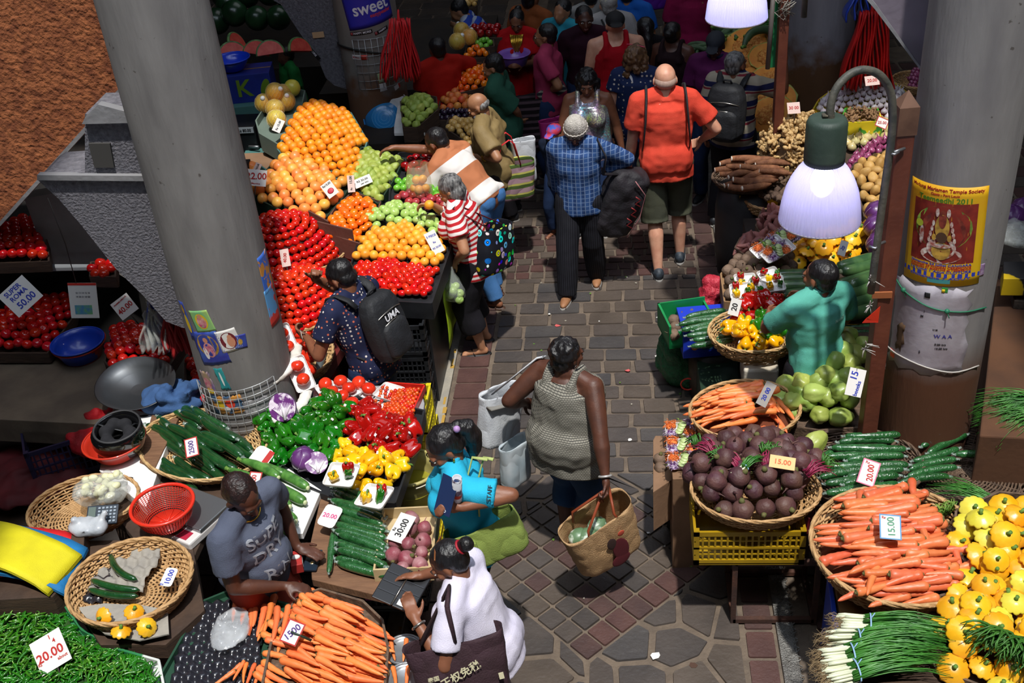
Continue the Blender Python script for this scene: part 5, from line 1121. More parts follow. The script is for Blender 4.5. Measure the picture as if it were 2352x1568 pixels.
# phone with coin, red carton, crate stack under the table
t=empty('phone',P(718,1288,.80),'dark blue smartphone lying on the brown table','phone',rz=-.02); g=G(); g.prism([(sx*.032+.006*math.cos(a),sy*.068+.006*math.sin(a)) for sx,sy,a0 in((1,1,0),(-1,1,PI/2),(-1,-1,PI),(1,-1,1.5*PI)) for a in(a0,a0+PI/4,a0+PI/2)],0,.009); g.obj('case',mat('phone_blue','1e2a38',.35),t,False)
g=G(); g.bbox((-.033,.0,.0092),(.033,.066,.0096)); g.obj('screen',mat('phone_screen','4a5a6a',.1),t,False)
t=empty('coin',P(717,1292,.811),'silver and gold coin lying on the phone','coin'); g=G(); g.lathe([(.001,.001),(.012,.001),(.012,-.001)],24); g.obj('ring',mat('coin_silver','b5b0a5',.3,metal=.7),t); g=G(); g.lathe([(.001,.0016),(.007,.0016),(.007,0)],20); g.obj('centre',mat('coin_gold','b8964a',.3,metal=.7),t)
t=empty('small_carton',P(684,1300,.80),'small red and white carton with a tissue by the vendor hand','carton',rz=.3); g=G(); g.bbox((-.03,-.055,0),(.03,.055,.06)); g.obj('box',mat('red_print_carton','a82a26',.6),t,False,mods=[bev(.004)]); g=G(); g.bbox((-.031,-.03,.015),(.031,.03,.045)); g.obj('white_band',CARD,t,False); g=G(); g.ell((0,0,.064),(.025,.016,.012),12,8); g.obj('tissue',CARD,t)
for i,(px,py,z) in enumerate(((880,1345,.42),(880,1350,.20),(880,1355,.0))): crate(P(px,py,z),.55,.36,.21,BLK,('black crate, topmost of the stack under the cucumber table','black crate in the middle of the stack under the cucumber table','black crate at the foot of the stack under the cucumber table')[i])
board([(835,1340),(890,1340),(890,1362),(835,1360)],.66,.72,mat('magenta_carton','7a1450',.6),'carton','magenta and white carton under the cucumber table','carton')
# ---- long cucumbers in the wide basket and courgettes on white foam
LZ=.86
lt=board([(225,1130),(350,940),(560,900),(620,980),(730,1090),(735,1120),(690,1205),(470,1225),(440,1290),(380,1330)],.74,.79,DKW,'stall_table','dark table behind the vendor carrying cucumbers, helmet and scale','table')
for x,y in((-2.9,4.6),(-2.5,5.3),(-2.1,4.6)):
 g=G(); g.bbox((x-.03,y-.03,0),(x+.03,y+.03,.74)); g.obj('leg',DKW,lt,False)
bc=P(470,1040,.82); basket((bc.x,bc.y,.80),.42,.08,'wide pale wicker basket under the long dark cucumbers',WICL,.72,rz=-.45)
board([(350,945),(320,1060),(355,1075),(410,960)],.80,.87,WOOD,'plank','thick brown wooden plank under the cucumbers beside the helmet','plank')
cl=[cucumber(mat('dark_cucumber','14381c',.12,'1d4a24',20,.35,60,var=.15,coat=1.,stretch=(1,1,.3)),.40,.031,b,i) for i,b in enumerate((.04,-.05,.07))]
a0=math.atan2((P(590,1050,.9)-P(400,930,.9)).y,(P(590,1050,.9)-P(400,930,.9)).x)
def row(px,py,z,a=None,sc=1.,pr=cl,lab='long dark wrapped cucumber in the wide basket left of the wire mesh',grp='long cucumbers in the wide basket',cat='cucumber'):
 random.choice(pr).at(P(px,py,z),(U(-.3,.3),U(-.04,.04),(a0 if a is None else a)+U(-.05,.05)),sc,lab,grp,cat)
for k,(px,py,z) in enumerate(((410,1100,.83),(400,1075,.83),(440,1078,.84),(480,1080,.84),(515,1075,.83),(420,1040,.84),(455,1050,.87),(495,1050,.88),(395,1020,.84),(380,1000,.86),(400,985,.87),(545,1052,.84),(430,1000,.90),(470,1005,.91),(510,1020,.92),(545,1030,.88),(420,955,.89),(455,965,.92),(440,945,.9),(500,985,.94),(540,1010,.91),(480,960,.93),(560,1040,.88))): row(px,py,z,sc=U(.85,1.05))
sign(P(440,1027,1.0),.075,.12,[('2500',.042,0,0,mat('ink_purple','4a2a78',.7),PI/2)],'card with red border reading 2500 on the long cucumbers',n=Vector((0,-.45,.9)),roll=.3,border=INKR)
FO=board([(600,1090),(640,1060),(738,1125),(695,1225),(600,1225)],.79,.83,WHT,'foam_board','thick white foam board under the courgettes','board',.003)
zc=[courgette(seed=i,bend=b) for i,b in enumerate((.05,-.03,.03))]
a1=math.atan2((P(725,1110,.87)-P(620,1060,.87)).y,(P(725,1110,.87)-P(620,1060,.87)).x)
for px,py,z,s_ in((610,1070,.88,.95),(660,1095,.87,1.),(650,1128,.87,1.05),(620,1140,.87,1.),(630,1170,.87,1.05),(600,1195,.87,.95),(640,1212,.87,.85),(575,1100,.90,.95),(600,1075,.93,.9)): row(px,py,z,a1,s_,zc,'pale striped courgette on the white foam board behind the vendor','courgettes on the white foam board','courgette')
sign(P(584,1105,.96),.07,.11,[('5000',.038,0,0,INKR,PI/2+.2)],'white card with red 5000 partly behind the vendor',n=Vector((0,-.45,.9)),roll=-.1,border=INKR)
t=sign(P(600,1050,.92),.12,.13,[('',.02,0,0)] if 0 else [],'round cornered white and red card between cucumbers and peppers',n=Vector((0,-.4,.9)),roll=-.5,rnd=.03); g=G(); g.bbox((.02,-.06,.0016),(.055,.06,.0026)); g.obj('red_band',INKR,t,False)
# black helmet upside down in a red basin, white box, blue cloth
wb=board([(228,1080),(262,925),(345,950),(395,985),(335,1165)],.79,.86,WHT,'white_box','flat white box with black edge under the helmet','box');
for (x,y) in((330,955),(330,1010),(295,1098)):
 g=G(); q=P(x,y,.861); g.ell((q.x,q.y,.862),(.03,.012,.002),12,4); g.obj('slot',BLK,wb)
RB=mat('basin_red','b52a18',.35,'c4341e',5,coat=.3); bowl('red_basin',P(272,1040,.87),.175,.10,RB,'red plastic basin holding the upturned helmet','basin',rf=.72)
HC=P(272,1005,1.0); t=empty('motorcycle_helmet',HC,'glossy black motorcycle helmet lying upside down in a red basin','helmet',rot=(.15,.15,.4)); g=G()
prf=[(.001,-.13),(.06,-.125),(.11,-.09),(.135,-.03),(.137,.03),(.125,.085),(.115,.09),(.105,.06),(.105,.0),(.085,-.06),(.001,-.09)]
g.lathe(prf,36,cap=False,fn=lambda r,z,a,u:(r*(1+.10*math.cos(2*a)),z+(.03*math.cos(a-.6) if z>.05 else 0))); g.obj('shell',mat('helmet_black','0b0b0d',.1,coat=1.),t)
g=G(); g.lathe([(.112,.09),(.119,.098),(.125,.088)],36,cap=False,fn=lambda r,z,a,u:(r*(1+.10*math.cos(2*a)),z+.03*math.cos(a-.6))); g.obj('edge_trim',mat('rubber','1d1d20',.6),t)
g=G()
for k in range(7): a=k*.9; g.ell((.07*math.cos(a),.075*math.sin(a),.02+.02*math.sin(k)),(.045,.04,.05),10,8)
g.obj('lining',mat('helmet_lining','17171c',.9),t,mods=rem(.01,.01,folds,2)); g=G(); g.tube([(.10,.05,.05),(.03,.02,.03),(-.05,.05,.045),(-.10,.06,.07)],.007,6,flat=.3); g.obj('chin_strap',BLK,t)
# blue cloth heap
BLU=mat('denim_cloth','2f4f7c',.9,'3a5c8c',6,.3,90)
def clothheap(name,c,rx,ry,h,m,label,cat,seed=0,vox=.012):
 R=random.Random(seed); g=G(); g.ell((0,0,h*.2),(rx,ry,h*.4),20,10)
 for k in range(12):
  a=R.uniform(0,6.28); p=Vector((rx*.7*math.cos(a)*R.random(),ry*.7*math.sin(a)*R.random(),h*.3)); b=R.uniform(0,6.28); q=p+Vector((math.cos(b)*rx*.5,math.sin(b)*ry*.5,R.uniform(-.1,.5)*h)); g.cone(p,q,h*R.uniform(.16,.3),h*R.uniform(.08,.2),10)
 o=g.obj(name,m,None,mods=rem(vox,.05,folds,2)); o.location=c; return tag(o,label,cat)
clothheap('cloth',P(400,925,.86),.22,.16,.20,BLU,'crumpled denim blue cloth behind the long cucumbers','cloth',3)
# red colander on the scale
t=empty('kitchen_scale',P(440,1200,.79),'white and red digital scale with steel plate under the colander','scale',rz=-.45); g=G(); g.bbox((-.16,-.17,0),(.16,.17,.05)); g.obj('body',mat('scale_white','d9d4d2',.4),t,False,mods=[bev(.01)]); g=G(); g.bbox((-.15,-.08,.05),(.16,.17,.075)); g.obj('plate',STEEL,t,False,mods=[bev(.006)])
g=G(); g.bbox((-.12,-.155,.0505),(.12,-.095,.053)); g.obj('panel',mat('scale_red','a8203c',.5),t,False); g=G(); g.bbox((-.03,-.15,.053),(.05,-.105,.055)); g.obj('display',mat('lcd','5a6862',.3),t,False)
SIEV=mat('colander_red','d8301e',.35,coat=.3)
t=empty('colander',P(386,1200,.87),'bright red mesh colander standing on the scale','colander'); R_=.165
g=G(); g.tube([((R_)*math.cos(a),(R_)*math.sin(a),.13) for a in [2*PI*i/40 for i in range(41)]],.010,8,False); g.obj('rim',SIEV,t); g=G()
for k in range(60): a=2*PI*k/60; g.tube([(.10*math.cos(a),.10*math.sin(a),.005),(.14*math.cos(a),.14*math.sin(a),.05),(R_*math.cos(a),R_*math.sin(a),.13)],.0022,4)
for k in range(15):
 u=k/14; r_=.10+(R_-.10)*u**.75; g.tube([(r_*math.cos(a),r_*math.sin(a),.005+.125*u) for a in [2*PI*i/40 for i in range(41)]],.0022,4,False)
g.obj('mesh',SIEV,t); g=G(); g.lathe([(.001,.003),(.10,.003),(.10,.007),(.001,.007)],30); [g.tube([(0,0,.009),(.098*math.cos(a),.098*math.sin(a),.009)],.003,4) for a in [i*PI/6 for i in range(12)]]; g.obj('base',SIEV,t)
# wicker basket with bag of garlic, calculator
bc=P(195,1165,.84); basket((bc.x,bc.y,.76),.30,.10,'brown wicker basket behind the bags, holding a calculator',WIC,.8,rz=.3)
FLM=mat('clear_bag','dfe3de',.25,'c9cdc6',8,.8,25,alpha=.35,coat=.6)
t=clothheap('plastic_bag',P(235,1135,.88),.17,.13,.16,FLM,'clear plastic bag of pale peeled garlic beside the helmet','bag',5); g=G()
R=random.Random(3)
for k in range(26): g.ell((R.uniform(-.11,.11),R.uniform(-.08,.08),.04+R.uniform(0,.05)),(.03,.022,.02),8,6,Matrix.Rotation(R.uniform(0,3),3,'Z'))
g.obj('pale_contents',mat('pale_garlic','dcdab0',.6),t)
t=empty('calculator',P(235,1182,.93),'dark blue desk calculator leaning on the plastic bag','calculator',rot=(.5,.0,.10)); g=G(); g.bbox((-.085,-.055,-.01),(.085,.055,.006)); g.obj('body',mat('calc_dark','1f2c3a',.4),t,False,mods=[bev(.005)]); g=G(); g.bbox((-.075,-.035,.006),(-.035,.045,.009)); g.obj('display',MATS['lcd'],t,False)
g=G()
for i in range(5):
 for j in range(5): g.box((-.015+i*.021,-.04+j*.019,.009),(.014,.012,.005))
g.obj('keys',mat('calc_keys','8c98a4',.4),t,False,mods=[bev(.0015,1)])
clothheap('plastic_bag',P(205,1215,.90),.12,.07,.10,mat('white_bag','c9cdd2',.35,'b0b6be',8,.6,25,alpha=.85),'whitish plastic bag in front of the calculator','bag',8)
# carrier bags folded: yellow, blue, red
def foldbag(poly,z,m,label,dz=.0,curve=.03,nm='carrier_bag'):
 W=[P(x,y,z) for x,y in poly]; g=G()
 for k in range(3): g.grid(lambda u,v,k=k:(W[0].lerp(W[1],u)).lerp(W[3].lerp(W[2],u),v)+Vector((0,0,dz-k*.008+curve*math.sin(3.5*u+.6)*(1-.3*v)-.10*max(u-.82,0)*2)),12,8)
 return tag(g.obj(nm,m,None,mods=[('SOLIDIFY',dict(thickness=.004))]),label,'bag')
YBG=mat('yellow_bag','d8cc12',.75,'c9bd10',8,.2,200); BBG=mat('blue_bag','1878b4',.75,'146aa2',8,.2,200)
board([(-60,1230),(195,1215),(190,1290),(120,1370),(-60,1380)],.72,.90,DKW,'wooden_case','dark wooden case under the folded carrier bags','case')
foldbag([(-40,1330),(165,1320),(180,1215),(-20,1215)],.93,RBG,'red carrier bag, lowest of the folded bags at the left edge')
foldbag([(-40,1320),(140,1345),(195,1240),(-20,1200)],.96,BBG,'blue carrier bag between the yellow and the red one')
foldbag([(-40,1305),(100,1340),(180,1253),(-10,1200)],1.0,YBG,'yellow carrier bag on top of the folded bags at left',curve=.045)
# ---- round basket with three cucumbers and four patty pans
bc=P(305,1350,.86); BK=basket((bc.x,bc.y,.80),.31,.11,'big round brown wicker basket holding four patty pans and an egg tray',WIC,.95,nr=12,spokes=30,r=.0075)
board([(160,1370),(200,1240),(440,1240),(470,1400),(380,1480),(230,1480)],.70,.80,DKW,'low_table','dark low table under the round brown basket','table')
def eggtray(c,w,l,m,label,rz=0,d=.066,amp=.018,name='egg_tray',seed=0):
 t=empty(name,c,label,'egg tray',rz=rz); g=G(); R=random.Random(seed); nu=int(w/.008); nv=int(l/.008)
 def f(u,v):
  x,y=(u-.5)*w,(v-.5)*l; z=amp*(math.cos(2*PI*x/d)+math.cos(2*PI*y/d))*.6
  z=min(z,amp*.55)
  return Vector((x+.01*math.sin(y*30+seed)*(1 if u in(0,1) else 0),y,z+.02+.01*math.sin(x*9+y*7)))
 g.grid(f,nu,nv); g.obj('cups',m,t,mods=[('SOLIDIFY',dict(thickness=.003))]); return t
EGG=mat('egg_tray_grey','8a8680',.9,'9c968c',10,.4,60); EGB=mat('egg_tray_black','24242c',.25,'26262c',8,.2,40,coat=.6)
eggtray(P(290,1315,.835),.30,.30,EGG,'grey cardboard egg tray under the cucumbers in the round basket',-.05)
eggtray(P(225,1335,.82),.16,.30,EGB,'black plastic egg tray at the left of the round basket',-.05,d=.06)
g=G(); R=random.Random(4); W=[P(x,y,.85) for x,y in((178,1395),(240,1385),(330,1390),(385,1400),(388,1455),(320,1470),(240,1455),(200,1420))]; g.prism([(w.x,w.y) for w in W][::-1],.842,.850); tag(g.obj('cardboard_sheet',EGG,None,False),'torn grey cardboard under the four patty pans','cardboard')
c3=[cucumber(MATS['dark_cucumber'],.28,.019,-.12,31,False)]; c4=[cucumber(MATS['dark_cucumber'],.30,.019,-.06,32,False)]
c3[0].at(P(278,1305,.875),(0,0,-.72),1.,'curved dark cucumber, topmost of the three in the round basket',None,'cucumber')
c4[0].at(P(262,1345,.87),(0,0,-.25),1.,'straight cucumber in the middle of the three in the round basket',None,'cucumber'); c4[0].at(P(258,1363,.868),(.2,0,-.17),.97,'shiny wrapped cucumber, lowest of the three in the round basket',None,'cucumber')
pt1=[patty(seed_) if False else patty() for seed_ in (0,)];
for (x,y,r,lab) in((238,1417,(.9,-.5,0),'patty pan squash tipped on edge, leftmost of the four in the round basket'),(308,1405,(.35,.1,1),'orange patty pan squash, rearmost of the four in the round basket'),(278,1450,(.25,0,2),'patty pan squash at the front of the four in the round basket'),(337,1440,(.7,.5,.4),'pale yellow patty pan squash, rightmost of the four in the round basket')): pt1[0].at(P(x,y,.89),r,.86,lab,None,'squash')
sign(P(388,1325,.90),.065,.105,[('10.00',.038,0.004,0,INKB,PI/2),('Rs',.018,-.02,-.045,INKB,.3)],'white card with blue 10.00 in the round basket',n=Vector((0,-.25,.97)),roll=-.14,rnd=.014)
# ---- chillies in the green carton, bottom left
CP=Pln(-2.9,3.6,.74,0,.03); cpoly=[(-40,1600),(-40,1390),(60,1385),(140,1400),(180,1460),(260,1500),(345,1530),(372,1600)]
tray_under([(-60,1640),(-60,1385),(60,1378),(145,1395),(185,1462),(262,1498),(360,1525),(385,1640)],CP,'green and white fruit carton full of chillies','carton',mat('green_white_carton','2a7a4a',.6,'c9ccc8',2.5,mixpos=(.5,.52)),name='chilli_carton',depth=.12,rim=.035)
mound_=G(); Wc=[CP.px(*p) for p in cpoly]; mound_.prism([(w.x,w.y) for w in Wc][::-1],.70,.765); o=mound_.obj('chilli_bed',mat('chilli_bed_green','2c5a16',.8,'1c3c10',60,1.,90),None,False); tag(o,'packed bed of green chillies in the carton','chilli',None,'stuff')
ch=[chilip(i) for i in range(5)]
xs=[w.x for w in Wc]; ys=[w.y for w in Wc]; k=0; tops=[]
while len(tops)<1100:
 x,y=U(min(xs),max(xs)),U(min(ys),max(ys))
 if inside(x,y,Wc): tops.append((x,y,.77+U(0,.045)*min(1,edist(x,y,Wc)*8)))
tops.sort(key=lambda q:-q[2])
for i,(x,y,z) in enumerate(tops[:300]): ch[i%5].at((x,y,z),(U(0,6),U(-.25,.25),U(0,6.28)),U(.8,1.25),'thin green chilli in the heap at the bottom left corner','green chillies on top of the heap','chilli')
g=G(); base_me=[c.o.data for c in ch]
for i,(x,y,z) in enumerate(tops[300:]):
 me=base_me[i%5]; M=Matrix.Translation((x,y,z-.006))@Euler((U(0,6),U(-.2,.2),U(0,6.28))).to_matrix().to_4x4()@Matrix.Scale(U(.8,1.2),4); g.add([M@v.co for v in me.vertices],[tuple(p.vertices) for p in me.polygons])
tag(g.obj('green_chillies',CHL),'rest of the green chillies in the carton at bottom left','chilli',None,'stuff')
sign(P(116,1496,.86),.16,.17,[('20.00',.062,-.005,-.01,INKR,.0),('1',.03,.02,.065,INKR),('4',.03,.035,.04,INKR),('Rs',.02,-.068,-.035,INKR),('about',.022,.045,-.05,INKR)],'white card reading 20.00 in red stuck in the chillies',n=Vector((.0,-.6,.8)),roll=.55,stick=.05)
board([(0,1330),(95,1330),(130,1385),(0,1380)],.62,.76,mat('navy_yellow_carton','1c2248',.6,'b5a020',5,mixpos=(.58,.6)),'carton','dark blue and yellow carton below the folded bags','carton')
# ---- carrots: black egg tray crate, big heap, plate
CP2=Pln(-2.0,3.7,.74,0,.03)
cr=[(378,1560),(470,1395),(530,1370),(655,1400),(600,1640),(360,1640)]
tray_under(cr,CP2,'dark green carton lined with a black egg tray','carton',mat('bottle_green_carton','16402c',.6),depth=.10,rim=.03,name='carrot_carton')
eggtray(P(510,1480,.745),.42,.56,EGB,'shiny black egg tray lining the green carton',.12,d=.062,amp=.02)
cc=[carrot(seed=i,bend=b) for i,b in enumerate((.02,-.04,.05,-.02))]
aU=math.atan2((P(640,1370,.8)-P(620,1480,.8)).y,(P(640,1370,.8)-P(620,1480,.8)).x)
for px,py,z in((540,1395,.79),(562,1400,.79),(585,1410,.79),(600,1425,.80),(615,1420,.82),(633,1432,.84),(655,1425,.84),(600,1440,.79),(668,1440,.82),(648,1460,.80),(575,1430,.78),(625,1405,.80),(675,1420,.84)):
 random.choice(cc).at(P(px,py,z),(U(0,6),U(-.08,.08),aU+PI+U(-.08,.08)),U(.95,1.15),'orange carrot lying upright in the black egg tray','carrots in the black egg tray','carrot')
for px,py,a in((530,1545,1.0),(548,1540,1.4),(562,1545,1.7),(575,1550,1.5),(590,1555,1.6),(510,1560,.8)): random.choice(cc).at(P(px,py,.80),(U(0,6),0,a+PI),U(.6,.75),'short carrot in the small group at the bottom edge','short carrots at the bottom edge','carrot')
FLM2=mat('clear_film','c9ced4',.15,'eef2f6',9,1.,22,alpha=.35,coat=1.); clothheap('plastic_bag',P(530,1448,.80),.10,.14,.06,FLM2,'crumpled clear plastic bag lying over the egg tray carrots','bag',12)
hp=[(610,1600),(640,1470),(690,1392),(740,1372),(830,1400),(872,1440),(885,1500),(880,1600)]
HP=Pln(-1.7,3.7,.80,0,.05); tray_under(hp,HP,'wicker edged tray under the big carrot heap at the bottom','tray',WICD,depth=.06)
Wc=[HP.px(*p) for p in hp]; aC=math.atan2((P(870,1500,.9)-P(690,1420,.9)).y,(P(870,1500,.9)-P(690,1420,.9)).x); k=0
xs=[w.x for w in Wc]; ys=[w.y for w in Wc]
for lay in range(3):
 y=min(ys)+.02
 while y<max(ys):
  x=min(xs)+U(0,.05)
  while x<max(xs):
   if inside(x,y,Wc) and edist(x,y,Wc)>.03*lay+.012:
    k+=1; random.choice(cc).at((x,y,HP.z(x,y)+.02+.032*lay+.03*min(edist(x,y,Wc)*5,1)),(U(0,6),U(-.05,.12),aC+U(-.16,.16)+(.15 if U(0,1)<.3 else 0)),U(.9,1.15),'bright orange carrot in the big heap at the bottom edge','carrots in the big heap at the bottom edge','carrot')
   x+=.15
  y+=.036
sign(P(672,1452,.98),.085,.11,[('1500',.044,0,0,mat('ink_purple','4a2a78',.7),1.1)],'white card with red border reading 1500 on the carrots',n=Vector((0,-.45,.9)),roll=-.35,border=INKR)
g=G(); g.tube([P(668,1450,1.0),P(715,1470,.94)],[.004,.007],6); tag(g.obj('peeler',DKG),'dark clip handle holding the 1500 card','clip')
board([(875,1480),(985,1475),(1000,1600),(880,1600)],.70,.74,CARD,'white_board','white board under the plates of carrots','board')
for i,(x,y) in enumerate(((930,1500),(935,1565))):
 t=bowl('plate',P(x,y,.745),.082,.03,mat('plate_grey','8f9296',.35,metal=.5),('steel dish with three thick carrots in front of the white tee woman','steel dish of carrots cut by the bottom edge')[i],'dish',rf=.8)
 for j in range(3): cc[j].at(P(x-28+28*j,y-8,.79),(U(0,6),0,PI/2+.3-.25*j+PI),.72,('thick carrot on the upper steel dish','carrot on the dish at the bottom edge')[i],('carrots on the upper steel dish','carrots on the lower steel dish')[i],'carrot')
o=beet(mat('turnip','a9a070',.6,'8c8454',8),.09,9); o.at(P(872,1545,.80),(0,0,0),1,'greenish round turnip beside the big carrot heap',None,'turnip')
# foam boards tied round the pillar with tomato trays on their edge, cabbage on top
FOM=mat('torn_foam','e6e2dc',.7,'d6cfc4',9,.4,40)
def arc(pts,th,hgt,label):
 g=G(); g.tube([Vector(p) for p in pts],[th]*len(pts),10,flat=hgt); o=g.obj('foam_strip',FOM,None,mods=rem(.010,.012,curls,1)); return tag(o,label,'foam')
arc([P(588,885,1.12),P(625,875,1.12),P(655,855,1.12),P(678,828,1.12),P(682,795,1.12)],.035,.7,'thick white foam strip bent round the pillar, upper one')
arc([P(625,965,.98),P(665,955,.98),P(695,925,.98),P(708,890,.98),P(705,860,.98)],.035,.7,'thick white foam strip bent round the pillar, lower one')
halfcab(P(648,935,1.06),.085,'half purple cabbage with white veins on the lower foam strip',(-.1,-.85,.5),.3)
for i,(x,y,z,rz,lab) in enumerate(((655,785,1.15,.5,'foam tray with two tomatoes standing beside the pillar, upper one'),(690,860,1.06,.5,'foam tray with two tomatoes standing beside the pillar, lower one'))):
 wrapped(P(x,y,z),.12,.21,lab,[(btom[0],0,-.045+.09*j,.045,'big tomato in the foam tray clamped beside the pillar','tomatoes in the trays beside the pillar','tomato',.95) for j in range(2)],rz,(.7,-.1))
c=P(697,820,.86); basket((c.x+.02,c.y,.78),.17,.08,'small wicker basket of big tomatoes right of the pillar',WICL,1.5)
for x,y in((655,745),(668,760),(685,790),(705,795),(690,815),(712,820),(700,840),(712,850),(640,760)): btom[0].at(P(x,y,.93 if y>780 else 1.0),(U(-.3,.3),U(-.3,.3),0),.95,'big tomato in the small basket right of the pillar','tomatoes in the small basket by the pillar','tomato')
# pictures pasted on the big pillar
def pic(px,py,w,h,base,label,shapes,rot=0.,torn=0.):
 t,a,z=poster(0,px,py,w,h,base,'pasted_picture',label,'poster',rot,torn)
 for (x,y,sw,sh,m) in shapes:
  g=G(); n=18; g.add([(x+sw*math.cos(2*PI*i/n),y+sh*math.sin(2*PI*i/n),0) for i in range(n)],[tuple(range(n))]); me=g.mesh('figure',m); wrapmesh(0,me,a,z,.003,rot=rot); o=bpy.data.objects.new('painted_figure',me); link(o,t)
 return t,a,z
pk=mat('print_rose','b5486e',.6,'d8a8a0',30); gd=mat('print_gold','c9a040',.6,'8a6a2c',30); skn=mat('print_skin','c98a6a',.6); dkr=mat('print_maroon','6e1a24',.6); blp=mat('print_navy','2a2f8c',.6,'3a58a8',14); cy=mat('print_teal','1f7a84',.6,'2a9a9a',10); ylw=mat('print_yellow','d8b820',.6); grn=mat('print_green','5fae7c',.6,'b8c85a',6)
pic(463,738,.13,.14,grn,'green and yellow pasted picture of a seated deity, uppermost on the pillar',[(0,.0,.04,.05,ylw),(0,-.005,.03,.038,pk),(0,.03,.014,.016,skn)],rot=.2)
pic(480,800,.19,.22,blp,'blue and pink pasted picture of a deity under an arch',[(0,.02,.07,.075,gd),(0,.02,.055,.06,blp),(0,-.01,.035,.05,pk),(0,.055,.016,.018,skn),(-.03,-.03,.015,.04,WHT)],rot=.2,torn=.004)
pic(525,782,.12,.145,CARD,'white framed picture of a woman in red on the pillar',[(0,0,.045,.057,dkr),(.012,-.01,.022,.035,skn),(.012,.022,.013,.016,skn)],rot=.16)
pic(552,784,.07,.09,blp,'small dark blue picture behind the white framed one',[(0,0,.012,.02,gd)],rot=-.05)
pic(430,735,.05,.24,blp,'narrow blue and yellow strip of poster at the left of the pillar',[(0,-.02,.018,.06,ylw),(0,.07,.016,.03,gd)],rot=.2,torn=.004)
pic(510,870,.055,.15,cy,'teal strip of torn poster below the deity picture',[(0,.0,.006,.05,WHT)],rot=.16,torn=.005)
pic(478,880,.09,.16,mat('print_violet','6a5a8c',.7,'a89070',12),'faded violet poster remains beside the teal strip',[(0,.0,.03,.04,pk),(0,-.05,.03,.02,ylw)],rot=.2,torn=.008)
pic(520,930,.22,.13,mat('print_collage','3a5a7c',.7,'c98a3a',16,mixpos=(.45,.55)),'torn colourful poster remains behind the wire mesh',[(-.04,.0,.03,.03,ylw),(.03,.01,.03,.03,MATS['print_red']),(.0,-.03,.02,.02,WHT)],rot=.1,torn=.01)
pic(590,935,.16,.12,mat('newsprint','77757a',.8,'a9a7a8',60),'grey newspaper scraps behind the wire mesh',[],rot=.05,torn=.01)
for y0,y1,col in((600,660,mat('print_sign_orange','c98a3c',.6,'3a6ac8',14,mixpos=(.5,.53))),(670,740,mat('print_sign_blue','5a9ad0',.6,'c93a30',12,mixpos=(.5,.53)))):
 a,z=hit(0,606+(y0-600)*.22,(y0+y1)/2); t=empty('poster',(0,0,0),('orange and blue poster seen edge on at the right of the pillar','blue and red poster seen edge on at the right of the pillar')[y0>650],'poster'); wrapgrid(0,a+.1,z,.12,.24,.0015,col,'sheet',t)
# ---- shaded tomato stall at far left
LP=Pln(-3.8,5.6,.80,0,0)
cnt=board([(-60,960),(-60,815),(130,815),(245,800),(262,820),(250,975)],.62,.80,mat('stained_concrete','574b3f',.9,'6e604f',4,.5,20),'concrete_counter','stained concrete counter of the shaded tomato stall','counter')
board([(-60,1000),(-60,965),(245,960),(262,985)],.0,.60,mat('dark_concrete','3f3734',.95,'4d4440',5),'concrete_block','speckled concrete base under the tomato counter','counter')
tomd=[single('dark_tomato',TOMD,.075,oz=.86,dim=.1,lob=5,la=.012)]
def shade(poly,z,lab,grp,bul=.12,tl=None,sp=.95):
 p=Pln(-3.8,5.6,z,0,.06); tray_under(poly,p,tl,'tray',DKW,depth=.05,rim=.03); heap(tomd,poly,p,.072,lab,'tomato',grp,bul,.3,upright=True,sp=sp)
shade([(-30,815),(-10,740),(60,700),(175,690),(165,735),(110,815)],.84,'dark red tomato in the shaded heap below the SUPER ROMA card','tomatoes below the SUPER ROMA card',.14,'dark wooden tray of tomatoes on the concrete counter')
shade([(-30,610),(-20,545),(75,508),(100,530),(112,606)],1.35,'dark red tomato on the upper shelf at the left edge','tomatoes on the upper left shelf',.12,'dark shelf tray of tomatoes below the stucco slab')
shade([(250,835),(262,770),(310,755),(360,775),(415,800),(385,850),(275,862)],.90,'red tomato in the carton between blue basin and pillar','tomatoes between blue basin and pillar',.13,'brown carton of red tomatoes beside the pillar')
shade([(435,880),(430,840),(455,830),(475,900),(485,925),(460,920)],.90,'tomato peeping out left of the big pillar','tomatoes left of the big pillar',.02,'small carton of tomatoes left of the pillar')
shade([(215,640),(215,612),(262,612),(264,642)],1.25,'tomato on the dim shelf behind the bracket','tomatoes on the dim shelf',.02,'dim shelf tray behind the bracket')
board([(-60,618),(240,612),(250,606),(-60,606)],1.28,1.31,mat('white_edge','8d9094',.4),'shelf_edge','pale metal shelf edge above the shaded stall','shelf')
bowl('blue_basin',P(190,820,.80),.17,.13,BLUED,'blue plastic basin with red rim underside on the concrete counter','basin',rf=.75); bowl('red_basin',P(192,822,.785),.172,.125,REDP,'red plastic basin nested under the blue one','basin',rf=.74)
sign(P(47,680,1.28),.21,.19,[('SUPER',.045,-.01,.06,INKB),('ROMA',.045,0,.015,INKB),('50.00',.062,.01,-.045,INKB)],'white SUPER ROMA 50.00 card in blue writing',n=Vector((.3,-.8,.5)),roll=.55,stick=.05)
sign(P(286,704,1.20),.13,.13,[('40.00',.05,0,-.01,INKR,.1),('POMME AMOUR',.014,0,.045,INKR,.1)],'white card reading 40.00 in red on the shaded tomatoes',n=Vector((.2,-.8,.5)),roll=.5,stick=.08)
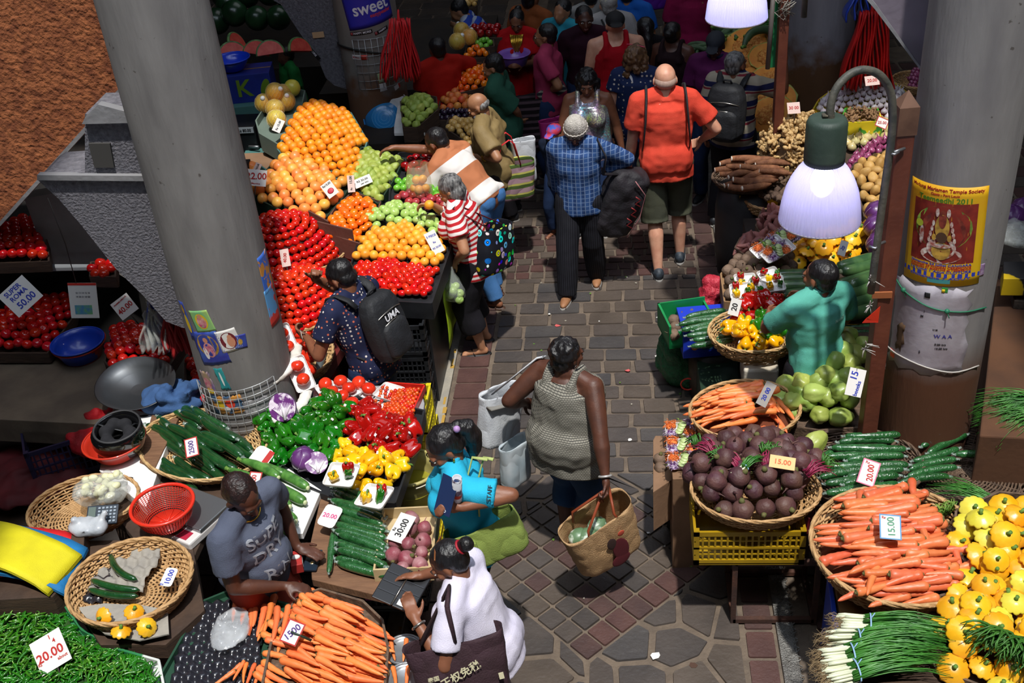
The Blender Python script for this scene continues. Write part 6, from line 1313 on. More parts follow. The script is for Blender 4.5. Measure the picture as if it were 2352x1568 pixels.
t=sign(P(192,690,1.35),.18,.23,[('2018',.03,0,.06),('12 13 14 15 16',.014,0,.03),('19 20 21 22 23',.014,0,.01)],'hanging white calendar with a small blue picture','',) if 0 else sign(P(192,690,1.35),.18,.23,[('12 13 14 15 16',.015,0,.05,mat('ink_grey','6a6a72',.7)),('19 20 21 22 23',.015,0,.025,MATS['ink_grey'])],'hanging white calendar with a small blue picture',n=Vector((.1,-.95,.3)),roll=-.08,name='calendar',cat='calendar')
g=G(); g.bbox((-.06,-.09,.0017),(.05,-.03,.0025)); g.obj('picture',mat('calendar_blue','4a86b8',.6,'6fae6a',30),t,False); g=G(); g.bbox((-.09,.10,.0017),(.09,.115,.003)); g.obj('red_strip',REDP,t,False)
g=G(); g.tube([atY(110,455,5.35),atY(150,560,5.4),atY(175,650,5.6)],.003,5); tag(g.obj('cord',CORD),'thin dark cord holding the calendar','cord')
t=empty('weighing_pan',P(320,895,.93),'big steel weighing pan below the tomato carton','scale pan',rot=(.25,0,-.3)); g=G(); g.lathe([(.001,.0),(.10,.004),(.19,.03),(.24,.07),(.245,.068),(.19,.024),(.001,-.006)],40,cap=False,fn=lambda r,z,a,u:(r*(1+.12*math.cos(2*a)),z)); g.obj('dish',mat('dull_steel','55585c',.4,metal=.8),t)
clothheap('red_sack',P(262,1000,.60),.30,.26,.30,mat('red_sack','c8141f',.7,'7a0c14',6,.5,60),'red netting sack beside the concrete counter','sack',21)
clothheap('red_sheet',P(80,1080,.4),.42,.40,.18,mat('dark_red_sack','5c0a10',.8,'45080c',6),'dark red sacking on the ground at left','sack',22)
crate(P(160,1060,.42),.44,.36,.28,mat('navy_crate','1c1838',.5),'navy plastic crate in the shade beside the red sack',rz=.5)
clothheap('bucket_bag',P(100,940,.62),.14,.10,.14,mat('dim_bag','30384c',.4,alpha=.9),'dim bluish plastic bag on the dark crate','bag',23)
bagbundle(P(385,700,1.5),.16,.30,mat('deep_red_bag','8c0a0e',.7),'dark red carrier bags hanging behind the bracket foot',9); bagbundle(P(345,650,1.6),.14,.42,BLUED,'blue carrier bag hanging behind the bracket foot',6); bagbundle(P(345,715,1.45),.18,.24,FLM,'clear plastic bags hanging by the bracket foot',6,name='clear_bags')
g=G(); g.bbox((-6.2,6.75,0),(-3.0,8.2,1.26)); tag(g.obj('shade_block',mat('shade_block_black','14110f',.9),None,False),'added black block standing in for deep shade behind the tomato stall','shade_block')  # black block added to keep the gap below the shelves dark
board([(115,1010),(-60,1000),(-60,1250),(150,1250)],.0,.3,DKW,'floor_boards','dark boards on the ground at far left','boards')
# right stalls
RZ=.80
# steel frame stool with yellow crate, beet basket on top
FRM=mat('rusty_frame','3a2a26',.6,'54362a',12,.3,60)
t=empty('metal_stool',P(1770,1400,0),'rusty square steel frame standing under the yellow beet crate','frame');
fx0,fx1=-.22,.22; g=G()
for x in(fx0,fx1):
 for y in(-.10,.26): g.box((x,y,.24),(.028,.028,.48))
for z in(.03,.47):
 for y in(-.10,.26): g.box((0,y,z),(.44,.028,.028))
 for x in(fx0,fx1): g.box((x,.08,z),(.028,.36,.028))
g.obj('frame_bars',FRM,t,False)
cY=mat('dim_yellow_plastic','a8860e',.4,'96760c',6); bp=P(1718,1225,.64)
crate((bp.x,bp.y+.12,.49),.58,.40,.24,cY,'dull yellow plastic crate under the basket of dark beetroots')
bt=P(1735,1120,.86); basket((bt.x,bt.y,.75),.335,.10,'wicker basket heaped with dark beetroots on the yellow crate',WIC,.78)
bd=[beet(BEM,.112,i+20) for i in range(4)]; BP=Pln(bt.x,bt.y,.80,0,.12)
heap(bd,[(1590,1130),(1585,1090),(1610,1045),(1660,1015),(1760,1010),(1850,1040),(1890,1090),(1860,1150),(1800,1195),(1700,1205),(1620,1175)],BP,.112,'dark muddy beetroot heaped in the basket on the yellow crate','beetroot','dark beetroots in the basket on the yellow crate',.10,.22,sp=.93)
heap(bd,[(1600,1085),(1640,1040),(1700,1020),(1850,1060),(1850,1110),(1780,1150),(1650,1150)],Pln(bt.x,bt.y,.895,0,.12),.112,'dark muddy beetroot heaped in the basket on the yellow crate','beetroot','dark beetroots in the basket on the yellow crate',.06,.2,sp=1.15)
BST=mat('beet_stalk','7a1a3c',.5,'94284c',20); BLF=mat('beet_leaf','2e5a1c',.5,'3f7428',20,.3,40); SPO=mat('spring_onion_green','2e6a24',.4,'4a8a34',12,stretch=(1,1,1)); SPW=mat('spring_onion_white','d8dcc0',.4)
def strands(name,c,d,n,L,r,spread,m,label,cat,parent=None,droop=.12,seed=0,w=.03,kind=None,fan=.0):
 R=random.Random(seed); d=Vector(d).normalized(); s=d.cross(Vector((0,0,1))).normalized(); g=G()
 for i in range(n):
  o=s*R.uniform(-w,w)+Vector((0,0,R.uniform(0,w*.8))); a=R.gauss(0,spread); dd=(d+s*a+Vector((0,0,R.uniform(-.02,.12)))).normalized(); l=L*R.uniform(.6,1.); p=[]
  for k in range(6): u=k/5; p.append(Vector(c)+o+dd*l*u+Vector((0,0,-droop*u*u*l+.03*math.sin(3*u)))+s*R.uniform(-1,1)*.012*u)
  g.tube(p,[r*(1-.75*(k/5)) for k in range(6)],5)
 ob=g.obj(name,m,parent);
 return tag(ob,label,cat,None,kind) if parent is None else ob
for i,(x,y,a) in enumerate(((1700,1075,2.6),(1765,1080,1.5),(1850,1090,.4),(1640,1050,2.4))):
 q=P(x,y,.98); t=empty('beet_stalks',q,('crimson beet stalks with green leaves, leftmost on the beetroots','crimson beet stalks in the middle of the beetroots','crimson beet stalks at the right of the beetroots','crimson beet stalks at the back of the beetroots')[i],'beet stalks'); strands('stalks',(0,0,0),(math.cos(a),math.sin(a),.1),14,.16,.006,.35,BST,None,None,t,seed=i); strands('leaves',Vector((math.cos(a),math.sin(a),.1))*.11,(math.cos(a),math.sin(a),.1),22,.09,.006,.7,BLF,None,None,t,seed=i+5)
def onions(c,d,label,n=26,L=.42,seed=0,roots=True,r=.006,w=.045,bulb_=.10,tie=True,spread=.10):
 t=empty('spring_onion_bunch',c,label,'spring onions'); d=Vector(d).normalized(); R=random.Random(seed); s=d.cross(Vector((0,0,1))).normalized(); g=G()
 g1=G(); g2=G()
 for i in range(n):
  o=s*R.uniform(-w,w)+Vector((0,0,R.uniform(0,w*.9))); st=R.uniform(0,.05)
  g1.tube([o+d*(st-.02),o+d*(st+.01),o*.9+d*(st+bulb_)],[r*.8,r*1.25,r*.9],6)
  for j in range(3): g2.tube([o+d*(st-.018),o+d*(st-.05)+s*R.uniform(-.02,.02)+Vector((0,0,R.uniform(-.02,.015))),o+d*(st-.075)+s*R.uniform(-.03,.03)+Vector((0,0,R.uniform(-.03,.01)))],.0009,3)
 g1.obj('bulbs',SPW,t)
 if roots: g2.obj('roots',mat('onion_roots','a8906c',.9),t)
 strands('leaves',d*bulb_,d,n*3,L,r*.75,spread,SPO,None,None,t,droop=.15,seed=seed,w=w)
 if tie:
  g=G(); p=d*(bulb_*1.3); g.tube([p+s*(w*1.15*math.cos(a))+Vector((0,0,w*.45+w*.75*math.sin(a))) for a in [i*PI/8 for i in range(17)]],.004,6,False); g.tube([p+Vector((0,0,w*1.2)),p+Vector((.02,.02,w*1.5))],.003,4); g.obj('string_tie',mat('blue_string','8fb4d8',.5),t)
 return t
q=P(1690,1090,1.0); onions(q,P(1790,1020,1.05)-q,'small bunch of chives lying across the dark beetroots',9,.16,3,False,.005,.02,.05)
sign(P(1797,1062,1.05),.13,.075,[('15.00',.04,0,0,mat('ink_orange','c85a28',.6),.0)],'orange yellow card lying on the dark beetroots',n=Vector((0,-.35,.94)),roll=-.2,card=mat('card_orange','e0b87c',.6))
# salad packs on carton
board([(1500,1010),(1505,1000),(1540,1000),(1545,1100),(1500,1130)],.30,.60,CARDB,'carton','open brown carton under the salad packs by the aisle','carton')
board([(1535,965),(1612,962),(1630,1095),(1545,1100)],.0,.70,CARDB,'carton','tall brown carton carrying three salad packs','carton')
g=G(); q=P(1560,1140,0); g.lathe([(.17,0),(.19,.25),(.185,.5),(.18,.52)],36); o=g.obj('drum',mat('black_drum','1a1614',.5,'3a261a',3),None); o.location=(P(1590,1130,.3).x+.02,P(1590,1130,.3).y+.05,0); tag(o,'dark plastic drum standing under the salad packs','drum')
SHC=mat('shredded_carrot','e86a24',.6,'f08a44',60,1.,90); SHR=mat('shredded_red_cabbage','6a3078',.6,'d8c4dc',50,1.,90,mixpos=(.45,.55)); CUS=mat('cucumber_slice','cfd8a0',.4,'8fae5c',10); SHG=mat('salad_green','3c6a24',.5,'7a9a3c',20)
def salad(c,rz,label,tilt=(0,0),seed=0,w=.17,l=.10):
 t=foamtray(c,w,l,label,(),rz,tilt); R=random.Random(seed)
 def blob(n,x,y,rx,ry,m,nm):
  g=G()
  for i in range(n):
   p=Vector((x+R.uniform(-rx,rx),y+R.uniform(-ry,ry),.012+R.uniform(0,.02))); a=R.uniform(0,3.1); g.tube([p,p+Vector((math.cos(a),math.sin(a),.3))*.012,p+Vector((math.cos(a+.6),math.sin(a+.6),0))*.022],.0016,4)
  g.ell((x,y,.014),(rx,ry,.012),12,6); g.obj(nm,m,t)
 blob(60,-.055,.03,.032,.030,SHC,'carrot_shreds'); blob(60,.055,.035,.032,.028,SHR,'cabbage_shreds'); blob(60,-.055,-.035,.030,.026,SHR,'cabbage_shreds'); blob(60,.055,-.030,.032,.030,SHC,'carrot_shreds'); blob(16,0,.02,.014,.045,SHG,'green_strips')
 g=G()
 for i in range(4): g.lathe([(.001,.0),(.021,.0),(.022,-.004)],18,(-.01+.008*i,-.035+.016*i,.036+.004*i));
 g.obj('cucumber_slices',CUS,t); return t
for i,(x,y) in enumerate(((1563,990),(1567,1027),(1570,1064))): salad(P(x,y,.72),.0,('wrapped salad pack, uppermost of three on the carton','wrapped salad pack in the middle of three on the carton','wrapped salad pack, lowest of three on the carton')[i],(.12,0),i)
beetg=[beet(BED,.09,i+30) for i in range(3)]
beetg[0].at(P(1518,1055,.62),(0,0,0),1,'single brown beetroot in the open carton by the aisle',None,'beetroot'); beetg[1].at(P(1517,1075,.6),(0,1,0),.9,'half hidden brown beetroot low in the open carton',None,'beetroot')
# basket of carrots (upper)
c=P(1710,960,.80); basket((c.x,c.y,.74),.32,.12,'wicker basket heaped with carrots beside the chayotes',WIC,.85,rz=.3); mound('packing',(c.x-.01,c.y-.02,.78),.28,.13,mat('carrot_packing','6a3218',.9),'packed carrots under the upper carrot heap','packing',.85)
cu=[carrot(seed=i+10,bend=b,L=.20,r=.0195) for i,b in enumerate((.03,-.04,.05))]
R=random.Random(9)
for k in range(62):
 a=R.uniform(0,6.28); rr_=.25*math.sqrt(R.random()); x=c.x-.02+rr_*math.cos(a); y=c.y-.02+rr_*.85*math.sin(a); h=.84+.16*(1-(rr_/.27)**2)
 di=(.25+R.uniform(-.22,.22))+PI;
 if x>c.x+.10: di=-1.35+R.uniform(-.25,.25)
 random.choice(cu).at((x,y,h),(U(0,6),R.uniform(-.08,.08)-(.25*(rr_/.25) if x<c.x-.1 else 0)*-1,di),R.uniform(.9,1.12),'orange carrot in the upper basket beside the chayotes','carrots in the upper basket','carrot')
sign(P(1760,905,1.10),.06,.14,[('20 00',.034,0,0,INKB,PI/2)],'narrow greyish card with blue writing between carrots and chayotes',card=mat('card_grey','a9a39c',.6),roll=-.3,n=Vector((-.3,-.8,.5)))
# chayotes
ch_=[chayote(.118,.155,seed=i) for i in range(3)]; KP=Pln(1.1,5.6,.78,.10,.14)
kp=[(1782,945),(1790,905),(1850,880),(1885,820),(1950,790),(1990,800),(1985,960),(1965,990),(1880,995),(1810,985)]
tray_under(kp,KP,'dark basket tray under the pale green chayotes','tray',WICD,depth=.08)
heap(ch_,kp,KP,.118,'pale green wrinkled chayote in the heap by the brown post','chayote','chayotes heaped by the brown post',.12,.25,sp=.92)
heap(ch_,[(1800,940),(1830,900),(1890,850),(1950,810),(1975,900),(1950,960),(1850,965)],Pln(1.1,5.6,.86,.10,.14),.118,'pale green wrinkled chayote in the heap by the brown post','chayote','chayotes heaped by the brown post',.10,.25,sp=1.12)
ch_[0].at(P(1872,1015,.88),(1.2,.5,2),1.05,'lone yellowish chayote lying beside the beetroots',None,'chayote')
sign(P(1965,878,1.22),.085,.15,[('beeeks',.03,.015,-.03,INKB,PI/2-.1),('15',.05,-.012,.035,INKB,PI/2-.1)],'white card with thick blue marks on the chayotes',roll=-.1,n=Vector((-.2,-.8,.55)))
# two wide dark baskets with wrapped cucumbers
c=P(1965,1075,.74); basket((c.x,c.y,.68),.36,.08,'dark wicker basket of wrapped cucumbers with a 20.00 card',WICD,.85,rz=.2)
c2_=P(2215,1075,.74); basket((c2_.x,c2_.y,.68),.40,.08,'wide dark wicker basket nearly empty, with a few cucumbers',WICD,.9,rz=.1,nr=10)
def rowR(px,py,z,a,sc,lab,grp): random.choice(cw).at(P(px,py,z),(U(-.3,.3),U(-.03,.03),a+U(-.05,.05)),sc,lab,grp,'cucumber')
for px,py,z,a in((2005,1000,.80,-.12),(1990,1012,.78,-.1),(1975,1028,.80,-.13),(2015,1030,.80,-.12),(1960,1048,.80,-.07),(2010,1050,.81,-.02),(1960,1068,.80,-.07),(2020,1070,.80,.0),(1945,1085,.80,.1),(2010,1085,.81,.05),(1960,1105,.80,.05),(2000,1100,.82,.1),(1960,1122,.80,.15),(2000,1120,.80,.1),(1985,1140,.80,.2),(1890,1050,.76,.6)): rowR(px,py,z,a+.10,.98,'film wrapped cucumber under the pink 20.00 card in the dark basket','cucumbers in the dark basket with the 20.00 card')
for px,py,z,a in((2160,1005,.78,.55),(2175,1018,.78,.5),(2150,1045,.77,.3),(2140,1065,.77,.25),(2140,1082,.78,.25),(2120,1100,.77,.2)): rowR(px,py,z,a,.9,'film wrapped cucumber lying at the left of the wide dark basket','cucumbers in the wide dark basket')
cw[2].at(P(2260,1045,.77),(0,0,-.1),.95,'single curved cucumber lying apart in the wide dark basket',None,'cucumber')
sign(P(1995,1085,.92),.09,.15,[('20.00',.045,.01,0,INKR,PI/2+.15),('Rs',.022,-.02,.055,INKR,0)],'pink edged card reading Rs 20.00 on the wrapped cucumbers',n=Vector((0,-.4,.92)),roll=-.4,border=mat('border_pink','d86a8a',.6))
board([(1870,1165),(1975,1145),(2005,1200),(1880,1205)],.55,.63,mat('worn_board','8a6a45',.7,'4a3626',6,mixpos=(.4,.6)),'board','worn wooden board under the dark cucumber basket','board')
board([(1850,1160),(1925,1165),(1920,1190),(1850,1190)],.42,.54,mat('dark_red_carton','6a1018',.6),'carton','dark red carton below the cucumber basket','carton')
# big carrots basket
c=P(2060,1270,.80); basket((c.x,c.y,.70),.42,.16,'large wicker basket of carrots with a blue edged card',WIC,.98,rz=.5,nr=12,r=.008)
cb=[carrot(CAMD,seed=i+20,bend=b,L=.20,r=.0235) for i,b in enumerate((.03,-.03,.05,0.))]; mound('packing',(c.x,c.y,.76),.38,.10,MATS['carrot_packing'],'packed carrots under the large carrot basket','packing')
poly_=[(1925,1165),(1960,1130),(2100,1122),(2130,1180),(2190,1230),(2215,1300),(2200,1370),(2060,1410),(1960,1390),(1925,1330),(1910,1240)]
CPL=Pln(c.x,c.y,.85,0,.04); Wc=[CPL.px(*p) for p in poly_]; xs=[w.x for w in Wc]; ys=[w.y for w in Wc]
for lay in range(2):
 y=min(ys)+.015
 while y<max(ys):
  x=min(xs)+U(0,.08)
  while x<max(xs):
   if inside(x,y,Wc) and edist(x,y,Wc)>.015+.05*lay:
    rt=U(0,1); random.choice(cb).at((x,y,CPL.z(x,y)+.02+.034*lay+.05*min(edist(x,y,Wc)*4,1)),(U(0,6),U(-.06,.1),.16+PI+U(-.26,.26)+(PI if rt<.2 else 0)+(1.2 if rt>.93 else 0)),U(.85,1.2),'deep orange carrot in the large basket beside the patty pans','carrots in the large basket','carrot')
   x+=.135
  y+=.040
sign(P(2045,1210,1.05),.10,.125,[('15.00',.045,.005,0,mat('ink_green','4a8a6c',.6),PI/2+.05),('Rs',.018,-.03,.045,INKR)],'blue edged card standing on the carrots of the large basket',n=Vector((0,-.45,.9)),roll=-.1,border=mat('border_blue','4a8ab8',.6),rnd=.01)
board([(1915,1330),(1990,1400),(2170,1440),(2120,1568),(1960,1568)],.05,.62,mat('old_crate_wood','8a6236',.8,'6a4826',8,.4,30,stretch=(1,1,8)),'wooden_crate','old brown wooden crate under the large carrot basket','crate')
board([(1900,1320),(1910,1315),(1935,1500),(1922,1505)],.0,.60,BLUED,'blue_crate','blue plastic crate side standing by the wooden crate','crate')
# patty pans at the right
pp=[patty(d=.135,h=.072,lob=l_) for l_ in (10,12)]+[patty(mat('patty_pale','d8cc3a',.35,'e0d050',8,.1,50,var=.06,coat=.25),d=.128,h=.066,lob=11)]
PPp=[(2195,1195),(2290,1150),(2400,1160),(2400,1560),(2300,1600),(2150,1540),(2120,1450),(2110,1395),(2180,1375),(2225,1330),(2190,1260)]
PAP=Pln(1.5,3.8,.80,.05,.10); tray_under(PPp,PAP,'dark basket tray under the patty pan squashes at right','tray',WICD,depth=.06)
def patheap(poly,pl,d,lab,grp,bul,sp,lf=0):
 W=[pl.px(*p) for p in poly]; xs=[p.x for p in W]; ys=[p.y for p in W]; y=min(ys); j=0
 while y<max(ys):
  x=min(xs)+(j%2)*d*.5
  while x<max(xs):
   xx,yy=x+U(-.01,.01),y+U(-.01,.01)
   if inside(xx,yy,W): random.choice(pp+pp[:2]).at((xx,yy,pl.z(xx,yy)+.04+lf+bul*min(edist(xx,yy,W)*4,1)+U(-.008,.012)),(U(-.1,.75),U(-.35,.35),U(0,.4)),U(.86,1.08),lab,grp,'squash')
   x+=d*sp
  y+=d*sp*.8; j+=1
patheap(PPp,PAP,.132,'golden patty pan squash in the large heap at the right edge','patty pans heaped at the right edge',.10,.95)
patheap([(2230,1200),(2310,1170),(2380,1200),(2380,1520),(2200,1500),(2160,1440),(2230,1390),(2250,1320)],Pln(1.5,3.8,.88,.05,.10),.132,'golden patty pan squash in the large heap at the right edge','patty pans heaped at the right edge',.08,1.2)
# spring onion bunches bottom right
for i,(x,y,lab) in enumerate(((1930,1440,'spring onion bunch with blue string, rearmost at the bottom right'),(1905,1482,'spring onion bunch, second from the back at the bottom right'),(1890,1520,'spring onion bunch, third from the back at the bottom right'),(1900,1562,'spring onion bunch at the bottom edge'))):
 q=P(x,y,.80); onions(q,P(x+150,y-18-12*i+20,.84)-q,lab,26,.46,i+3,True,.0062,.05,.10,True,.07)
board([(1880,1480),(2120,1400),(2400,1450),(2400,1640),(1880,1640)],.70,.76,DKW,'low_table','dark low table under spring onions and patty pans','table')
strands('leafy_greens',P(2330,1500,.86),(-.3,-.5,.1),160,.16,.008,1.2,BLF,'dark leafy greens at the bottom right corner','greens',seed=4,w=.14,kind='stuff')
strands('parsley',P(2175,1185,.84),(-.2,.3,.2),60,.07,.004,1.6,SHG,'sprigs of parsley between carrots and patty pans','herb',seed=5,w=.05,kind='stuff')
strands('chives',P(2400,955,.95),(-1,-.1,-.05),240,.40,.0035,.30,SPO,'bundle of fine chives hanging over at the right edge','chives',seed=6,w=.10,kind='stuff')
strands('chives',P(2290,1160,.80),(-1,.6,.02),60,.36,.0032,.14,SPO,'loose chives lying on the wide dark basket','chives',seed=7,w=.03,kind='stuff')
board([(2270,1100),(2400,1080),(2400,1180),(2280,1190)],.62,.66,DKW,'shelf_board','dark board behind the patty pans','board')
# ---- peppers basket, blue box, green crate, bags by the aisle
c=P(1735,765,.80); basket((c.x,c.y,.70),.30,.12,'round wicker basket of red, yellow and green peppers',WICL,.85,rz=.2)
QP=Pln(c.x,c.y,.78,0,.22)
RP2=[pepper(PRD,seed=i+40,d=.088,h=.09) for i in range(2)]; YP2=[pepper(mat('orange_yellow_pepper','f29a06',.16,'f2b30c',5,0,0,var=.05,hue=.008,coat=.6),seed=i+50,d=.088,h=.09) for i in range(2)]; GP2=[pepper(PGR,seed=60,d=.088,h=.095)]
heap(RP2,[(1680,720),(1700,700),(1760,690),(1810,710),(1800,760),(1740,750),(1700,755)],QP,.088,'red bell pepper at the back of the round basket','bell pepper','red peppers in the round basket',.08,.15,sp=1.0,sc=(1.05,1.2))
heap(YP2,[(1670,755),(1700,748),(1735,765),(1740,790),(1790,795),(1785,815),(1720,812),(1680,795)],QP,.088,'orange yellow bell pepper at the front of the round basket','bell pepper','orange yellow peppers in the round basket',.07,.12,sp=1.0,sc=(1.05,1.2))
heap(GP2,[(1735,740),(1775,730),(1800,760),(1790,790),(1745,785)],Pln(c.x,c.y,.84,0,.22),.088,'dark green bell pepper in the middle of the round basket','bell pepper','green peppers in the round basket',.05,.1,sp=.95)
for k,z in enumerate((.42,.56)): board([(1700+4*k,815),(1785,815),(1790,850),(1705+4*k,850)],z,z+.12,mat('dirty_foam','b5a892',.8,'d8d0c0',6,.4,40),'foam_box',('dirty white foam box, lower of two under the pepper basket','dirty white foam box, upper of two under the pepper basket')[k],'foam box',.015)
board([(1700,830),(1790,830),(1790,880),(1700,880)],.0,.40,DKW,'stand','dark stand under the foam boxes','stand')
BLB=mat('blue_print_carton','1636b8',.5); t=empty('blue_carton',P(1630,800,.42),'blue cardboard box of wrapped cucumbers with an orange fruit mark','carton',rz=.10); g=G(); g.box((0,.06,.11),(.40,.32,.22)); g.obj('box',BLB,t,False,mods=[bev(.004)])
o=bpy.data.objects.new('writing',textmesh('everseason',.045,mat('print_dim_green','2c6a5c',.6),True)); link(o,t); o.location=(.03,-.102,.08); o.rotation_euler=(PI/2,0,0); g=G(); g.ell((-.12,-.101,.085),(.022,.002,.022),16,8); g.obj('fruit_mark',mat('print_orange','d9822c',.5),t)
g=G(); g.lathe([(.17,0),(.18,.2),(.18,.41)],32); o=g.obj('barrel',mat('grey_barrel','2c2826',.6,'6a5a44',3)); q=P(1640,860,.0); o.location=(P(1640,850,.2).x,P(1640,850,.2).y,0); tag(o,'grubby round barrel under the blue box','barrel')
for px,py,a in((1620,720,.12),(1615,732,.12),(1610,748,.2),(1640,752,.15),(1625,765,.1),(1640,775,.08),(1635,788,.1),(1605,738,.15)): rowR(px,py,.72 if py>760 else .74,a+.1,.9,'cucumber on top of the blue fruit mark box','cucumbers on the blue box')
GCM=mat('green_crate','128a4a',.5,'0e7a40',6); t=empty('green_crate',P(1578,765,.50),'green fruit crate with brown beetroots beside the blue box','crate',rz=.22); g=G(); g.bbox((-.17,-.16,0),(.17,.16,.02))
for a,b in(((-.17,-.16,0),(-.155,.16,.18)),((.155,-.16,0),(.17,.16,.15)),((-.17,-.16,0),(.17,-.15,.13)),((-.17,.15,0),(.17,.16,.18))): g.bbox(a,b)
g.obj('sides',GCM,t,False)
for i,(x,y) in enumerate(((1548,735),(1568,728),(1590,722),(1552,752),(1575,748),(1548,768))): beetg[i%3].at(P(x,y,.60),rr(),.95,'brown beetroot in the green crate by the aisle','beetroots in the green crate','beetroot')
def sack(c,rx,ry,h,m,label,seed=0,name='mesh_bag'):
 g=G(); R=random.Random(seed)
 for k in range(16): g.ell((R.uniform(-rx,rx)*.55,R.uniform(-ry,ry)*.55,R.uniform(.15,.85)*h),(rx*.5,ry*.5,h*.22),10,8)
 g.ell((0,0,h*.45),(rx*.85,ry*.85,h*.48),16,12); o=g.obj(name,m,None,mods=rem(.012,.02,curls,2)); o.location=c; return tag(o,label,'sack')
NETG=mat('green_net','0c4a2a',.5,'1c6a40',60,.8,120); sack(P(1560,880,.0),.17,.16,.46,NETG,'dark green mesh sack leaning below the green crate',3)
g=G(); q=P(1580,865,.18); g.tube([q+Vector((.05*math.cos(a),-.02,.05*math.sin(a)-.05)) for a in [i*PI/6 for i in range(13)]],.006,6); tag(g.obj('red_tie',mat('red_string','d83a28',.5)),'red string tie on the green mesh sack','string')
sack(P(1640,700,.35),.12,.12,.24,mat('red_net','a81c2c',.5,'c4384a',40,.8,90),'red mesh sack of onions behind the green crate',7)
board([(1600,820),(1695,820),(1700,905),(1610,900)],.0,.38,mat('dim_green_carton','16301c',.7),'carton','dim green carton on the ground by the blue box','carton')
# beets crate with pepper packs
BC=Pln(1.05,7.3,.74,0,.05); bpl=[(1668,700),(1662,640),(1690,605),(1760,590),(1810,600),(1830,640),(1800,690),(1740,705)]
tray_under(bpl,BC,'wooden crate of brown beetroots behind the pepper basket','crate',mat('crate_slats','8a6a48',.8),depth=.12,rim=.04)
heap(beetg,bpl,BC,.092,'brown earthy beetroot in the wooden crate behind the peppers','beetroot','brown beetroots in the wooden crate',.05,.2)
for i,(x,y,rz,tl,lab) in enumerate(((1712,650,.1,(.3,0),'pepper pack on the beetroots, upper left one'),(1702,672,.0,(.3,-.1),'pepper pack on the beetroots, lower left one'),(1738,664,-.4,(.3,.2),'pepper pack on the beetroots, middle one'),(1768,638,.4,(.3,-.1),'pepper pack on the beetroots, upper right one'),(1775,655,.2,(.35,0),'pepper pack on the beetroots, lower right one'))): capstray(P(x,y,.92),rz,lab,tl,.85)
sign(P(1688,705,.95),.07,.11,[('20',.05,0,0,INK,PI/2)],'white card with 20 stuck before the red peppers',n=Vector((-.3,-.8,.5)),roll=-.1)
board([(1760,685),(1810,685),(1812,702),(1762,702)],.80,.86,mat('red_box','8c1418',.6),'box','small dark red box behind the red peppers','box')
# marrows
mw=[courgette(.36,.042,b,i+70,mat('marrow_skin','2f4f30',.3,'4f7040',14,0,0,var=.12,coat=.4,stretch=(1,1,.1)),'marrow') for i,b in enumerate((.04,-.03))]
MPn=Pln(1.3,7.2,.78,0,.06)
for px,py,z,a in((1840,640,.84,-.05),(1840,656,.86,-.05),(1838,675,.84,.15),(1845,700,.82,.1),(1825,630,.82,0),(1850,718,.8,.1)): mw[0 if px%2 else 1].at(P(px,py,z),(U(-.4,.4),0,a+PI),.95,'dark green marrow left of the vendor in the turquoise polo','marrows left of the turquoise polo','marrow')
for px,py,z,a in((1985,610,.90,.45),(1975,640,.88,.5),(1990,665,.86,.5),(1985,690,.84,.5),(1990,715,.84,.3),(2000,640,.9,.5),(1975,600,.92,.45)): mw[0 if px%2 else 1].at(P(px,py,z),(U(-.4,.4),0,a+PI),1.05,'dark green marrow between the vendor and the brown post','marrows beside the brown post','marrow')
for px,py in((1960,765),(1955,780),(1965,750)): rowR(px,py,.75,.05,.8,'dark courgette low behind the turquoise polo','dark courgettes behind the vendor')
board([(1790,640),(1880,620),(2010,580),(2030,720),(2000,800),(1880,800),(1800,740)],.68,.76,DKW,'stall_table','dark table under the marrows','table')
board([(1930,655),(1950,650),(1965,680),(1945,695)],.95,.97,WHT,'card_sheet','white sheet behind the vendor on the marrows','sheet')
# patty pans in the middle
pm=[patty(mat('patty_orange','f2a90c',.35,'f4bd2c',8,.1,50,var=.06,hue=.008,coat=.25),.125,.06,11),patty(MATS['patty_orange'],.12,.062,9)]
_pp=pp; pp=pm
patheap([(1812,600),(1808,570),(1850,540),(1930,535),(2000,508),(2005,545),(1955,600),(1945,625),(1880,625),(1830,622)],Pln(1.3,8.0,.86,.05,.16),.12,'bright orange yellow patty pan squash above the vendor head','patty pans above the turquoise vendor',.08,.93)
patheap([(1830,590),(1860,555),(1980,525),(1950,590),(1890,610)],Pln(1.3,8.0,.94,.05,.16),.12,'bright orange yellow patty pan squash above the vendor head','patty pans above the turquoise vendor',.05,1.1); pp=_pp
sign(P(1936,570,1.18),.05,.10,[('20',.03,0,0,INKB,1.2)],'small white card on the middle patty pans',roll=-.4)
for i,(x,y,rz,lab) in enumerate(((1762,570,1.0,'salad pack leaning beside the patty pans, left one'),(1795,548,1.0,'salad pack leaning beside the patty pans, upper one'),(1785,580,1.0,'salad pack leaning beside the patty pans, lower one'),(1835,535,.9,'salad pack leaning beside the patty pans, right one'))): salad(P(x,y,.96),rz*.6,lab,(.35,-.15),i+9,.24,.11)
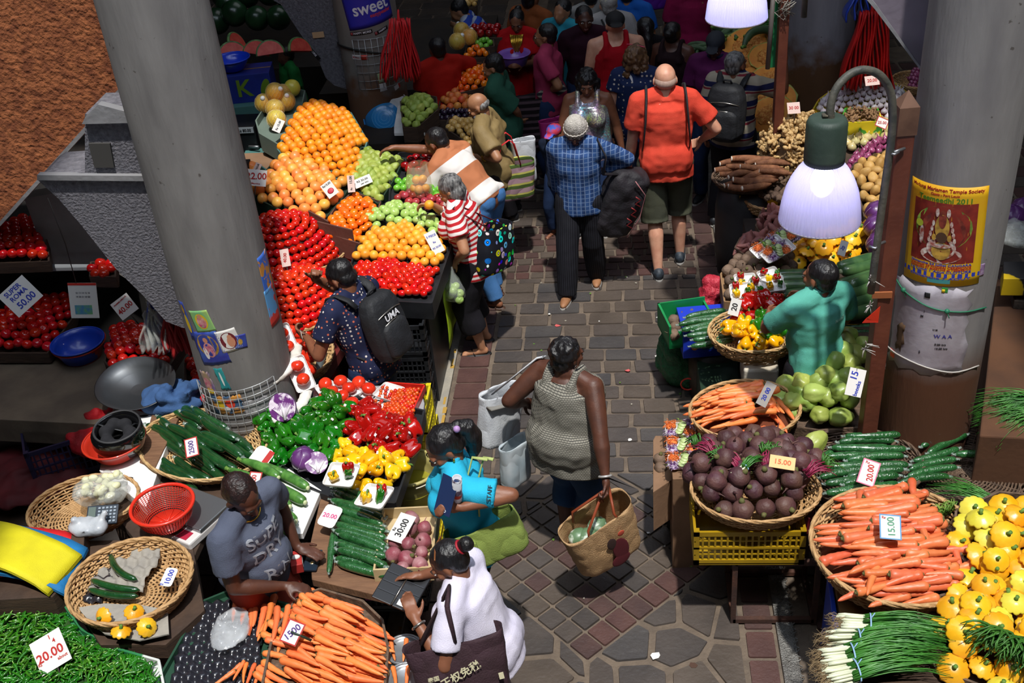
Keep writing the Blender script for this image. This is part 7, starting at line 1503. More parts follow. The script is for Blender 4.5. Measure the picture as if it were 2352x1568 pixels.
# sweet potatoes, taro, cassava, ginger, garlic, onions, potatoes, cabbages
def spud(name,m,L,r,seed,**k):
 o,p=longveg(name,m,L,r,random.Random(seed).uniform(-.1,.12),lambda u:max(math.sin(PI*min(max(u,.02),.98))**.55,.12)*(.85+.2*math.sin(4*u+seed)),12,10,seed=seed); return Proto(o)
sp_=[spud('sweet_potato',SPM,.15,.028,i) for i in range(3)]; SPl=Pln(1.1,8.2,.80,0,.12)
s1=[(1742,530),(1750,500),(1790,488),(1830,520),(1850,560),(1800,580),(1760,560)]; s2=[(1694,580),(1705,560),(1760,545),(1790,575),(1770,600),(1720,598)]
for pl_,l_,g_ in((s1,'purplish sweet potato in the upper heap beside the lamp shade','upper heap of sweet potatoes'),(s2,'reddish sweet potato in the lower heap by the aisle','lower heap of sweet potatoes')):
 tray_under(pl_,SPl,'dark tray of '+g_,'tray',WICD,depth=.07); heap(sp_,pl_,SPl,.062,l_,'sweet potato',g_,.08,.15,sp=1.1); heap(sp_,pl_,Pln(1.1,8.2,.84,0,.12),.062,l_,'sweet potato',g_,.06,.15,sp=1.3)
ta=[Proto(lumpy('taro_root',TAM,(.035,.03,.028),.2,i,f=3)) for i in range(2)]
s3=[(1745,460),(1748,425),(1780,400),(1815,420),(1810,470),(1790,480)]; TP=Pln(1.2,9.0,.85,0,.1); q=TP.px(1780,450); basket((q.x,q.y,q.z-.12),.24,.10,'wicker basket of brown taro roots left of the lamp shade',WIC,.9); heap(ta,s3,TP,.062,'brown taro root in the basket left of the lamp shade','taro root','taro roots left of the lamp',.10,.2,sp=.9)
cs=[cassava(seed=i) for i in range(4)]
for i,(x,y,z) in enumerate(((1690,372,1.0),(1720,365,1.02),(1750,370,1.0),(1680,388,.98),(1705,384,1.0),(1735,384,1.02),(1760,388,1.0),(1690,402,.96),(1712,398,.98),(1740,400,.98),(1765,405,.96),(1700,416,.94),(1725,414,.96),(1752,418,.94),(1715,428,.92),(1738,428,.93),(1775,375,1.02),(1782,395,1.0))): cs[i%4].at(P(x,y,z),(U(0,6),U(-.15,.15),U(-.25,.45)),U(.9,1.1),'brown cassava root with a white cut end','cassava roots on the drum','cassava')
q=P(1725,400,.9); g=G(); g.lathe([(.24,0),(.27,.3),(.27,.6),(.24,.80)],40); o=g.obj('drum',mat('dark_drum','1f1f22',.5,'2c2c30',4)); o.location=(q.x,q.y+.05,0); tag(o,'tall dark plastic drum under the cassava','drum')
t=basket((q.x,q.y+.03,.78),.30,.08,'shallow wicker basket of cassava on the dark drum',WICD,.75);
g=G(); q2=P(1740,440,.82); g.bbox((q2.x-.14,q2.y-.02,.70),(q2.x+.16,q2.y,.80)); tag(g.obj('yellow_packet',mat('yellow_packet','d8b80e',.4,'b89a0a',20)),'crinkled yellow packet below the cassava','packet')
gi=[gingerp(GIM,1.15,i) for i in range(4)]; GIP=Pln(1.4,9.3,1.12,.05,.35)
gp_=[(1765,300),(1790,262),(1850,252),(1895,275),(1900,330),(1885,380),(1850,402),(1800,385),(1775,345)]
q=P(1835,340,1.0); g=G(); g.lathe([(.28,-.35),(.36,-.1),(.36,.05),(.2,.2),(.01,.26)],30); o=g.obj('ginger_bed',mat('ginger_bed','5a452c',.8,'7a6040',30,1.,60)); o.location=(q.x+.02,q.y+.05,.95); o.scale=(.82,.75,1); tag(o,'packed ginger in the tall basket','ginger',None,'stuff')
def clumpcover(protos,c,rx,ry,h,n,d,lab,cat,grp,low=-.25):
 R=random.Random(n)
 for i in range(n):
  a=R.uniform(PI*.9,2*PI+.3); t_=R.uniform(low,1.); th=t_*PI/2; x=rx*math.cos(a)*math.cos(max(th,0)); y=ry*math.sin(a)*math.cos(max(th,0)); z=h*math.sin(th) if th>0 else h*th
  random.choice(protos).at((c[0]+x,c[1]+y,c[2]+z),rr(),U(.85,1.15),lab,grp,cat)
clumpcover(gi,(q.x+.02,q.y+.05,1.02),.30,.28,.22,250,.05,'knobbly pale ginger root in the tall basket left of the lamp','ginger','ginger roots in the tall basket',-.9)
gd_=[gingerp(GID,.9,i+9) for i in range(2)]; TPg=Pln(1.8,9.0,1.12,0,.15); tray_under([(1935,292),(1945,262),(2010,262),(2020,288)],TPg,'green, yellow and red carton of turmeric','carton',mat('green_yellow_carton','3a8a2a',.6,'d8c01c',7,mixpos=(.48,.52)),depth=.12,name='turmeric_carton'); heap(gd_,[(1935,290),(1945,262),(2010,262),(2018,286)],TPg,.05,'small brown turmeric root in the coloured carton','turmeric','turmeric roots in the coloured carton',.04,.1,sp=.8)
ga=[bulb('garlic_bulb',GAR,.052,.35,10)]; GP_=Pln(1.9,9.3,1.10,.05,.30)
gpoly=[(1872,262),(1885,240),(1935,205),(1985,192),(2050,205),(2085,230),(2090,262),(2060,285),(1990,270),(1940,262),(1905,285)]
tray_under(gpoly,GP_,'yellow and red carton heaped with garlic','carton',mat('yellow_red_carton','c9b01c',.6,'b02a1c',5,mixpos=(.5,.53)),depth=.12); heap(ga,gpoly,GP_,.050,'white garlic bulb heaped above the ginger','garlic','garlic bulbs heaped above the ginger',.16,.3,upright=True,sp=.95)
sign(P(2003,185,1.55),.11,.075,[('20.00',.034,0,0,INKR)],'pinkish card reading 20.00 above the garlic',card=CARDP,roll=.02,stick=.05); sign(P(1823,248,1.35),.10,.09,[('30 00',.034,0,0,INKR)],'pinkish card with red numbers behind the ginger',card=CARDP,roll=-.02,stick=.05)
ow=[bulb('white_onion',ONW,.075,.3)]; orr=[bulb('red_onion',ONM,.058,.45)]; OP=Pln(1.8,8.9,1.0,0,.25)
p1_=[(1940,345),(1950,325),(1990,295),(2040,288),(2060,330),(2010,325),(1975,345),(1960,365)]; p2_=[(1938,400),(1965,360),(2000,335),(2055,315),(2058,345),(2000,375),(1975,400)]
tray_under([(1935,405),(1940,330),(1990,290),(2065,285),(2065,345),(1990,400)],OP,'dark tray of onions','tray',DKW,depth=.1)
heap(ow,p1_,OP,.072,'pale yellow onion behind the red onions','onion','pale onions behind the red ones',.04,.1,upright=True); heap(orr,p2_,OP,.058,'purple red onion between pale onions and potatoes','onion','red onions above the potatoes',.05,.12,upright=True)
sign(P(2026,282,1.35),.09,.08,[('25.00',.03,0,0,INKR,.3)],'white red edged card behind the lamp arm',roll=-.5,border=INKR)
po_=[Proto(lumpy('potato',POTM,(.055,.038,.036),.08,i,f=1.5)) for i in range(3)]; POP=Pln(1.8,8.3,.95,0,.28)
ppoly=[(1945,425),(1965,390),(2000,375),(2055,350),(2060,480),(2020,510),(1985,505),(1975,450)]
tray_under(ppoly,POP,'dark tray of potatoes behind the lamp shade','tray',DKW,depth=.1); heap(po_,ppoly,POP,.082,'tan potato in the heap behind the lamp shade','potato','potatoes behind the lamp shade',.08,.2)
for i,(x,y,z) in enumerate(((2015,487,1.0),(2025,505,.97),(2012,520,.98),(2030,545,.96),(2018,560,.95),(2030,530,.99),(2035,575,.94))): cabbage(P(x,y,z),.085,('purple cabbage, highest of those below the potatoes','purple cabbage partly behind the lamp pipe','purple cabbage right of the lamp rim','purple cabbage low beside the brown post','purple cabbage beside the orange patty pans','purple cabbage in the middle by the post','purple cabbage lowest by the brown post')[i])
board([(2060,330),(2090,330),(2090,520),(2055,520)],.7,1.15,mat('white_sacking','8f8c8c',.8,'b5b2b0',20,.5,50),'white_sack','whitish sack between the brown post and the right pillar','sack')
for x,y,w_,d_,z in((1.75,9.0,.9,.9,.78),(1.75,8.1,.9,.8,.74),(1.35,7.6,.9,.7,.70),(1.6,6.6,.9,.8,.64),(1.55,5.75,.5,.6,.62),(.62,5.35,.5,.5,.66),(1.75,5.1,1.0,.7,.56),(1.75,4.3,.5,.6,.60)):
 g=G(); g.bbox((x-w_/2,y-d_/2,0),(x+w_/2,y+d_/2,z)); tag(g.obj('stacked_crates',mat('dark_crates','1c1714',.8,'2a2019',5),None,False),'dark stacked crates carrying the right hand stalls','crates','dark crates under the right hand stalls')
# ---- brown post with the lamp
PB=mat('brown_post_paint','5a2c20',.5,'6a3828',8,.2,40)
def post(b,w_,z1,label,z0=0.,cap_=True):
 t=empty('post',(b.x,b.y,z0),label,'post',rz=.1); g=G(); g.box((0,0,(z1-z0)/2),(w_,w_,z1-z0)); g.obj('shaft',PB,t,False,mods=[bev(.006)])
 if cap_:
  g=G(); h=z1-z0; g.box((0,0,h-.02),(w_*1.12,w_*1.12,.14)); g.prism([(-w_*.56,-w_*.56),(w_*.56,-w_*.56),(w_*.56,w_*.56),(-w_*.56,w_*.56)],h+.05,h+.12,w_*.78); g.obj('cap',mat('rusty_cap','6a4c3c',.8,'54392c',12),t,False)
 return t
PBs=atY(2088,262,5.15); pb=P(1975,990,.72); post(Vector((PBs.x-.015,5.15,0)),.085,PBs.z,'brown painted post with a pyramid cap beside the right pillar')
GP=mat('dusty_green_pipe','3a3c38',.6,'5a564c',14,.3,60)
def lamp(c,r,label,arm,em=3.,power=60,s=1.,lens_c='9c97b4'):
 t=empty('hanging_lamp',c,label,'lamp'); g=G()
 prof=[(r*1.05,-.285*s),(r*1.08,-.28*s),(r*1.06,-.25*s),(r*1.02,-.19*s),(r*.94,-.125*s),(r*.82,-.07*s),(r*.66,-.02*s),(r*.52,.012*s),(r*.50,.03*s)]
 g.lathe(prof,264,cap=False,fn=lambda q,z,a,u:(q*(1+.014*math.cos(66*a)),z)); m=mat('prism_glass',lens_c,.3,trans=.0,alpha=.62,coat=.5); nt=m.node_tree
 if not nt.nodes.get('tr'):
  tr=nt.nodes.new('ShaderNodeBsdfTranslucent'); tr.name='tr'; tr.inputs[0].default_value=srgb('cfcbe0'); mxs=nt.nodes.new('ShaderNodeMixShader'); mxs.inputs[0].default_value=.3; b=nt.nodes['Principled BSDF']; outn=nt.nodes['Material Output']; nt.links.new(b.outputs[0],mxs.inputs[1]); nt.links.new(tr.outputs[0],mxs.inputs[2]); nt.links.new(mxs.outputs[0],outn.inputs[0])
 g.obj('shade',m,t,mods=[('SOLIDIFY',dict(thickness=.003))])
 g=G(); g.tube([(r*1.07*math.cos(a),r*1.07*math.sin(a),-.284*s) for a in [2*PI*i/48 for i in range(49)]],.005,6,False); g.obj('rim',mat('rim_plastic','8c8690',.5),t)
 g=G(); hh=.19*s; g.lathe([(.001,.02*s),(r*.52,.02*s),(r*.53,.05*s),(r*.52,.05*s+hh*.86),(r*.47,.05*s+hh*.97),(r*.38,.05*s+hh),(.001,.05*s+hh)],96,cap=False,fn=lambda q,z,a,u:(q*(1+.01*math.cos(48*a)*(1 if u<.7 else 0)),z)); g.obj('housing',mat('housing_green','2c3c34',.6,'3c4a40',5,.2,40),t)
 g=G(); g.box((0,0,.06*s+hh),(.05,.03,.012)); g.obj('bracket',mat('dusty_top','6a6252',.9,'4a463c',30),t)
 g=G(); g.ell((0,0,-.08*s),(.055*s,.055*s,.08*s),20,14); g.obj('bulb',mat('bulb_glow','ffffff',.5,emit='dfe0ff',es=em*9),t)
 if arm: g=G(); g.tube([Vector(p)-c for p in arm],[.019]*len(arm),12); g.obj('pipe_arm',GP,t)
 return t
LC=atY(1892,380,4.95); LC=Vector((LC.x,LC.y,LC.z))
Yp=5.06
armp=[atY(1912,295,4.95),atY(1907,250,4.95),atY(1920,205,4.97),atY(1950,172,5.0),atY(1985,160,5.02),atY(2020,172,5.04),atY(2043,205,Yp),atY(2050,250,Yp),atY(2046,330,Yp),atY(2025,480,Yp),atY(2000,672,Yp)]
# smooth the arm
def smooth(p,k=4):
 o=[]
 for i in range(len(p)-1):
  a,b,c_,d=p[max(i-1,0)],p[i],p[i+1],p[min(i+2,len(p)-1)]
  for j in range(k): t_=j/k; o.append(.5*((2*b)+(-a+c_)*t_+(2*a-5*b+4*c_-d)*t_*t_+(-a+3*b-3*c_+d)*t_**3))
 return o+[p[-1]]
lamp(LC,.178,'large bell lamp with ribbed glass shade on a curved pipe',smooth(armp))
for px,py in((2052,350),(2008,565)):
 q=atY(px,py,Yp); g=G(); g.tube([q,q+Vector((.06,.04,0))],.008,8); g.tube([q+Vector((-.024,0,0)),q+Vector((.0,-.024,0)),q+Vector((.024,0,0))],.007,6); tag(g.obj('pipe_clamp',STEEL),('upper','lower')[py>400]+' steel clamp tying the lamp pipe to the post','clamp')
ll=bpy.data.lights.new('lamp_bulb','POINT'); ll.energy=2.2; ll.shadow_soft_size=.06; ll.color=(.85,.87,1); lo=bpy.data.objects.new('lamp_bulb',ll); link(lo); lo.location=LC+Vector((0,0,-.16))
L2=atY(1695,-62,7.2); lamp(L2,.18,'bell lamp glowing bluish at the top edge of the picture',[L2+Vector((0,0,.25)),L2+Vector((0,0,.6)),L2+Vector((.2,0,.75)),L2+Vector((.42,0,.6)),L2+Vector((.42,.0,-.3))],6)
ll=bpy.data.lights.new('lamp_bulb','POINT'); ll.energy=6; ll.shadow_soft_size=.06; ll.color=(.75,.78,1); lo=bpy.data.objects.new('lamp_bulb',ll); link(lo); lo.location=L2+Vector((0,0,-.22))
pq=atY(1795,120,8.6); post(Vector((pq.x,8.6,0)),.075,4.2,'dark red post beside the green board, further back',0.,False)
g=G(); a=atY(1775,-20,8.62); b=atY(1757,158,8.62); g.bbox((min(a.x,b.x)+.03,8.64,b.z),(min(a.x,b.x)+.16,8.67,a.z+.3)); tag(g.obj('green_board',mat('green_board','0f6a3c',.6),None,False),'green board fixed beside the dark red post','board'); g=G(); g.tube([atY(1778,-30,8.55),atY(1763,158,8.55)],.018,8); tag(g.obj('pipe',mat('grey_pipe','5a5450',.5)),'grey pipe in front of the green board','pipe')
# wire round the far pillar, strings at the near pillar
g=G(); R=random.Random(2)
for k in range(3):
 cx,cy,r=PIL[3]; g.tube([(cx+(r+.01)*math.cos(a_),cy+(r+.01)*math.sin(a_),2.05+.05*k-.10*math.sin((a_+PI)*1)+.02*math.sin(5*a_+k)) for a_ in [PI+.1+i*(PI-.2)/24 for i in range(25)]],.0035,4)
tag(g.obj('loose_wire',mat('grey_wire','8c8880',.5)),'loops of grey wire slung round the far pillar','wire'); g=G(); q=Vector((pq.x,8.55,2.15))
for k in range(12): g.tube([q+Vector((R.uniform(-.08,.08),R.uniform(-.05,.05),R.uniform(-.1,.1))) for _ in range(4)],.003,4)
tag(g.obj('wire_tangle',mat('grey_wire','8c8880',.5)),'tangle of grey wire knotted on the dark red post','wire')
GRS=mat('green_string','1c6a4c',.6); WHS=mat('white_string','b5b0aa',.7)
def strung(i,pts,m,r,label,cat='string',knots=()):
 g=G(); cx,cy,R_=PIL[i]; A=[hit(i,*p) for p in pts]; pp_=[Vector((cx+(R_+.008)*math.cos(a),cy+(R_+.008)*math.sin(a),z)) for a,z in A]; g.tube(smooth(pp_,3),r,6)
 for k in knots: g.ell(pp_[k],.014,8,6); g.tube([pp_[k],pp_[k]+Vector((.01,-.02,-.03))],.003,4)
 return tag(g.obj('string',m),label,cat)
strung(2,[(2062,640),(2078,665),(2110,690),(2140,705),(2175,713),(2220,714),(2262,704)],GRS,.004,'dark green string tied round the right pillar',knots=(1,4)); strung(2,[(2038,790),(2060,810),(2110,835),(2160,850),(2200,852),(2245,838)],WHS,.004,'white string tied round the brown foot of the right pillar')
g=G(); pbx=atY(1990,785,5.12)
R=random.Random(8)
for (px,py) in((2000,640),(1998,700),(1990,790),(1985,800)):
 q=atY(px,py,5.06)
 for k in range(7): g.tube([q,q+Vector((R.uniform(-.03,.07),-.02,R.uniform(-.06,.04)))],[.006,.002],5,flat=.4)
tag(g.obj('plastic_ties',WHS),'frayed white plastic ties round the brown post','string')
g=G(); q=atY(1991,730,5.02); g.add([q,q+Vector((.06,0,.07)),q+Vector((.06,.005,-.03))],[(0,1,2)]); g.add([q,q+Vector((-.02,0,-.03)),q+Vector((.06,.0,-.03))],[(0,1,2)]); tag(g.obj('red_pennant',REDP,None,False,mods=[('SOLIDIFY',dict(thickness=.003))]),'small red plastic scrap tied on the brown post','scrap')
g=G(); q=atY(2026,677,5.10); g.box(q,(.10,.012,.035)); tag(g.obj('metal_plate',mat('orange_plate','9a5a34',.6),None,False),'orange brown plate screwed on the post','plate')
# poster on the right pillar
YPO=mat('poster_yellow','d8b010',.55,'d99a14',3,.1,20); a1_,z1_=hit(2,2092,455); a2_,z2_=hit(2,2232,635); am,zm=hit(2,2163,545)
PWd=.40; PHt=.55; RT=.06
t=empty('poster',(0,0,0),'yellow Teemeedhi 2011 temple poster with a garlanded deity','poster'); wrapgrid(2,am,zm,PWd,PHt,.0015,YPO,'sheet',t,RT,nu=20)
def fig(x,y,sw,sh,m,out=.003,n=20,sq=False):
 g=G();
 if sq: g.grid(lambda u,v:Vector((x+(u-.5)*2*sw,y+(v-.5)*2*sh,0)),12,4)
 else: g.add([(x+sw*math.cos(2*PI*i/n),y+sh*math.sin(2*PI*i/n),0) for i in range(n)],[tuple(range(n))])
 me=g.mesh('figure',m); wrapmesh(2,me,am,zm,out,rot=RT); o=bpy.data.objects.new('painted_figure',me); link(o,t)
fig(0,.02,.158,.165,mat('poster_red','6e1814',.6,'8a2a1c',20),.003,sq=True); fig(0,.05,.14,.12,mat('poster_leaf','8aa83a',.6,'4a6a2a',30),.0036); fig(0,.03,.11,.11,mat('poster_dark_red','5a1a14',.6,'8a3a28',30),.0042);
fig(0,-.10,.10,.045,mat('poster_white','d4cfc6',.6,'9a4a3c',50),.0048); fig(0,-.06,.07,.06,MATS['poster_white'],.005); fig(0,-.075,.045,.05,gd,.0054); fig(0,.055,.034,.07,gd,.006); fig(0,.10,.018,.05,MATS['poster_dark_red'],.0062); fig(0,.0,.026,.03,mat('poster_brown','4a3220',.6),.0066); fig(0,-.045,.05,.012,MATS['poster_white'],.007)
for sx in(-1,1): fig(sx*.026,.135,.009,.024,MATS['poster_white'],.007); [fig(sx*(.042+.006*j),.075-.03*j,.007,.016,MATS['poster_white'],.0072) for j in range(4)]; fig(sx*.036,.0,.010,.018,gd,.0072)
fig(-.10,.0,.012,.05,MATS['poster_white'],.0072); fig(-.115,.06,.02,.02,mat('poster_lime','b8c83a',.6),.0075); fig(0,-.215,.198,.012,INKB,.003,sq=True); fig(0,-.248,.055,.012,mat('poster_teal','3a8a8a',.6),.003,sq=True)
wraptext(2,'Madurai Mariamen Temple Society',.026,am,zm,0,.253,INKR,t,RT,width=.36); wraptext(2,'Cassis - Port Louis',.018,am,zm,0,.228,INKR,t,RT); wraptext(2,'Teemeedhi 2011',.038,am,zm,0,.200,mat('poster_title','3f7a1c',.5),t,RT,width=.26)
for i,s_ in enumerate(('Dimanche 24 Juillet CANGARA','Vendredi 29 POOSAI CEREMONIE','Dimanche 31 MARCHE et TEEMEEDHI','Le Lundi 1 Aout CLOTURE','Dimanche 7 AOUT')): wraptext(2,s_,.0175,am,zm,0,-.155-.013*i if i<4 else -.232,(INKB,INKR,INKR,INKB,INKB)[i],t,RT,width=.30)
am2,zm2=hit(2,2170,760)
t,a,z=poster(2,2120,760,.44,.52,mat('torn_paper','a9a4ac',.8,'8a8088',5,.2,30),'torn_notice','large torn whitish notice with a few dark words on the pillar','notice',.06,.02)
for s_,x,y,sz,m_ in(('W A A',.10,-.02,.030,mat('ink_violet','3a3a8c',.6)),('0.00 hrs',.09,-.07,.017,INK),('10.00 hrs',.095,-.095,.017,INK),('I',.0,.12,.02,INK),('M',-.01,.09,.02,INK),('S',-.01,-.13,.02,INK),('H M',.06,.02,.014,INK)): wraptext(2,s_,sz,a,z,x,y,m_,t,.06,out=.004)
wrapgrid(2,a,z,.028,.03,.004,INK,'dark_mark',t,rot=.06,cx_=.01,cy_=.22,nu=3,nv=3)
wrapgrid(2,a,z,.04,.16,.0042,mat('torn_hole','57402c',.9),'torn_patch',t,rot=.06,cx_=-.13,cy_=-.08,nu=4,nv=6,torn=.015)
t,a,z=poster(2,2236,624,.12,.07,mat('print_mosaic','6a3a7c',.6,'b0a0b0',60),'picture_strip','small purple and white printed strip beside the yellow poster','sticker',.05)
t,a,z=poster(2,2170,666,.03,.03,mat('print_green_box','2c8a3c',.6),'sticker','tiny green and yellow sticker below the yellow poster','sticker'); wrapgrid(2,a,z,.015,.02,.003,ylw,'yellow_half',t,cx_=-.006,cy_=-.005,nu=2,nv=2)
t,a,z=poster(2,2050,810,.04,.05,MATS['print_red'],'sticker','red and white price sticker by the white string','sticker',.1); wrapgrid(2,a,z,.036,.018,.003,CARD,'white_half',t,cy_=.012,nu=2,nv=2,rot=.1)
t,a,z=poster(2,2032,830,.05,.06,CARD,'paper_scrap','white paper scrap hanging from the string by the post','paper',.2,.006)
# right of the pillar: dim concrete counter, bags
board([(2290,640),(2352,640),(2440,900),(2440,1010),(2250,1000)],.0,1.0,mat('brown_counter','5a3a24',.9,'4a3020',4,.2,30),'counter','brown painted counter at the right edge','counter',.01)
board([(2310,620),(2420,610),(2440,700),(2330,690)],1.0,1.06,mat('speckled_top','5a5048',.8,'3f3832',40),'stone_slab','speckled slab on the counter at the right edge','counter')
board([(2305,600),(2400,600),(2400,640),(2305,640)],1.1,1.22,mat('yellow_black_box','1c1c20',.6,'c9a80e',3,mixpos=(.52,.54)),'box','black and yellow box at the right edge','box')
clothheap('plastic_bag',P(2345,545,1.3),.18,.16,.12,FLM,'clear plastic bag on the dark vegetables at the right edge','bag',31)
cabbage(P(2325,500,1.25),.09,'purple cabbage behind the right pillar'); cabbage(P(2350,480,1.2),.08,'purple cabbage at the right edge of the picture')
bagbundle(atY(2003,25,9.2),.42,.62,mat('bright_red_bag','d81410',.6,'b80c0c',5),'large bundle of bright red bags hanging behind the far pillar',14); bagbundle(atY(1985,-30,9.3),.30,.25,BLUED,'blue carrier bag hanging above the red bags',6)
onr=[bulb('shallot',ONM,.045,.5)]; SHP=Pln(2.6,9.6,1.1,0,.2); q=SHP.px(2105,185); basket((q.x,q.y,q.z-.08),.2,.08,'small basket of shallots right of the garlic',WIC); heap(onr,[(2085,210),(2090,170),(2120,160),(2135,205),(2110,215)],SHP,.045,'small red shallot right of the garlic','shallot','shallots right of the garlic',.05,.1)
# the people
JEAN=cloth('jeans','4f7fb8','3d6ba0'); DJEAN=cloth('dark_jeans','1c2c4a','24365a'); BLT=cloth('black_trousers','17161a','201e24'); NAVYT=cloth('navy_trousers','16182a','1e2136'); SHM=mat('black_shoe','1b1d22',.5); TAN_=mat('tan_shoe','a0704c',.6,'8a5c3c',8); SAN=mat('brown_sandal','4a3226',.6); FLIP=mat('black_flip','1a1a1c',.6)
def hpos(px,py,h): q=P(px,py,h); return (q.x,q.y)
SILV=mat('silver_metal','b5b0a8',.25,metal=.9); GOLD=mat('gold_metal','c9a03c',.25,metal=.9)
# stallholder in the grey tee
GT=cloth('slate_tee','5a6072','505668')
v=person('person with short dark hair in a slate grey lettered tee behind the cucumbers',(-1.90,4.02),-25,1.62,1.12,'m','dark','short',HAIRR,lean=9,side=6,hp=22,hy=-8,shirt=GT,sleeve=.62,hem=.84,pants=cloth('brick_shorts','b04a3a','9c4032'),plen=.45,shoes=SAN,shoe='sandal',la=P(682,1256,.88),ra=P(655,1345,.92),lpalm=(0,0,-1),rpalm=(0,0,-1),lcurl=.25,rcurl=.5,rpole=(-.6,-.4,-.3),lpole=(-.3,.8,-.2),lhdir=(.9,-.3,-.1),rhdir=(1,-.05,-.15),belly=.035,vox=.0075)
e=G(); e.tube([v.s(.07*math.cos(a),.075*math.sin(a)+.01,1.425-.03*math.sin(a)) if False else v.W.inverted()@v.s(.075*math.cos(a),.07*math.sin(a)+.01,1.44-.035*max(math.sin(a),0)) for a in [2*PI*i/24 for i in range(25)]],.004,6,False); e.obj('necklace',GOLD,v.root)
def shirttext(pr,lines,m,parent_shirt,yaw=0.,size=.05):
 """lettering printed on the shirt: laid in front of the chest and pressed on to the cloth"""
 sh=[o for o in COL.objects if o.parent==pr.root and o.name.startswith(parent_shirt)][-1]
 for s_,sz,x,z,ro in lines:
  me=textmesh(s_,sz,m,True,.0012); me2=me
  o=bpy.data.objects.new('shirt_print',me2); link(o,sh); R_=Matrix.Rotation(yaw,4,'Z')@Matrix.Translation((x*pr.k,.30,(z-.93)*pr.k))@Matrix.Rotation(ro,4,'Y')@Matrix.Rotation(PI,4,'Z')@Matrix.Rotation(PI/2,4,'X'); o.matrix_basis=R_
  sb=o.modifiers.new('fit','SHRINKWRAP'); sb.target=sh; sb.wrap_method='PROJECT'; sb.use_project_x=False; sb.use_project_y=False; sb.use_project_z=True; sb.use_negative_direction=True; sb.use_positive_direction=False; sb.offset=.004
CHK=mat('chalk_print','c9ced8',.8)
shirttext(v,[('SUPE',.095,.02,1.31,.0),('DRY',.10,.02,1.20,.0),('RIN',.10,.02,1.08,.0)],CHK,'shirt')
# white tee woman with the wallet
WT=cloth('white_lilac_tee','ded9ea','d2cde2')
w1=person('person in a white tee holding an open black wallet at the bottom',(-.68,3.57),168,1.50,1.20,'f','brown','bun',lean=15,hp=20,hy=10,shirt=WT,shirtdisp=.014,sleeve=.72,hem=.82,pants=BLT,plen=.09,shoes=FLIP,shoe='flip',la=P(955,1425,1.12),ra=P(965,1322,1.13),lpalm=(-.3,.2,1),rpalm=(-.2,-.4,-1),lcurl=.5,rcurl=.3,lpole=(.3,-.6,-.7),rpole=(.5,.5,-.3),lhdir=(-.4,.8,.3),rhdir=(-1,.1,-.1),vox=.0075,bust=1.1,loose=1.1)
armring(w1,0,SILV,'bracelet',.034,.006,.90)
e=G(); e.tube([w1.hdl(x,-.045-.0*abs(x)+.03,.118-.5*abs(x)**1.4) for x in [i/20*.09 for i in range(-20,21)]],.004,6); e.obj('glasses_on_hair',mat('amber_glasses','7a4a2a',.2),w1.root)
e=G(); e.tube([w1.hdl(.034*math.cos(a),-.118,.045+.034*math.sin(a)) for a in [i*PI/8 for i in range(17)]],.006,6,False); e.obj('hair_tie',mat('red_tie','9c1828',.6),w1.root)
shirttext(w1,[('That Girl',.05,-.03,1.24,.0)],INK,'shirt')
t=empty('wallet',P(922,1350,1.10),'open long black wallet with cards in the hands of the white tee woman','wallet',rot=(.25,-.15,-.35+PI/2)); g=G(); g.box((-.0,.052,.0),(.205,.10,.012)); g.obj('upper_flap',mat('wallet_black','14151a',.4),t,False,mods=[bev(.004)]); g=G(); g.box((0,-.052,0),(.205,.10,.012)); g.obj('lower_flap',MATS['wallet_black'],t,False,mods=[bev(.004)])
g=G(); [g.box((x,-.05,.008),(.004,.09,.004)) for x in(-.06,-.01,.04)]; [g.box((x,.05,.008),(.004,.09,.004)) for x in(-.05,.0,.05)]; g.obj('card_slots',mat('slot_grey','2c2e36',.4),t,False); g=G(); g.box((-.075,-.05,.009),(.03,.06,.003)); g.obj('card',CARD,t,False); g=G(); g.tube([(-.1,0,.008),(.1,0,.008)],.003,6); g.obj('clasp_bar',SILV,t)
# her maroon bag
MAR=mat('maroon_canvas','2c161c',.8,'38202a',8,.4,120)
def totebag(c,w,h,d,m,label,rz=0,tilt=(0,0),handle=None,mh=None,prints=(),open_=True,taper=1.15,name='tote_bag',cat='bag'):
 t=empty(name,c,label,cat,rot=(tilt[0],tilt[1],rz)); g=G(); n=28
 def ring(k,z,s_): return [Vector((w/2*k*math.copysign(abs(math.cos(a))**.6,math.cos(a)),d/2*s_*math.copysign(abs(math.sin(a))**.6,math.sin(a)),z)) for a in [2*PI*i/n for i in range(n)]]
 R_=[ring(.96,0,1.),ring(1.,h*.08,1.1),ring(1.02,h*.5,1.15),ring(taper,h,.9)]; R2=[[v*.985+Vector((0,0,.004)) for v in r_] for r_ in R_[::-1]]; vs=[v for r_ in R_+R2 for v in r_]; K=len(R_+R2)
 g.add(vs,[(k*n+i,k*n+(i+1)%n,(k+1)*n+(i+1)%n,(k+1)*n+i) for k in range(K-1) for i in range(n)]+[tuple(range(n-1,-1,-1)),tuple((K-1)*n+i for i in range(n))]); g.obj('bag_body',m,t,mods=[('SUBSURF',dict(levels=2,render_levels=2)),('DISPLACE',dict(texture=folds,strength=.03,mid_level=.5))])
 if handle:
  for sy in (-1,1):
   g=G(); g.tube([(x,sy*d*.5,z) for x,z in handle],.011,8,flat=.5); g.obj('handle',mh or m,t)
 for s_,sz,x,z,mm in prints:
  o=bpy.data.objects.new('print',textmesh(s_,sz,mm,True)); link(o,t); o.location=(x,-d*.62-.012,z); o.rotation_euler=(PI/2,-.3 if len(s_)>2 else 0,0)
 return t
CRM=mat('cream_print','c9c2a0',.7)
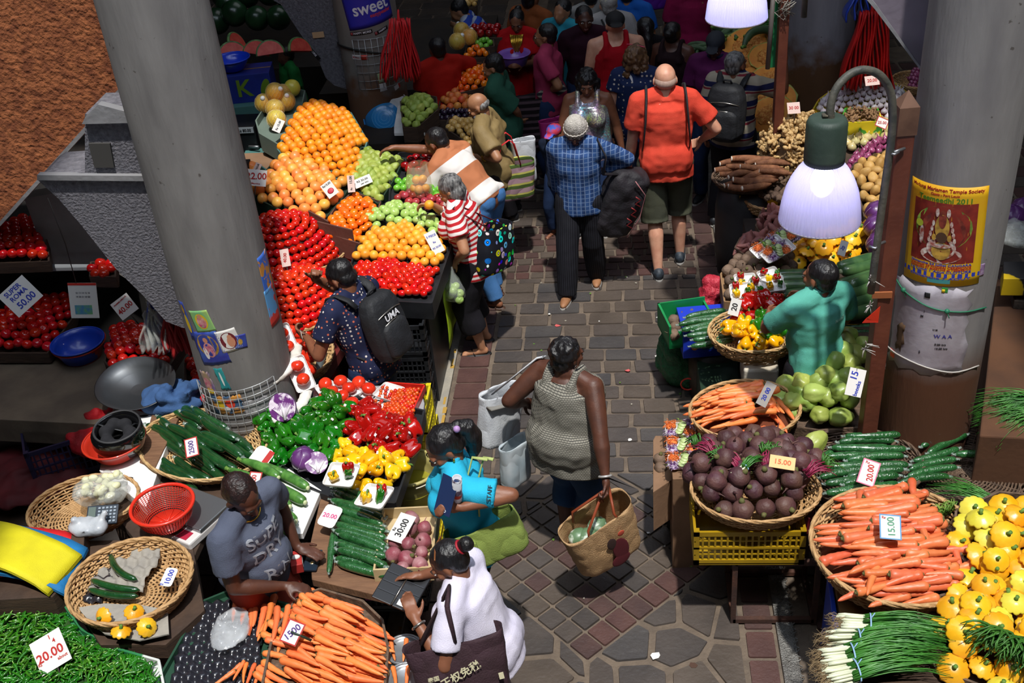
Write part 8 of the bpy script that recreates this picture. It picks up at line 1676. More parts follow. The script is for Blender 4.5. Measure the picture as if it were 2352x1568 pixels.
bagM=totebag(P(1082,1620,.74),.40,.36,.15,MAR,'large dark maroon canvas bag with cream Chinese characters on a shoulder',rz=.25,tilt=(-.35,-.1),prints=(('王权免税',.048,.0,.22,CRM),('泰国',.026,-.12,.23,CRM)))
g=G(); M_=bagM.matrix_basis; q1=Vector((-.13,-.02,.38)); bi=bagM.rotation_euler.to_matrix(); inv=lambda p: bi.inverted()@(Vector(p)-bagM.location)
g.tube([(-.14,0,.36),inv(w1.sh[0]+Vector((.0,.03,.10))),inv(w1.sh[0]+Vector((.0,-.06,.085))),inv(w1.sh[0]+Vector((.02,-.10,-.08))),(-.02,-.03,.38)],.028,8,flat=.4); g.obj('shoulder_strap',MAR,bagM)
g=G(); [g.box((x,-.112,z),(.022,.004,.03)) for x,z in((.17,.17),(.16,.08),(.12,.03))]; g.obj('small_marks',CRM,bagM,False)
# turquoise shirt woman
TQ=cloth('turquoise_shirt','2fb4d8','24a2c8')
w2=person('person with a ponytail in a bright turquoise shirt holding a brochure',(-.83,4.30),193,1.60,1.10,'f','brown','pony',lean=8,hp=25,hy=12,shirt=TQ,sleeve=.7,hem=.80,pants=BLT,plen=.09,shoes=SHM,la=P(1060,1165,1.24),ra=P(1035,1150,1.24),lpole=(.9,-.5,-.4),rpole=(.5,.8,-.4),lcurl=.8,rcurl=.8,lpalm=(.0,.8,.1),rpalm=(0,-.8,0),lhdir=(-1,.15,.1),vox=.0075,bust=1.1,collar=TQ)
e=G(); e.ell(w2.hdl(-.055,-.13,.075),(.018,.018,.018),10,8); e.obj('hair_scrunchie',mat('lilac_tie','b08ac0',.5),w2.root); e=G(); e.ell(w2.hdl(-.080,0.0,-.045),(.006,.006,.012),8,6); e.obj('earring',GOLD,w2.root)
shirttext(w2,[],INK,'shirt')
q=w2.sh[0].lerp(w2.el[0],.62); d_=(w2.el[0]-w2.sh[0]).normalized(); o=bpy.data.objects.new('sleeve_print',textmesh('STAFF',.030,INK,True)); link(o,w2.root); Mi_=w2.W.inverted(); nn=Vector((.35,-.75,.55)).normalized(); nn=(nn-d_*nn.dot(d_)).normalized(); xx=Vector((.6,.6,.35)); xx=d_.cross(nn); xx=-xx if xx.x<0 else xx; yy=nn.cross(xx); o.matrix_basis=Mi_@(Matrix.Translation(q+nn*.072)@Matrix([xx,yy,nn]).transposed().to_4x4())
t=empty('brochure',P(1022,1150,1.32),'folded dark blue brochure held by the turquoise shirt woman','brochure',rot=(1.2,.15,-.5)); g=G(); g.box((0,.03,0),(.09,.20,.004)); g.obj('cover',mat('brochure_navy','1c2f58',.35),t,False); o=bpy.data.objects.new('writing',textmesh('CEO',.02,PW,True)); link(o,t); o.location=(0,-.05,.003)
t=empty('rolled_magazine',P(1050,1125,1.36),'rolled magazine with a red band held by the turquoise shirt woman','magazine',rot=(.35,.1,.1)); g=G(); g.lathe([(.024,-.09),(.024,.11),(.020,.11),(.020,-.09)],24,cap=False); g.obj('roll',mat('magazine_print','c9ccd4',.3,'4a3a4c',18,mixpos=(.48,.55)),t); g=G(); g.lathe([(.0248,-.05),(.0248,-.02)],24,cap=False); g.obj('red_band',MATS['print_red'],t)
GRB=mat('olive_canvas','8a9c4c',.8,'7c8e42',8,.3,150); gb=totebag(P(1135,1275,.80),.40,.24,.14,GRB,'olive green canvas shoulder bag of the turquoise shirt woman',rz=.30,tilt=(-.1,-.25),taper=.95)
g=G(); inv2=lambda p: gb.rotation_euler.to_matrix().inverted()@(Vector(p)-gb.location); GST=mat('olive_strap','a8b46a',.7)
for dx in(0,26): g=G(); g.tube([inv2(P(1075+dx,1185,1.1)),inv2(P(1070+dx,1110,1.28)),inv2(P(1085+dx,1050,1.41)),inv2(P(1120+dx*.5,1055,1.42))],.009,8,flat=.5); g.obj('strap',GST,gb)
g=G(); g.box((-.1,-.085,.15),(.11,.03,.09)); g.box((-.1,-.10,.18),(.02,.012,.03)); g.obj('pocket',GRB,gb,False,mods=[bev(.012,3)])
# woman in the patterned top with tote and basket
PTN=pattern('black_white_weave','weave','141416','8f8b80',24)
w3=person('person with cropped black hair in a black and white patterned sleeveless top',(-.36,5.07),58,1.56,1.5,'f','dark','curlyshort',lean=3,hy=-18,shirt=PTN,tank=True,hem=.76,loose=1.6,pants=cloth('blue_shorts','2c4a74','34547e'),plen=.30,shoes=SAN,shoe='flip',ra=P(1392,1108,.86),la=(-.62,5.28,.95),rcurl=1.3,lcurl=1.0,rpole=(.2,-.9,-.2),rpalm=(-1,0,0),vox=.0075,bust=1.4,feet=((-.10,.04,0),(.10,-.04,0)),neck=.1)
armring(w3,1,mat('white_bangle','c9c6c2',.3,metal=.5),'bangle',.036,.007,.93); e=G(); e.tube([w3.hdl(.082,.012*math.cos(a),-.05+.014*math.sin(a)) for a in [i*PI/6 for i in range(13)]],.0015,5,False); e.obj('earring',SILV,w3.root)
BAS=mat('woven_straw','b8946a',.75,'a8845c',30,.7,160); bas=totebag(P(1398,1270,.30),.40,.40,.20,BAS,'beige woven basket bag with a dark red figure, carried low',rz=.55,tilt=(.12,-.28),taper=1.12,name='basket_bag')
BRH=mat('brown_leather','8a3e22',.5)
hp_=w3.wr[1]; invb=lambda p: bas.rotation_euler.to_matrix().inverted()@(Vector(p)-bas.location)
for sy in(-1,1): g=G(); top=invb(hp_+Vector((0,0,-.07))); g.tube([(-.10,sy*.085,.33),(-.085,sy*.08,.42),top+Vector((-.02,0,0)),top+Vector((.02,0,0)),(.085,sy*.08,.42),(.10,sy*.085,.33)],.008,8); g.obj('handle',BRH,bas)
for nm,m_,pts in(('printed_figure',mat('print_maroon2','5c1420',.8),[((.04,.17),.050,.10),((.02,.08),.06,.05)]),('printed_flower',mat('print_orange_red','b84a34',.8),[((.07,.30),.022,.022)]),('printed_hair',mat('print_brown','3a2420',.8),[((-.0,.26),.03,.05)])):
 for (x,z),a_,b_ in pts: g=G(); g.ell((x,-.128,z),(a_,.004,b_),16,8); g.obj(nm,m_,bas)
g=G(); [g.ell((x,y,.27),(.06,.05,.04),10,8) for x,y in((-.08,0),(.0,.02),(-.12,.03))]; g.obj('packed_greens',mat('bagged_greens','5f7c5a',.35,'c9d4c6',18,mixpos=(.5,.6)),bas)
WTB=mat('white_tote_cloth','cfd2d6',.7,'bfc2c8',6,.2,100)
tt=totebag((-.80,5.28,.66),.30,.36,.13,WTB,'white cloth tote bag hanging from the shoulder of the patterned top woman',rz=.9,tilt=(0,.22),taper=1.1); inv3=lambda p: tt.rotation_euler.to_matrix().inverted()@(Vector(p)-tt.location)
g=G(); g.tube([(-.08,0,.35),inv3(w3.sh[0]+Vector((-.02,.0,.075))),inv3(w3.sh[0]+Vector((.02,.01,.075))),(.08,0,.35)],.014,8,flat=.4); g.obj('strap',WTB,tt); g=G(); g.tube([(-.16,-.05,.30),(0,-.07,.29),(.16,-.05,.30)],.03,8,flat=.3); g.obj('grey_band',mat('tote_grey','77746e',.7),tt)
totebag((-.70,5.14,.46),.20,.30,.10,mat('pale_bag','a9b8c0',.4,'c5ccd0',8,alpha=.9),'translucent pale bag hanging below the white tote',rz=.9,tilt=(0,.1))
# backpacker in the dotted shirt
DOT=pattern('navy_dotted','dots','1c2240','c9c2bc',38,'b05a44',w=.26)
b1=person('person in a navy dotted tee with a black backpack beside the tomatoes',(-1.62,5.82),152,1.66,1.08,'m','brown','short',lean=14,hp=20,hy=8,shirt=DOT,sleeve=.62,hem=.82,pants=DJEAN,plen=.09,shoes=SHM,la=P(705,775,1.08),ra=P(722,640,1.42),lpole=(.1,-.9,-.6),rpole=(.1,.8,-.8),lpalm=(.2,.6,.3),rpalm=(.3,-.5,.5),lcurl=1.,rcurl=.8,lhdir=(-.8,.5,.25),rhdir=(.35,-.3,.75),vox=.0075)
t,L_=backpack(b1,'black backpack with white letters on the dotted shirt man',mat('backpack_black','17181c',.7,'1f2126',9,.3,80),SILV,.30,.46,.17)
o=bpy.data.objects.new('letters',textmesh('UMA',.06,PW,True)); link(o,t); o.location=L_(0,-.315,1.27); o.rotation_euler=(PI/2,0,0)
g=G(); g.tube([P(700,765,1.12),P(690,758,1.15),P(697,790,1.05)],.008,6,flat=.4); tag(g.obj('paper',CARD),'white slip of paper in the hand of the dotted shirt man','paper')
# lady in red stripes
RST=pattern('red_stripe','stripe','e4dcd8','b8222a',26,w=.5,dist=.02)
l1=person('person with a dark bob in a red and white striped top choosing fruit',(-1.13,7.28),178,1.53,1.22,'f','tan','bob',HAIRG,lean=12,hp=18,shirt=RST,sleeve=.6,hem=.78,loose=1.4,pants=BLT,plen=.26,pleg=1.35,shoes=FLIP,shoe='flip',la=P(1047,600,.86),ra=P(993,470,1.20),lpole=(.3,-.6,-.8),rpole=(.3,.6,-.7),lcurl=1.2,rcurl=.7,lpalm=(0,.6,-.2),rpalm=(0,-.5,-.6),lhdir=(-.75,.05,-.65),rhdir=(-1,.1,.0),bust=1.1)
o_=sorange[0].at(P(986,470,1.22),(0,0,0),1,'small orange in the hand of the striped top woman',None,'orange')
BCI=pattern('circle_print','multi','14161f','e0dcd0',17,w=.42); cb_=totebag(P(1135,620,.72)+Vector((0,.0,.0)),.40,.36,.16,BCI,'black shoulder bag printed with coloured circles',rz=1.1,tilt=(0,.2),taper=.8)
inv4=lambda p: cb_.rotation_euler.to_matrix().inverted()@(Vector(p)-cb_.location); sL=l1.sh[0]
g=G(); g.tube([(-.08,0,.34),inv4(sL+Vector((.0,-.02,.075))),inv4(sL+Vector((.02,.04,.075))),(.08,0,.34)],.012,8,flat=.4); g.obj('strap',mat('dark_red_strap','7c1a24',.6),cb_)
ab=empty('plastic_bag',P(1038,628,.80),'clear plastic bag of green apples in the hand of the striped top woman','bag',rot=(0,0,.2)); g=G(); g.lathe([(.008,.06),(.02,.0),(.055,-.06),(.08,-.13),(.075,-.2),(.03,-.225),(.001,-.23)],20,cap=False,fn=lambda r,z,a,u:(r*(1+.08*math.sin(5*a+z*20)),z)); g.obj('bag_film',mat('thin_film','d5ddd8',.15,alpha=.28,coat=1.),ab)
for dx,dy,dz in((-.03,0,-.18),(.04,.0,-.17),(0,-.03,-.13),(.01,.035,-.13),(-.035,.02,-.12),(.035,-.02,-.21)): gapple[0].at(ab.location+Vector((dx,dy,dz)),rr(),.95,'green apple inside the clear plastic bag','green apples in the clear plastic bag','apple')
# man reaching over the fruit
OST=pattern('tan_white_band','stripe','b5714c','ddd8d4',3.4,w=.42)
r1=person('person in a tan and white striped tee reaching over the guavas',(-1.10,7.98),152,1.68,1.04,'m','brown','short',lean=44,hp=-10,hy=5,shirt=OST,sleeve=.55,hem=.90,pants=JEAN,plen=.09,shoes=SAN,shoe='sandal',la=P(995,385,1.22),ra=P(880,338,1.36),lpole=(.6,-.7,-.2),rpole=(0,.3,-1),lcurl=1.1,rcurl=.55,lpalm=(-.2,.6,-.5),rpalm=(0,-.2,-1),lhdir=(-.8,.35,.1),rhdir=(-1,.0,-.15),feet=((-.10,-.08,0),(.10,.05,0)))
fb=empty('plastic_bag',P(958,385,1.33),'clear plastic bag of oranges hanging from the reaching man hand','bag'); g=G(); g.lathe([(.07,.03),(.075,.0),(.085,-.06),(.10,-.12),(.095,-.2),(.04,-.23),(.001,-.235)],20,cap=False,fn=lambda r,z,a,u:(r*(1+.08*math.sin(5*a+z*20)),z)); g.obj('bag_film',mat('tan_film','d8c8b0',.2,alpha=.35,coat=1.),fb)
for dx,dy,dz in((-.045,0,-.17),(.045,.0,-.17),(0,-.04,-.16),(.0,.045,-.15),(-.02,.0,-.10),(.03,.01,-.10)): sorange[0].at(fb.location+Vector((dx,dy,dz)),rr(),.92,'orange inside the bag held over the red apples','oranges inside the hanging bag','orange')
# tan shirt man with the striped shopper
t1=person('person with a bald head, beard and glasses in an olive tan polo',(-1.08,8.66),178,1.60,1.12,'m','mid','fringe',HAIRG,lean=9,hp=18,shirt=cloth('olive_tan_polo','7e6a44','8f7a52',rough=.55),sleeve=.75,hem=.80,loose=1.4,collar=cloth('grey_collar','6c7484'),pants=cloth('brown_trousers','1e1a1a','282222'),plen=.09,shoes=SAN,shoe='sandal',la=P(1112,360,1.05),ra=P(1112,335,1.05),lpole=(.5,-.6,-.6),rpole=(.5,.6,-.6),lcurl=.9,rcurl=.9,lpalm=(0,.8,-.2),rpalm=(0,-.8,-.2),lhdir=(-1,.1,-.1),rhdir=(-1,0,0),beard='short',glasses=True,belly=.03)
armring(t1,0,GOLD,'wristwatch',.032,.008,.9)
SHP_=pattern('green_pink_stripe','stripe','4a5e2c','a0808a',11,cc='b5ae5a',w=.5,dist=.03)
sb_=totebag(P(1172,455,.62),.42,.34,.16,SHP_,'green, pink and yellow striped shopping bag hung on an arm',rz=.25,taper=1.1,handle=[(-.10,.33),(-.05,.52),(.02,.56),(.06,.52),(.10,.33)],mh=mat('red_handle','c01c22',.6),name='shopping_bag')
totebag(P(1200,440,.66)+Vector((.02,.2,0)),.18,.40,.10,WTB,'white plastic bag behind the striped shopping bag',rz=.3)
# green shirt man
g1_=person('person in a dark green loose tee looking left behind the bald man',hpos(1145,112,1.62),176,1.62,1.0,'m','mid','short',lean=5,hp=18,shirt=cloth('bottle_green_tee','2c5a48','24503f'),sleeve=.85,hem=.74,loose=2.,pants=BLT,shoes=SHM,la=P(1195,275,.93),lpole=(.8,-.2,-.6),vox=.009,beard=None)
totebag(P(1225,345,.42),.30,.55,.16,pattern('dim_stripe','stripe','1a1216','57454c',16,w=.4),'dark striped cloth bag hanging behind the bald man',rz=.1)
# hat man
PLA=pattern('blue_plaid','plaid','2b4a7c','7f94b4',30,cc='223a66')
h1=person('person with a white knit cap, dark beard and blue plaid shirt walking forward',(-.37,8.12),-96,1.58,1.08,'m','dark',None,None,hp=26,shirt=PLA,sleeve=1.75,hem=.80,loose=1.5,collar=PLA,pants=pattern('pinstripe','stripe','15151b','2c2c34',60,axis=0,w=.2),plen=.06,pleg=1.2,shoes=TAN_,ra=P(1283,470,.68),la=P(1378,395,1.03),lpole=(.8,.3,-.6),lcurl=1.3,rcurl=.6,lpalm=(-.6,.5,.1),lhdir=(-.6,-.4,.4),feet=((-.10,-.16,.0),(.12,.20,.0)),beard='long',glasses=True)
KN=mat('knit_white','c4beb6',.9,'aaa49c',30,.9,90); e=G(); q=h1.q
e.lathe([(.094*q,-.01*q),(.096*q,.02*q),(.090*q,.055*q),(.066*q,.098*q),(.03*q,.118*q),(.001,.121*q)],48,cap=True,fn=lambda r,z,a,u:(r*(1+.02*math.cos(14*a+u*8)),z),M=h1.HNl); c0=h1.hdl(0,-.012,.020); e.v=[tuple(Vector(p)+c0) for p in e.v]; hat=e.obj('knit_cap',KN,h1.root)
e=G(); [e.tube([c0+h1.HNl@Vector(((.098+.003*math.sin(20*a))*q*math.cos(a),(.102)*q*math.sin(a),(-.012+.012*k+.004*math.cos(20*a+k*3))*q)) for a in [2*PI*i/80 for i in range(81)]],.006*q,5,False) for k in range(3)]; e.obj('ribbed_band',KN,hat)
armring(h1,0,SILV,'wristwatch',.034,.007,.93)
DUF=mat('duffle_black','19171c',.7,'221d24',8,.4,70); dl=P(1418,470,.78); t=empty('duffle_bag',dl+Vector((.02,.05,0)),'black sports bag with red marks slung from the plaid shirt shoulder','bag',rot=(.1,.35,.25)); g=G(); g.ell((0,0,0),(.17,.13,.30),18,14,None,lambda v_,t_,a:(abs(v_.x)**4+abs(v_.y)**4+abs(v_.z)**4)**-.25); db=g.obj('bag_body',DUF,t,mods=rem(.012,.04,folds,3))
for dz_ in(-.10,.0,.10): g=G(); g.tube([(.05,-.142,dz_+.04),(.10,-.14,dz_+.02),(.07,-.142,dz_-.02),(.12,-.138,dz_-.04)],.006,5); g.obj('red_mark',mat('dull_red','8a2428',.6),t)
g=G(); g.tube([(.0,-.14,.27),(.13,-.12,.16),(.165,-.11,-.05),(.12,-.125,-.24)],.004,5); g.obj('piping',mat('pink_piping','b5787c',.5),t)
g=G(); iv=lambda p: t.rotation_euler.to_matrix().inverted()@(Vector(p)-t.location); sp0=h1.sh[0]
g.tube([(-.05,-.02,.26),iv(P(1385,400,1.10)),iv(P(1392,360,1.28)),iv(sp0+Vector((-.01,-.03,.075))),iv(sp0+Vector((0,.08,.05))),(.02,.10,.2)],.020,8,flat=.35); g.obj('strap',DUF,t)
# child
c1_=person('child in a pink and blue cap and dark tee holding a hand',(-.60,9.05),-120,1.10,.95,'m','brown','short',shirt=cloth('child_tee','1c2230','24304a'),sleeve=.7,hem=.8,pants=DJEAN,plen=.12,shoes=SAN,shoe='sandal',ra=P(1275,440,.45),vox=.008,hscale=1.18,hp=10)
caphat(c1_,mat('child_cap','c4304a',.7,'3a5ac0',16,mixpos=(.45,.55)))
# sequin woman
s1_=person('person with curly dark hair in a multicoloured sequin tank top facing us',hpos(1347,152,1.55),-92,1.56,1.25,'f','brown','curly',HAIRM,hp=14,shirt=pattern('sequins','sequin','8a808c','c04a6a',130),tank=True,hem=.80,pants=DJEAN,shoes=SHM,bust=1.3,ra=(-.60,9.0,.80),la=(-.02,9.1,.78))
totebag((-.62,9.25,.75),.22,.30,.12,mat('magenta_bag','a0186a',.6),'magenta bag at the side of the sequin top woman',rz=.3)
# curly haired woman, navy top
FLO=pattern('navy_floral','dots','1c2a52','c9bfae',26,w=.24)
k1=person('person with curly brown hair in a navy printed top and denim shorts',(.12,9.36),82,1.68,1.15,'f','light','curly',HAIRB,shirt=FLO,sleeve=.45,hem=.82,loose=1.2,pants=cloth('denim_shorts','36527c','2c4468'),plen=.46,shoes=mat('pink_flip','c97a80',.6),shoe='flip',hy=-25,face_on=False,neck=.2)
e=G(); Wi_=k1.W.inverted(); e.tube([Wi_@k1.s(-.06,-.07,1.42),Wi_@k1.s(.0,-.125,1.33),Wi_@k1.s(.08,-.155,1.20),Wi_@k1.s(.15,-.14,1.08)],.013,8,flat=.4); e.obj('white_strap',mat('white_strap','d8d4d2',.5),k1.root)
e=G(); e.tube([k1.hdl(x,-.02,.125-.9*x*x) for x in [i/10*.09 for i in range(-10,11)]],.004,6); e.obj('pink_glasses',mat('pink_plastic','d84a6a',.4),k1.root)
# orange tee man
o1=person('tall person with a bald head, bright orange tee and olive cargo shorts',(.32,8.42),93,1.86,1.14,'m','light',None,None,shirt=cloth('orange_tee','d94c38','cf4230'),sleeve=.68,hem=.80,loose=1.1,pants=cloth('olive_shorts','4a4c40','545646'),plen=.42,pleg=1.35,shoes=mat('running_shoe','20262e',.6,'3a444e',30),ra=(.62,8.62,1.08),la=(.02,8.50,.88),rpole=(.8,-.5,-.4),feet=((-.07,-.14,0),(.12,.10,0)))
e=G(); q=o1.q; e.ell(o1.hdl(0,-.035,.0),(.0785*q,.078*q,.055*q),18,10,o1.HNl); e.obj('stubble_hair',mat('grey_stubble','a98c7e',.7,'b89a8a',80),o1.root,mods=rem(.008,0,None,2))
for sg in(-1,1):
 e=G(); Wi_=o1.W.inverted(); e.tube([Wi_@o1.s(sg*.125,.13,1.30),Wi_@o1.s(sg*.13,.06,1.455),Wi_@o1.s(sg*.135,-.01,1.482),Wi_@o1.s(sg*.14,-.09,1.42),Wi_@o1.s(sg*.15,-.135,1.28),Wi_@o1.s(sg*.165,-.13,1.12),Wi_@o1.s(sg*.17,-.05,1.02)],[.026,.030,.032,.030,.026,.015,.012],8,flat=.35); e.obj('backpack_strap',MATS['backpack_black'],o1.root)
e=G(); Wi_=o1.W.inverted(); e.box(Wi_@o1.s(-.165,-.02,.74),(.02,.14,.16)); e.obj('cargo_pocket',MATS['cloth_olive_shorts'],o1.root,False,mods=[bev(.02,3)])
# striped polo man with backpack
SPO_=pattern('beige_navy_stripe','stripe','a39a88','1e2148',7.5,cc='7c2430',w=.34)
p1_=person('person in a beige and navy striped polo with a large black backpack',(.93,9.18),68,1.65,1.12,'m','brown','short',HAIRG,hy=-20,shirt=SPO_,sleeve=.8,hem=.80,loose=1.3,collar=cloth('beige_collar','a39a88'),pants=BLT,shoes=SHM,ra=(1.36,9.38,1.42),rpole=(.6,-.3,-.9),rhdir=(.1,.4,.9),feet=((-.14,-.05,0),(.1,.1,0)))
backpack(p1_,'large black backpack with a green trim on the striped polo man',MATS['backpack_black'],SILV,.33,.52,.20)
# purple polo man with cap
u1=person('person in a purple polo and dark cap standing by the halved pumpkins',hpos(1645,62,1.65),-110,1.65,1.1,'m','dark','short',hp=22,shirt=cloth('purple_polo','5c1c50','4e1644'),sleeve=.8,hem=.8,pants=DJEAN,shoes=SHM,vox=.011,collar=cloth('navy_collar','1c1c3a')); caphat(u1,mat('dark_cap','20242e',.8))
# vendor in turquoise polo
TP_=cloth('sea_green_polo','5cac9b','52a291')
g2_=person('person in a sea green polo seen from behind among the right hand stalls',(1.10,5.72),118,1.64,1.0,'m','brown','short',HAIRM,shirt=TP_,sleeve=.75,hem=.74,loose=1.15,collar=TP_,pants=BLT,shoes=SHM,la=(.86,6.0,1.05),lpole=(-.7,-.6,-.5),ra=(1.12,6.08,1.10),rpole=(.5,.1,-.9),hy=18,face_on=True,belly=.03)
Mi_=g2_.W.inverted(); o=bpy.data.objects.new('printed_mark',textmesh('MARKET',.032,mat('mint_print','9cd0c0',.6),True)); link(o,g2_.root); nb=g2_.R3@Vector((.25,-1,.12)).normalized(); pb_=g2_.s(.085,-.158,1.29); yb=(g2_.R3@Vector((0,0,1))); yb=(yb-nb*yb.dot(nb)).normalized(); xb=yb.cross(nb); o.matrix_basis=Mi_@(Matrix.Translation(pb_+nb*.012)@Matrix([xb,yb,nb]).transposed().to_4x4()); sw=o.modifiers.new('fit','SHRINKWRAP'); sw.target=[x for x in COL.objects if x.parent==g2_.root and x.name.startswith('shirt')][-1]; sw.offset=.004
# the crowd in the shade
def crowd(label,px,py,h,face,m,skin='brown',hair='short',hm=None,sleeve=.7,pants=DJEAN,cap=None,turn=0,**k):
 r=person(label,hpos(px,py,h),face,h,k.pop('girth',1.08),k.pop('sex','m'),skin,hair,hm,shirt=m,sleeve=sleeve,pants=pants,shoes=SHM,vox=.012,face_on=k.pop('face_on',False),hem=.8,**k)
 if cap: caphat(r,cap,True,'cap',turn)
 return r
crowd('person in a dark red tee with his back turned beside the red bags',1008,78,1.62,120,cloth('dark_red_tee','a81a0c','9a160a'),'dark',ra=P(1110,150,1.1),lean=8,girth=1.15)
dr=crowd('person in a red dress with a gold yoke holding a purple basin',1185,12,1.56,-95,cloth('red_dress','b50c14','a00a10'),'brown','bun',sex='f',pants=cloth('red_skirt','5c060a'),dress=MATS['cloth_red_dress'],face_on=True,hp=20,la=P(1200,148,1.08),ra=P(1165,148,1.08))
e=G(); Wi_=dr.W.inverted()
for k_ in range(9): a=-1.1+k_*.275; e.tube([Wi_@dr.s(.075*math.sin(a),.085+.03*math.cos(a),1.42),Wi_@dr.s(.06*math.sin(a),.135,1.36-.05*math.cos(a)),Wi_@dr.s(.03*math.sin(a),.15,1.33-.10*math.cos(a))],.010,5)
e.obj('gold_yoke',GOLD,dr.root)
bowl('purple_basin',P(1183,150,1.06),.15,.12,mat('lilac_plastic','8a62b8',.35,'7c54ac',5,coat=.3),'lilac plastic basin held by the woman in the red dress','basin',rf=.75)
pk1=crowd('person with glasses in a pink polo holding a striped pouch',1252,42,1.66,172,cloth('pink_polo','a8385a','983050'),'mid',face_on=True,glasses=True,la=P(1262,208,1.0),lhdir=(-1,.0,-.2),lpole=(.5,-.4,-.8)); armring(pk1,0,SILV,'wristwatch',.034,.008,.9)
g=G(); g.box((0,0,0),(.26,.03,.14),M=Matrix.Rotation(-.6,3,'Y')); o=g.obj('pouch',pattern('pouch_stripe','stripe','2a2a34','8a8478',22,w=.4),None,False,mods=[bev(.008)]); o.location=P(1268,205,1.02)+Vector((0,-.06,0)); tag(o,'dark and pale striped pouch under the arm of the pink polo man','pouch')
crowd('person in a blue and white striped polo reaching over the fruit at the top',1115,-35,1.62,185,pattern('blue_white_stripe','stripe','1c3c9c','9aa4b8',12,w=.35),'mid',lean=30,la=P(1050,60,1.15),girth=1.2)
crowd('person in a dark maroon shirt walking in the crowd',1340,2,1.72,-80,cloth('maroon_shirt','2c0c1c','240a18'),'dark',face_on=True)
crowd('person in a red sleeveless top with a black cap turned backwards',1412,14,1.76,95,cloth('red_vest','b00c1c','9c0a18'),'light',None,HAIRW,tank=True,girth=1.2,cap=mat('black_cap','141418',.8),turn=1)
crowd('person in a turquoise tee in the back of the crowd',1290,-12,1.66,-120,cloth('teal_tee','2c92a8','288498'),'mid')
wt_=crowd('person in a pale grey tee with a sun hat and a dark strap',1396,-30,1.74,100,cloth('pale_tee','a8a4a2','9a9696'),'light','short',HAIRW); caphat(wt_,mat('sun_hat','b8b2a2',.8),True)
e=G(); Wi_=wt_.W.inverted(); e.tube([Wi_@wt_.s(-.08,-.07,1.43),Wi_@wt_.s(-.03,-.13,1.3),Wi_@wt_.s(.06,-.15,1.1)],.014,6,flat=.4); e.obj('bag_strap',BLK,wt_.root)
crowd('person with long black hair in dark clothes, left of the two dark haired women',1482,28,1.60,100,cloth('dark_dress','141014'),'dark','long',sex='f')
crowd('person with dark hair and a black strappy top with red straps',1545,38,1.60,70,cloth('black_floral','241418'),'dark','bun',sex='f',tank=True)
crowd('person in a rust brown shirt under a khaki cap at the top',1215,-40,1.68,60,cloth('rust_shirt','8a4a24','7c4220'),'brown',cap=mat('khaki_cap','7c7660',.8))
crowd('person in a magenta shirt and dark trousers at the top edge',1592,-75,1.70,90,cloth('magenta_shirt','8c1444','7c103c'),'brown',girth=1.15)
crowd('person in a grey tee behind the dark maroon shirt man',1352,-50,1.72,110,cloth('grey_tee2','8a8886'),'mid')
crowd('person in a bright blue shirt behind the red sleeveless top',1440,-55,1.70,80,cloth('azure_shirt','1c5ab0'),'mid')
totebag(P(1492,20,1.25),.34,.42,.22,mat('purple_film','6a2aa8',.4,'5a2092',8,alpha=.95,coat=.4),'shiny purple plastic bag at the top of the crowd',rz=.2)
crowd('person in a green tee sitting in the dark below the watermelons',652,98,1.35,-150,cloth('deep_green_tee','16632c'),'dark')
# ---- the dim stalls at the back
def backheap(protos,poly,z,d,lab,cat,grp,tlab,a=0,b=.2,bul=.1,**k):
 p=Pln(-2,11,z,a,b);
 # keep the stated height at the middle of the heap
 q=P(sum(x for x,y in poly)/len(poly),sum(y for x,y in poly)/len(poly),z); p=Pln(q.x,q.y,z,a,b); tray_under(poly,p,tlab,'tray',DKW,depth=.1); heap(protos,poly,p,d,lab,cat,grp,bul,.25,**k)
 return p
peach=[single('peach',PEA,.072,dim=.08)]; plum=[single('plum',PLM,.056,dim=.06)]; kiw=[single('gold_onion',KIW,.064,oz=.95)]
backheap(peach,[(1012,262),(1018,225),(1045,205),(1078,215),(1088,262)],1.0,.07,'reddish orange peach beside the bald man','peach','peaches beside the bald man','dark tray of peaches')
backheap(plum,[(1005,285),(1015,262),(1085,262),(1092,285)],.95,.056,'dark purple plum below the peaches','plum','dark plums below the peaches','dark tray of plums')
backheap(kiw,[(1030,305),(1035,282),(1095,285),(1100,325),(1080,340)],.92,.062,'shiny golden onion beside the bald man hands','onion','golden onions below the plums','dark tray of golden onions')
bg_=backheap(guava,[(930,300),(925,245),(960,228),(1000,235),(1002,262),(960,300)],1.05,.072,'pale green guava on the white board by the blue bowl','guava','guavas on the white board','white board of guavas'); board([(905,290),(915,235),(1005,238),(1003,268),(975,305),(905,305)],.93,.96,WHT,'white_board','white foam board under the pale guavas','board')
backheap(tang,[(1040,225),(1055,180),(1080,160),(1120,165),(1135,200),(1085,215)],1.1,.066,'tangerine in the dim heap behind the peaches','tangerine','tangerines in the dim heap','dim tray of tangerines')
backheap(lime,[(1030,190),(1035,165),(1070,160),(1075,185)],1.1,.06,'green lime in the dim stall behind the peaches','green plum','limes in the dim stall','dim tray of limes')
backheap(tang,[(1070,142),(1075,120),(1115,115),(1125,140)],1.15,.066,'tangerine in the rear dim heap beside the red dress','tangerine','tangerines in the rear heap','dim rear tray of tangerines')
backheap(lime,[(1092,120),(1095,102),(1130,100),(1132,115)],1.2,.06,'green lime in the rear dim stall by the red dress','green plum','limes in the rear stall','dim rear tray of limes')
backheap(rapple2,[(1080,95),(1085,72),(1150,72),(1150,95)],1.25,.08,'dark red apple in the rear dim stall','apple','dark apples in the rear stall','dim rear tray of apples')
for i,(x,y) in enumerate(((1050,95),(1078,85),(1060,70))): po.at(P(x,y,1.3),(0,0,i),1,'netted pomelo in the rear dim stall by the striped sleeve','netted pomelos in the rear stall','pomelo')
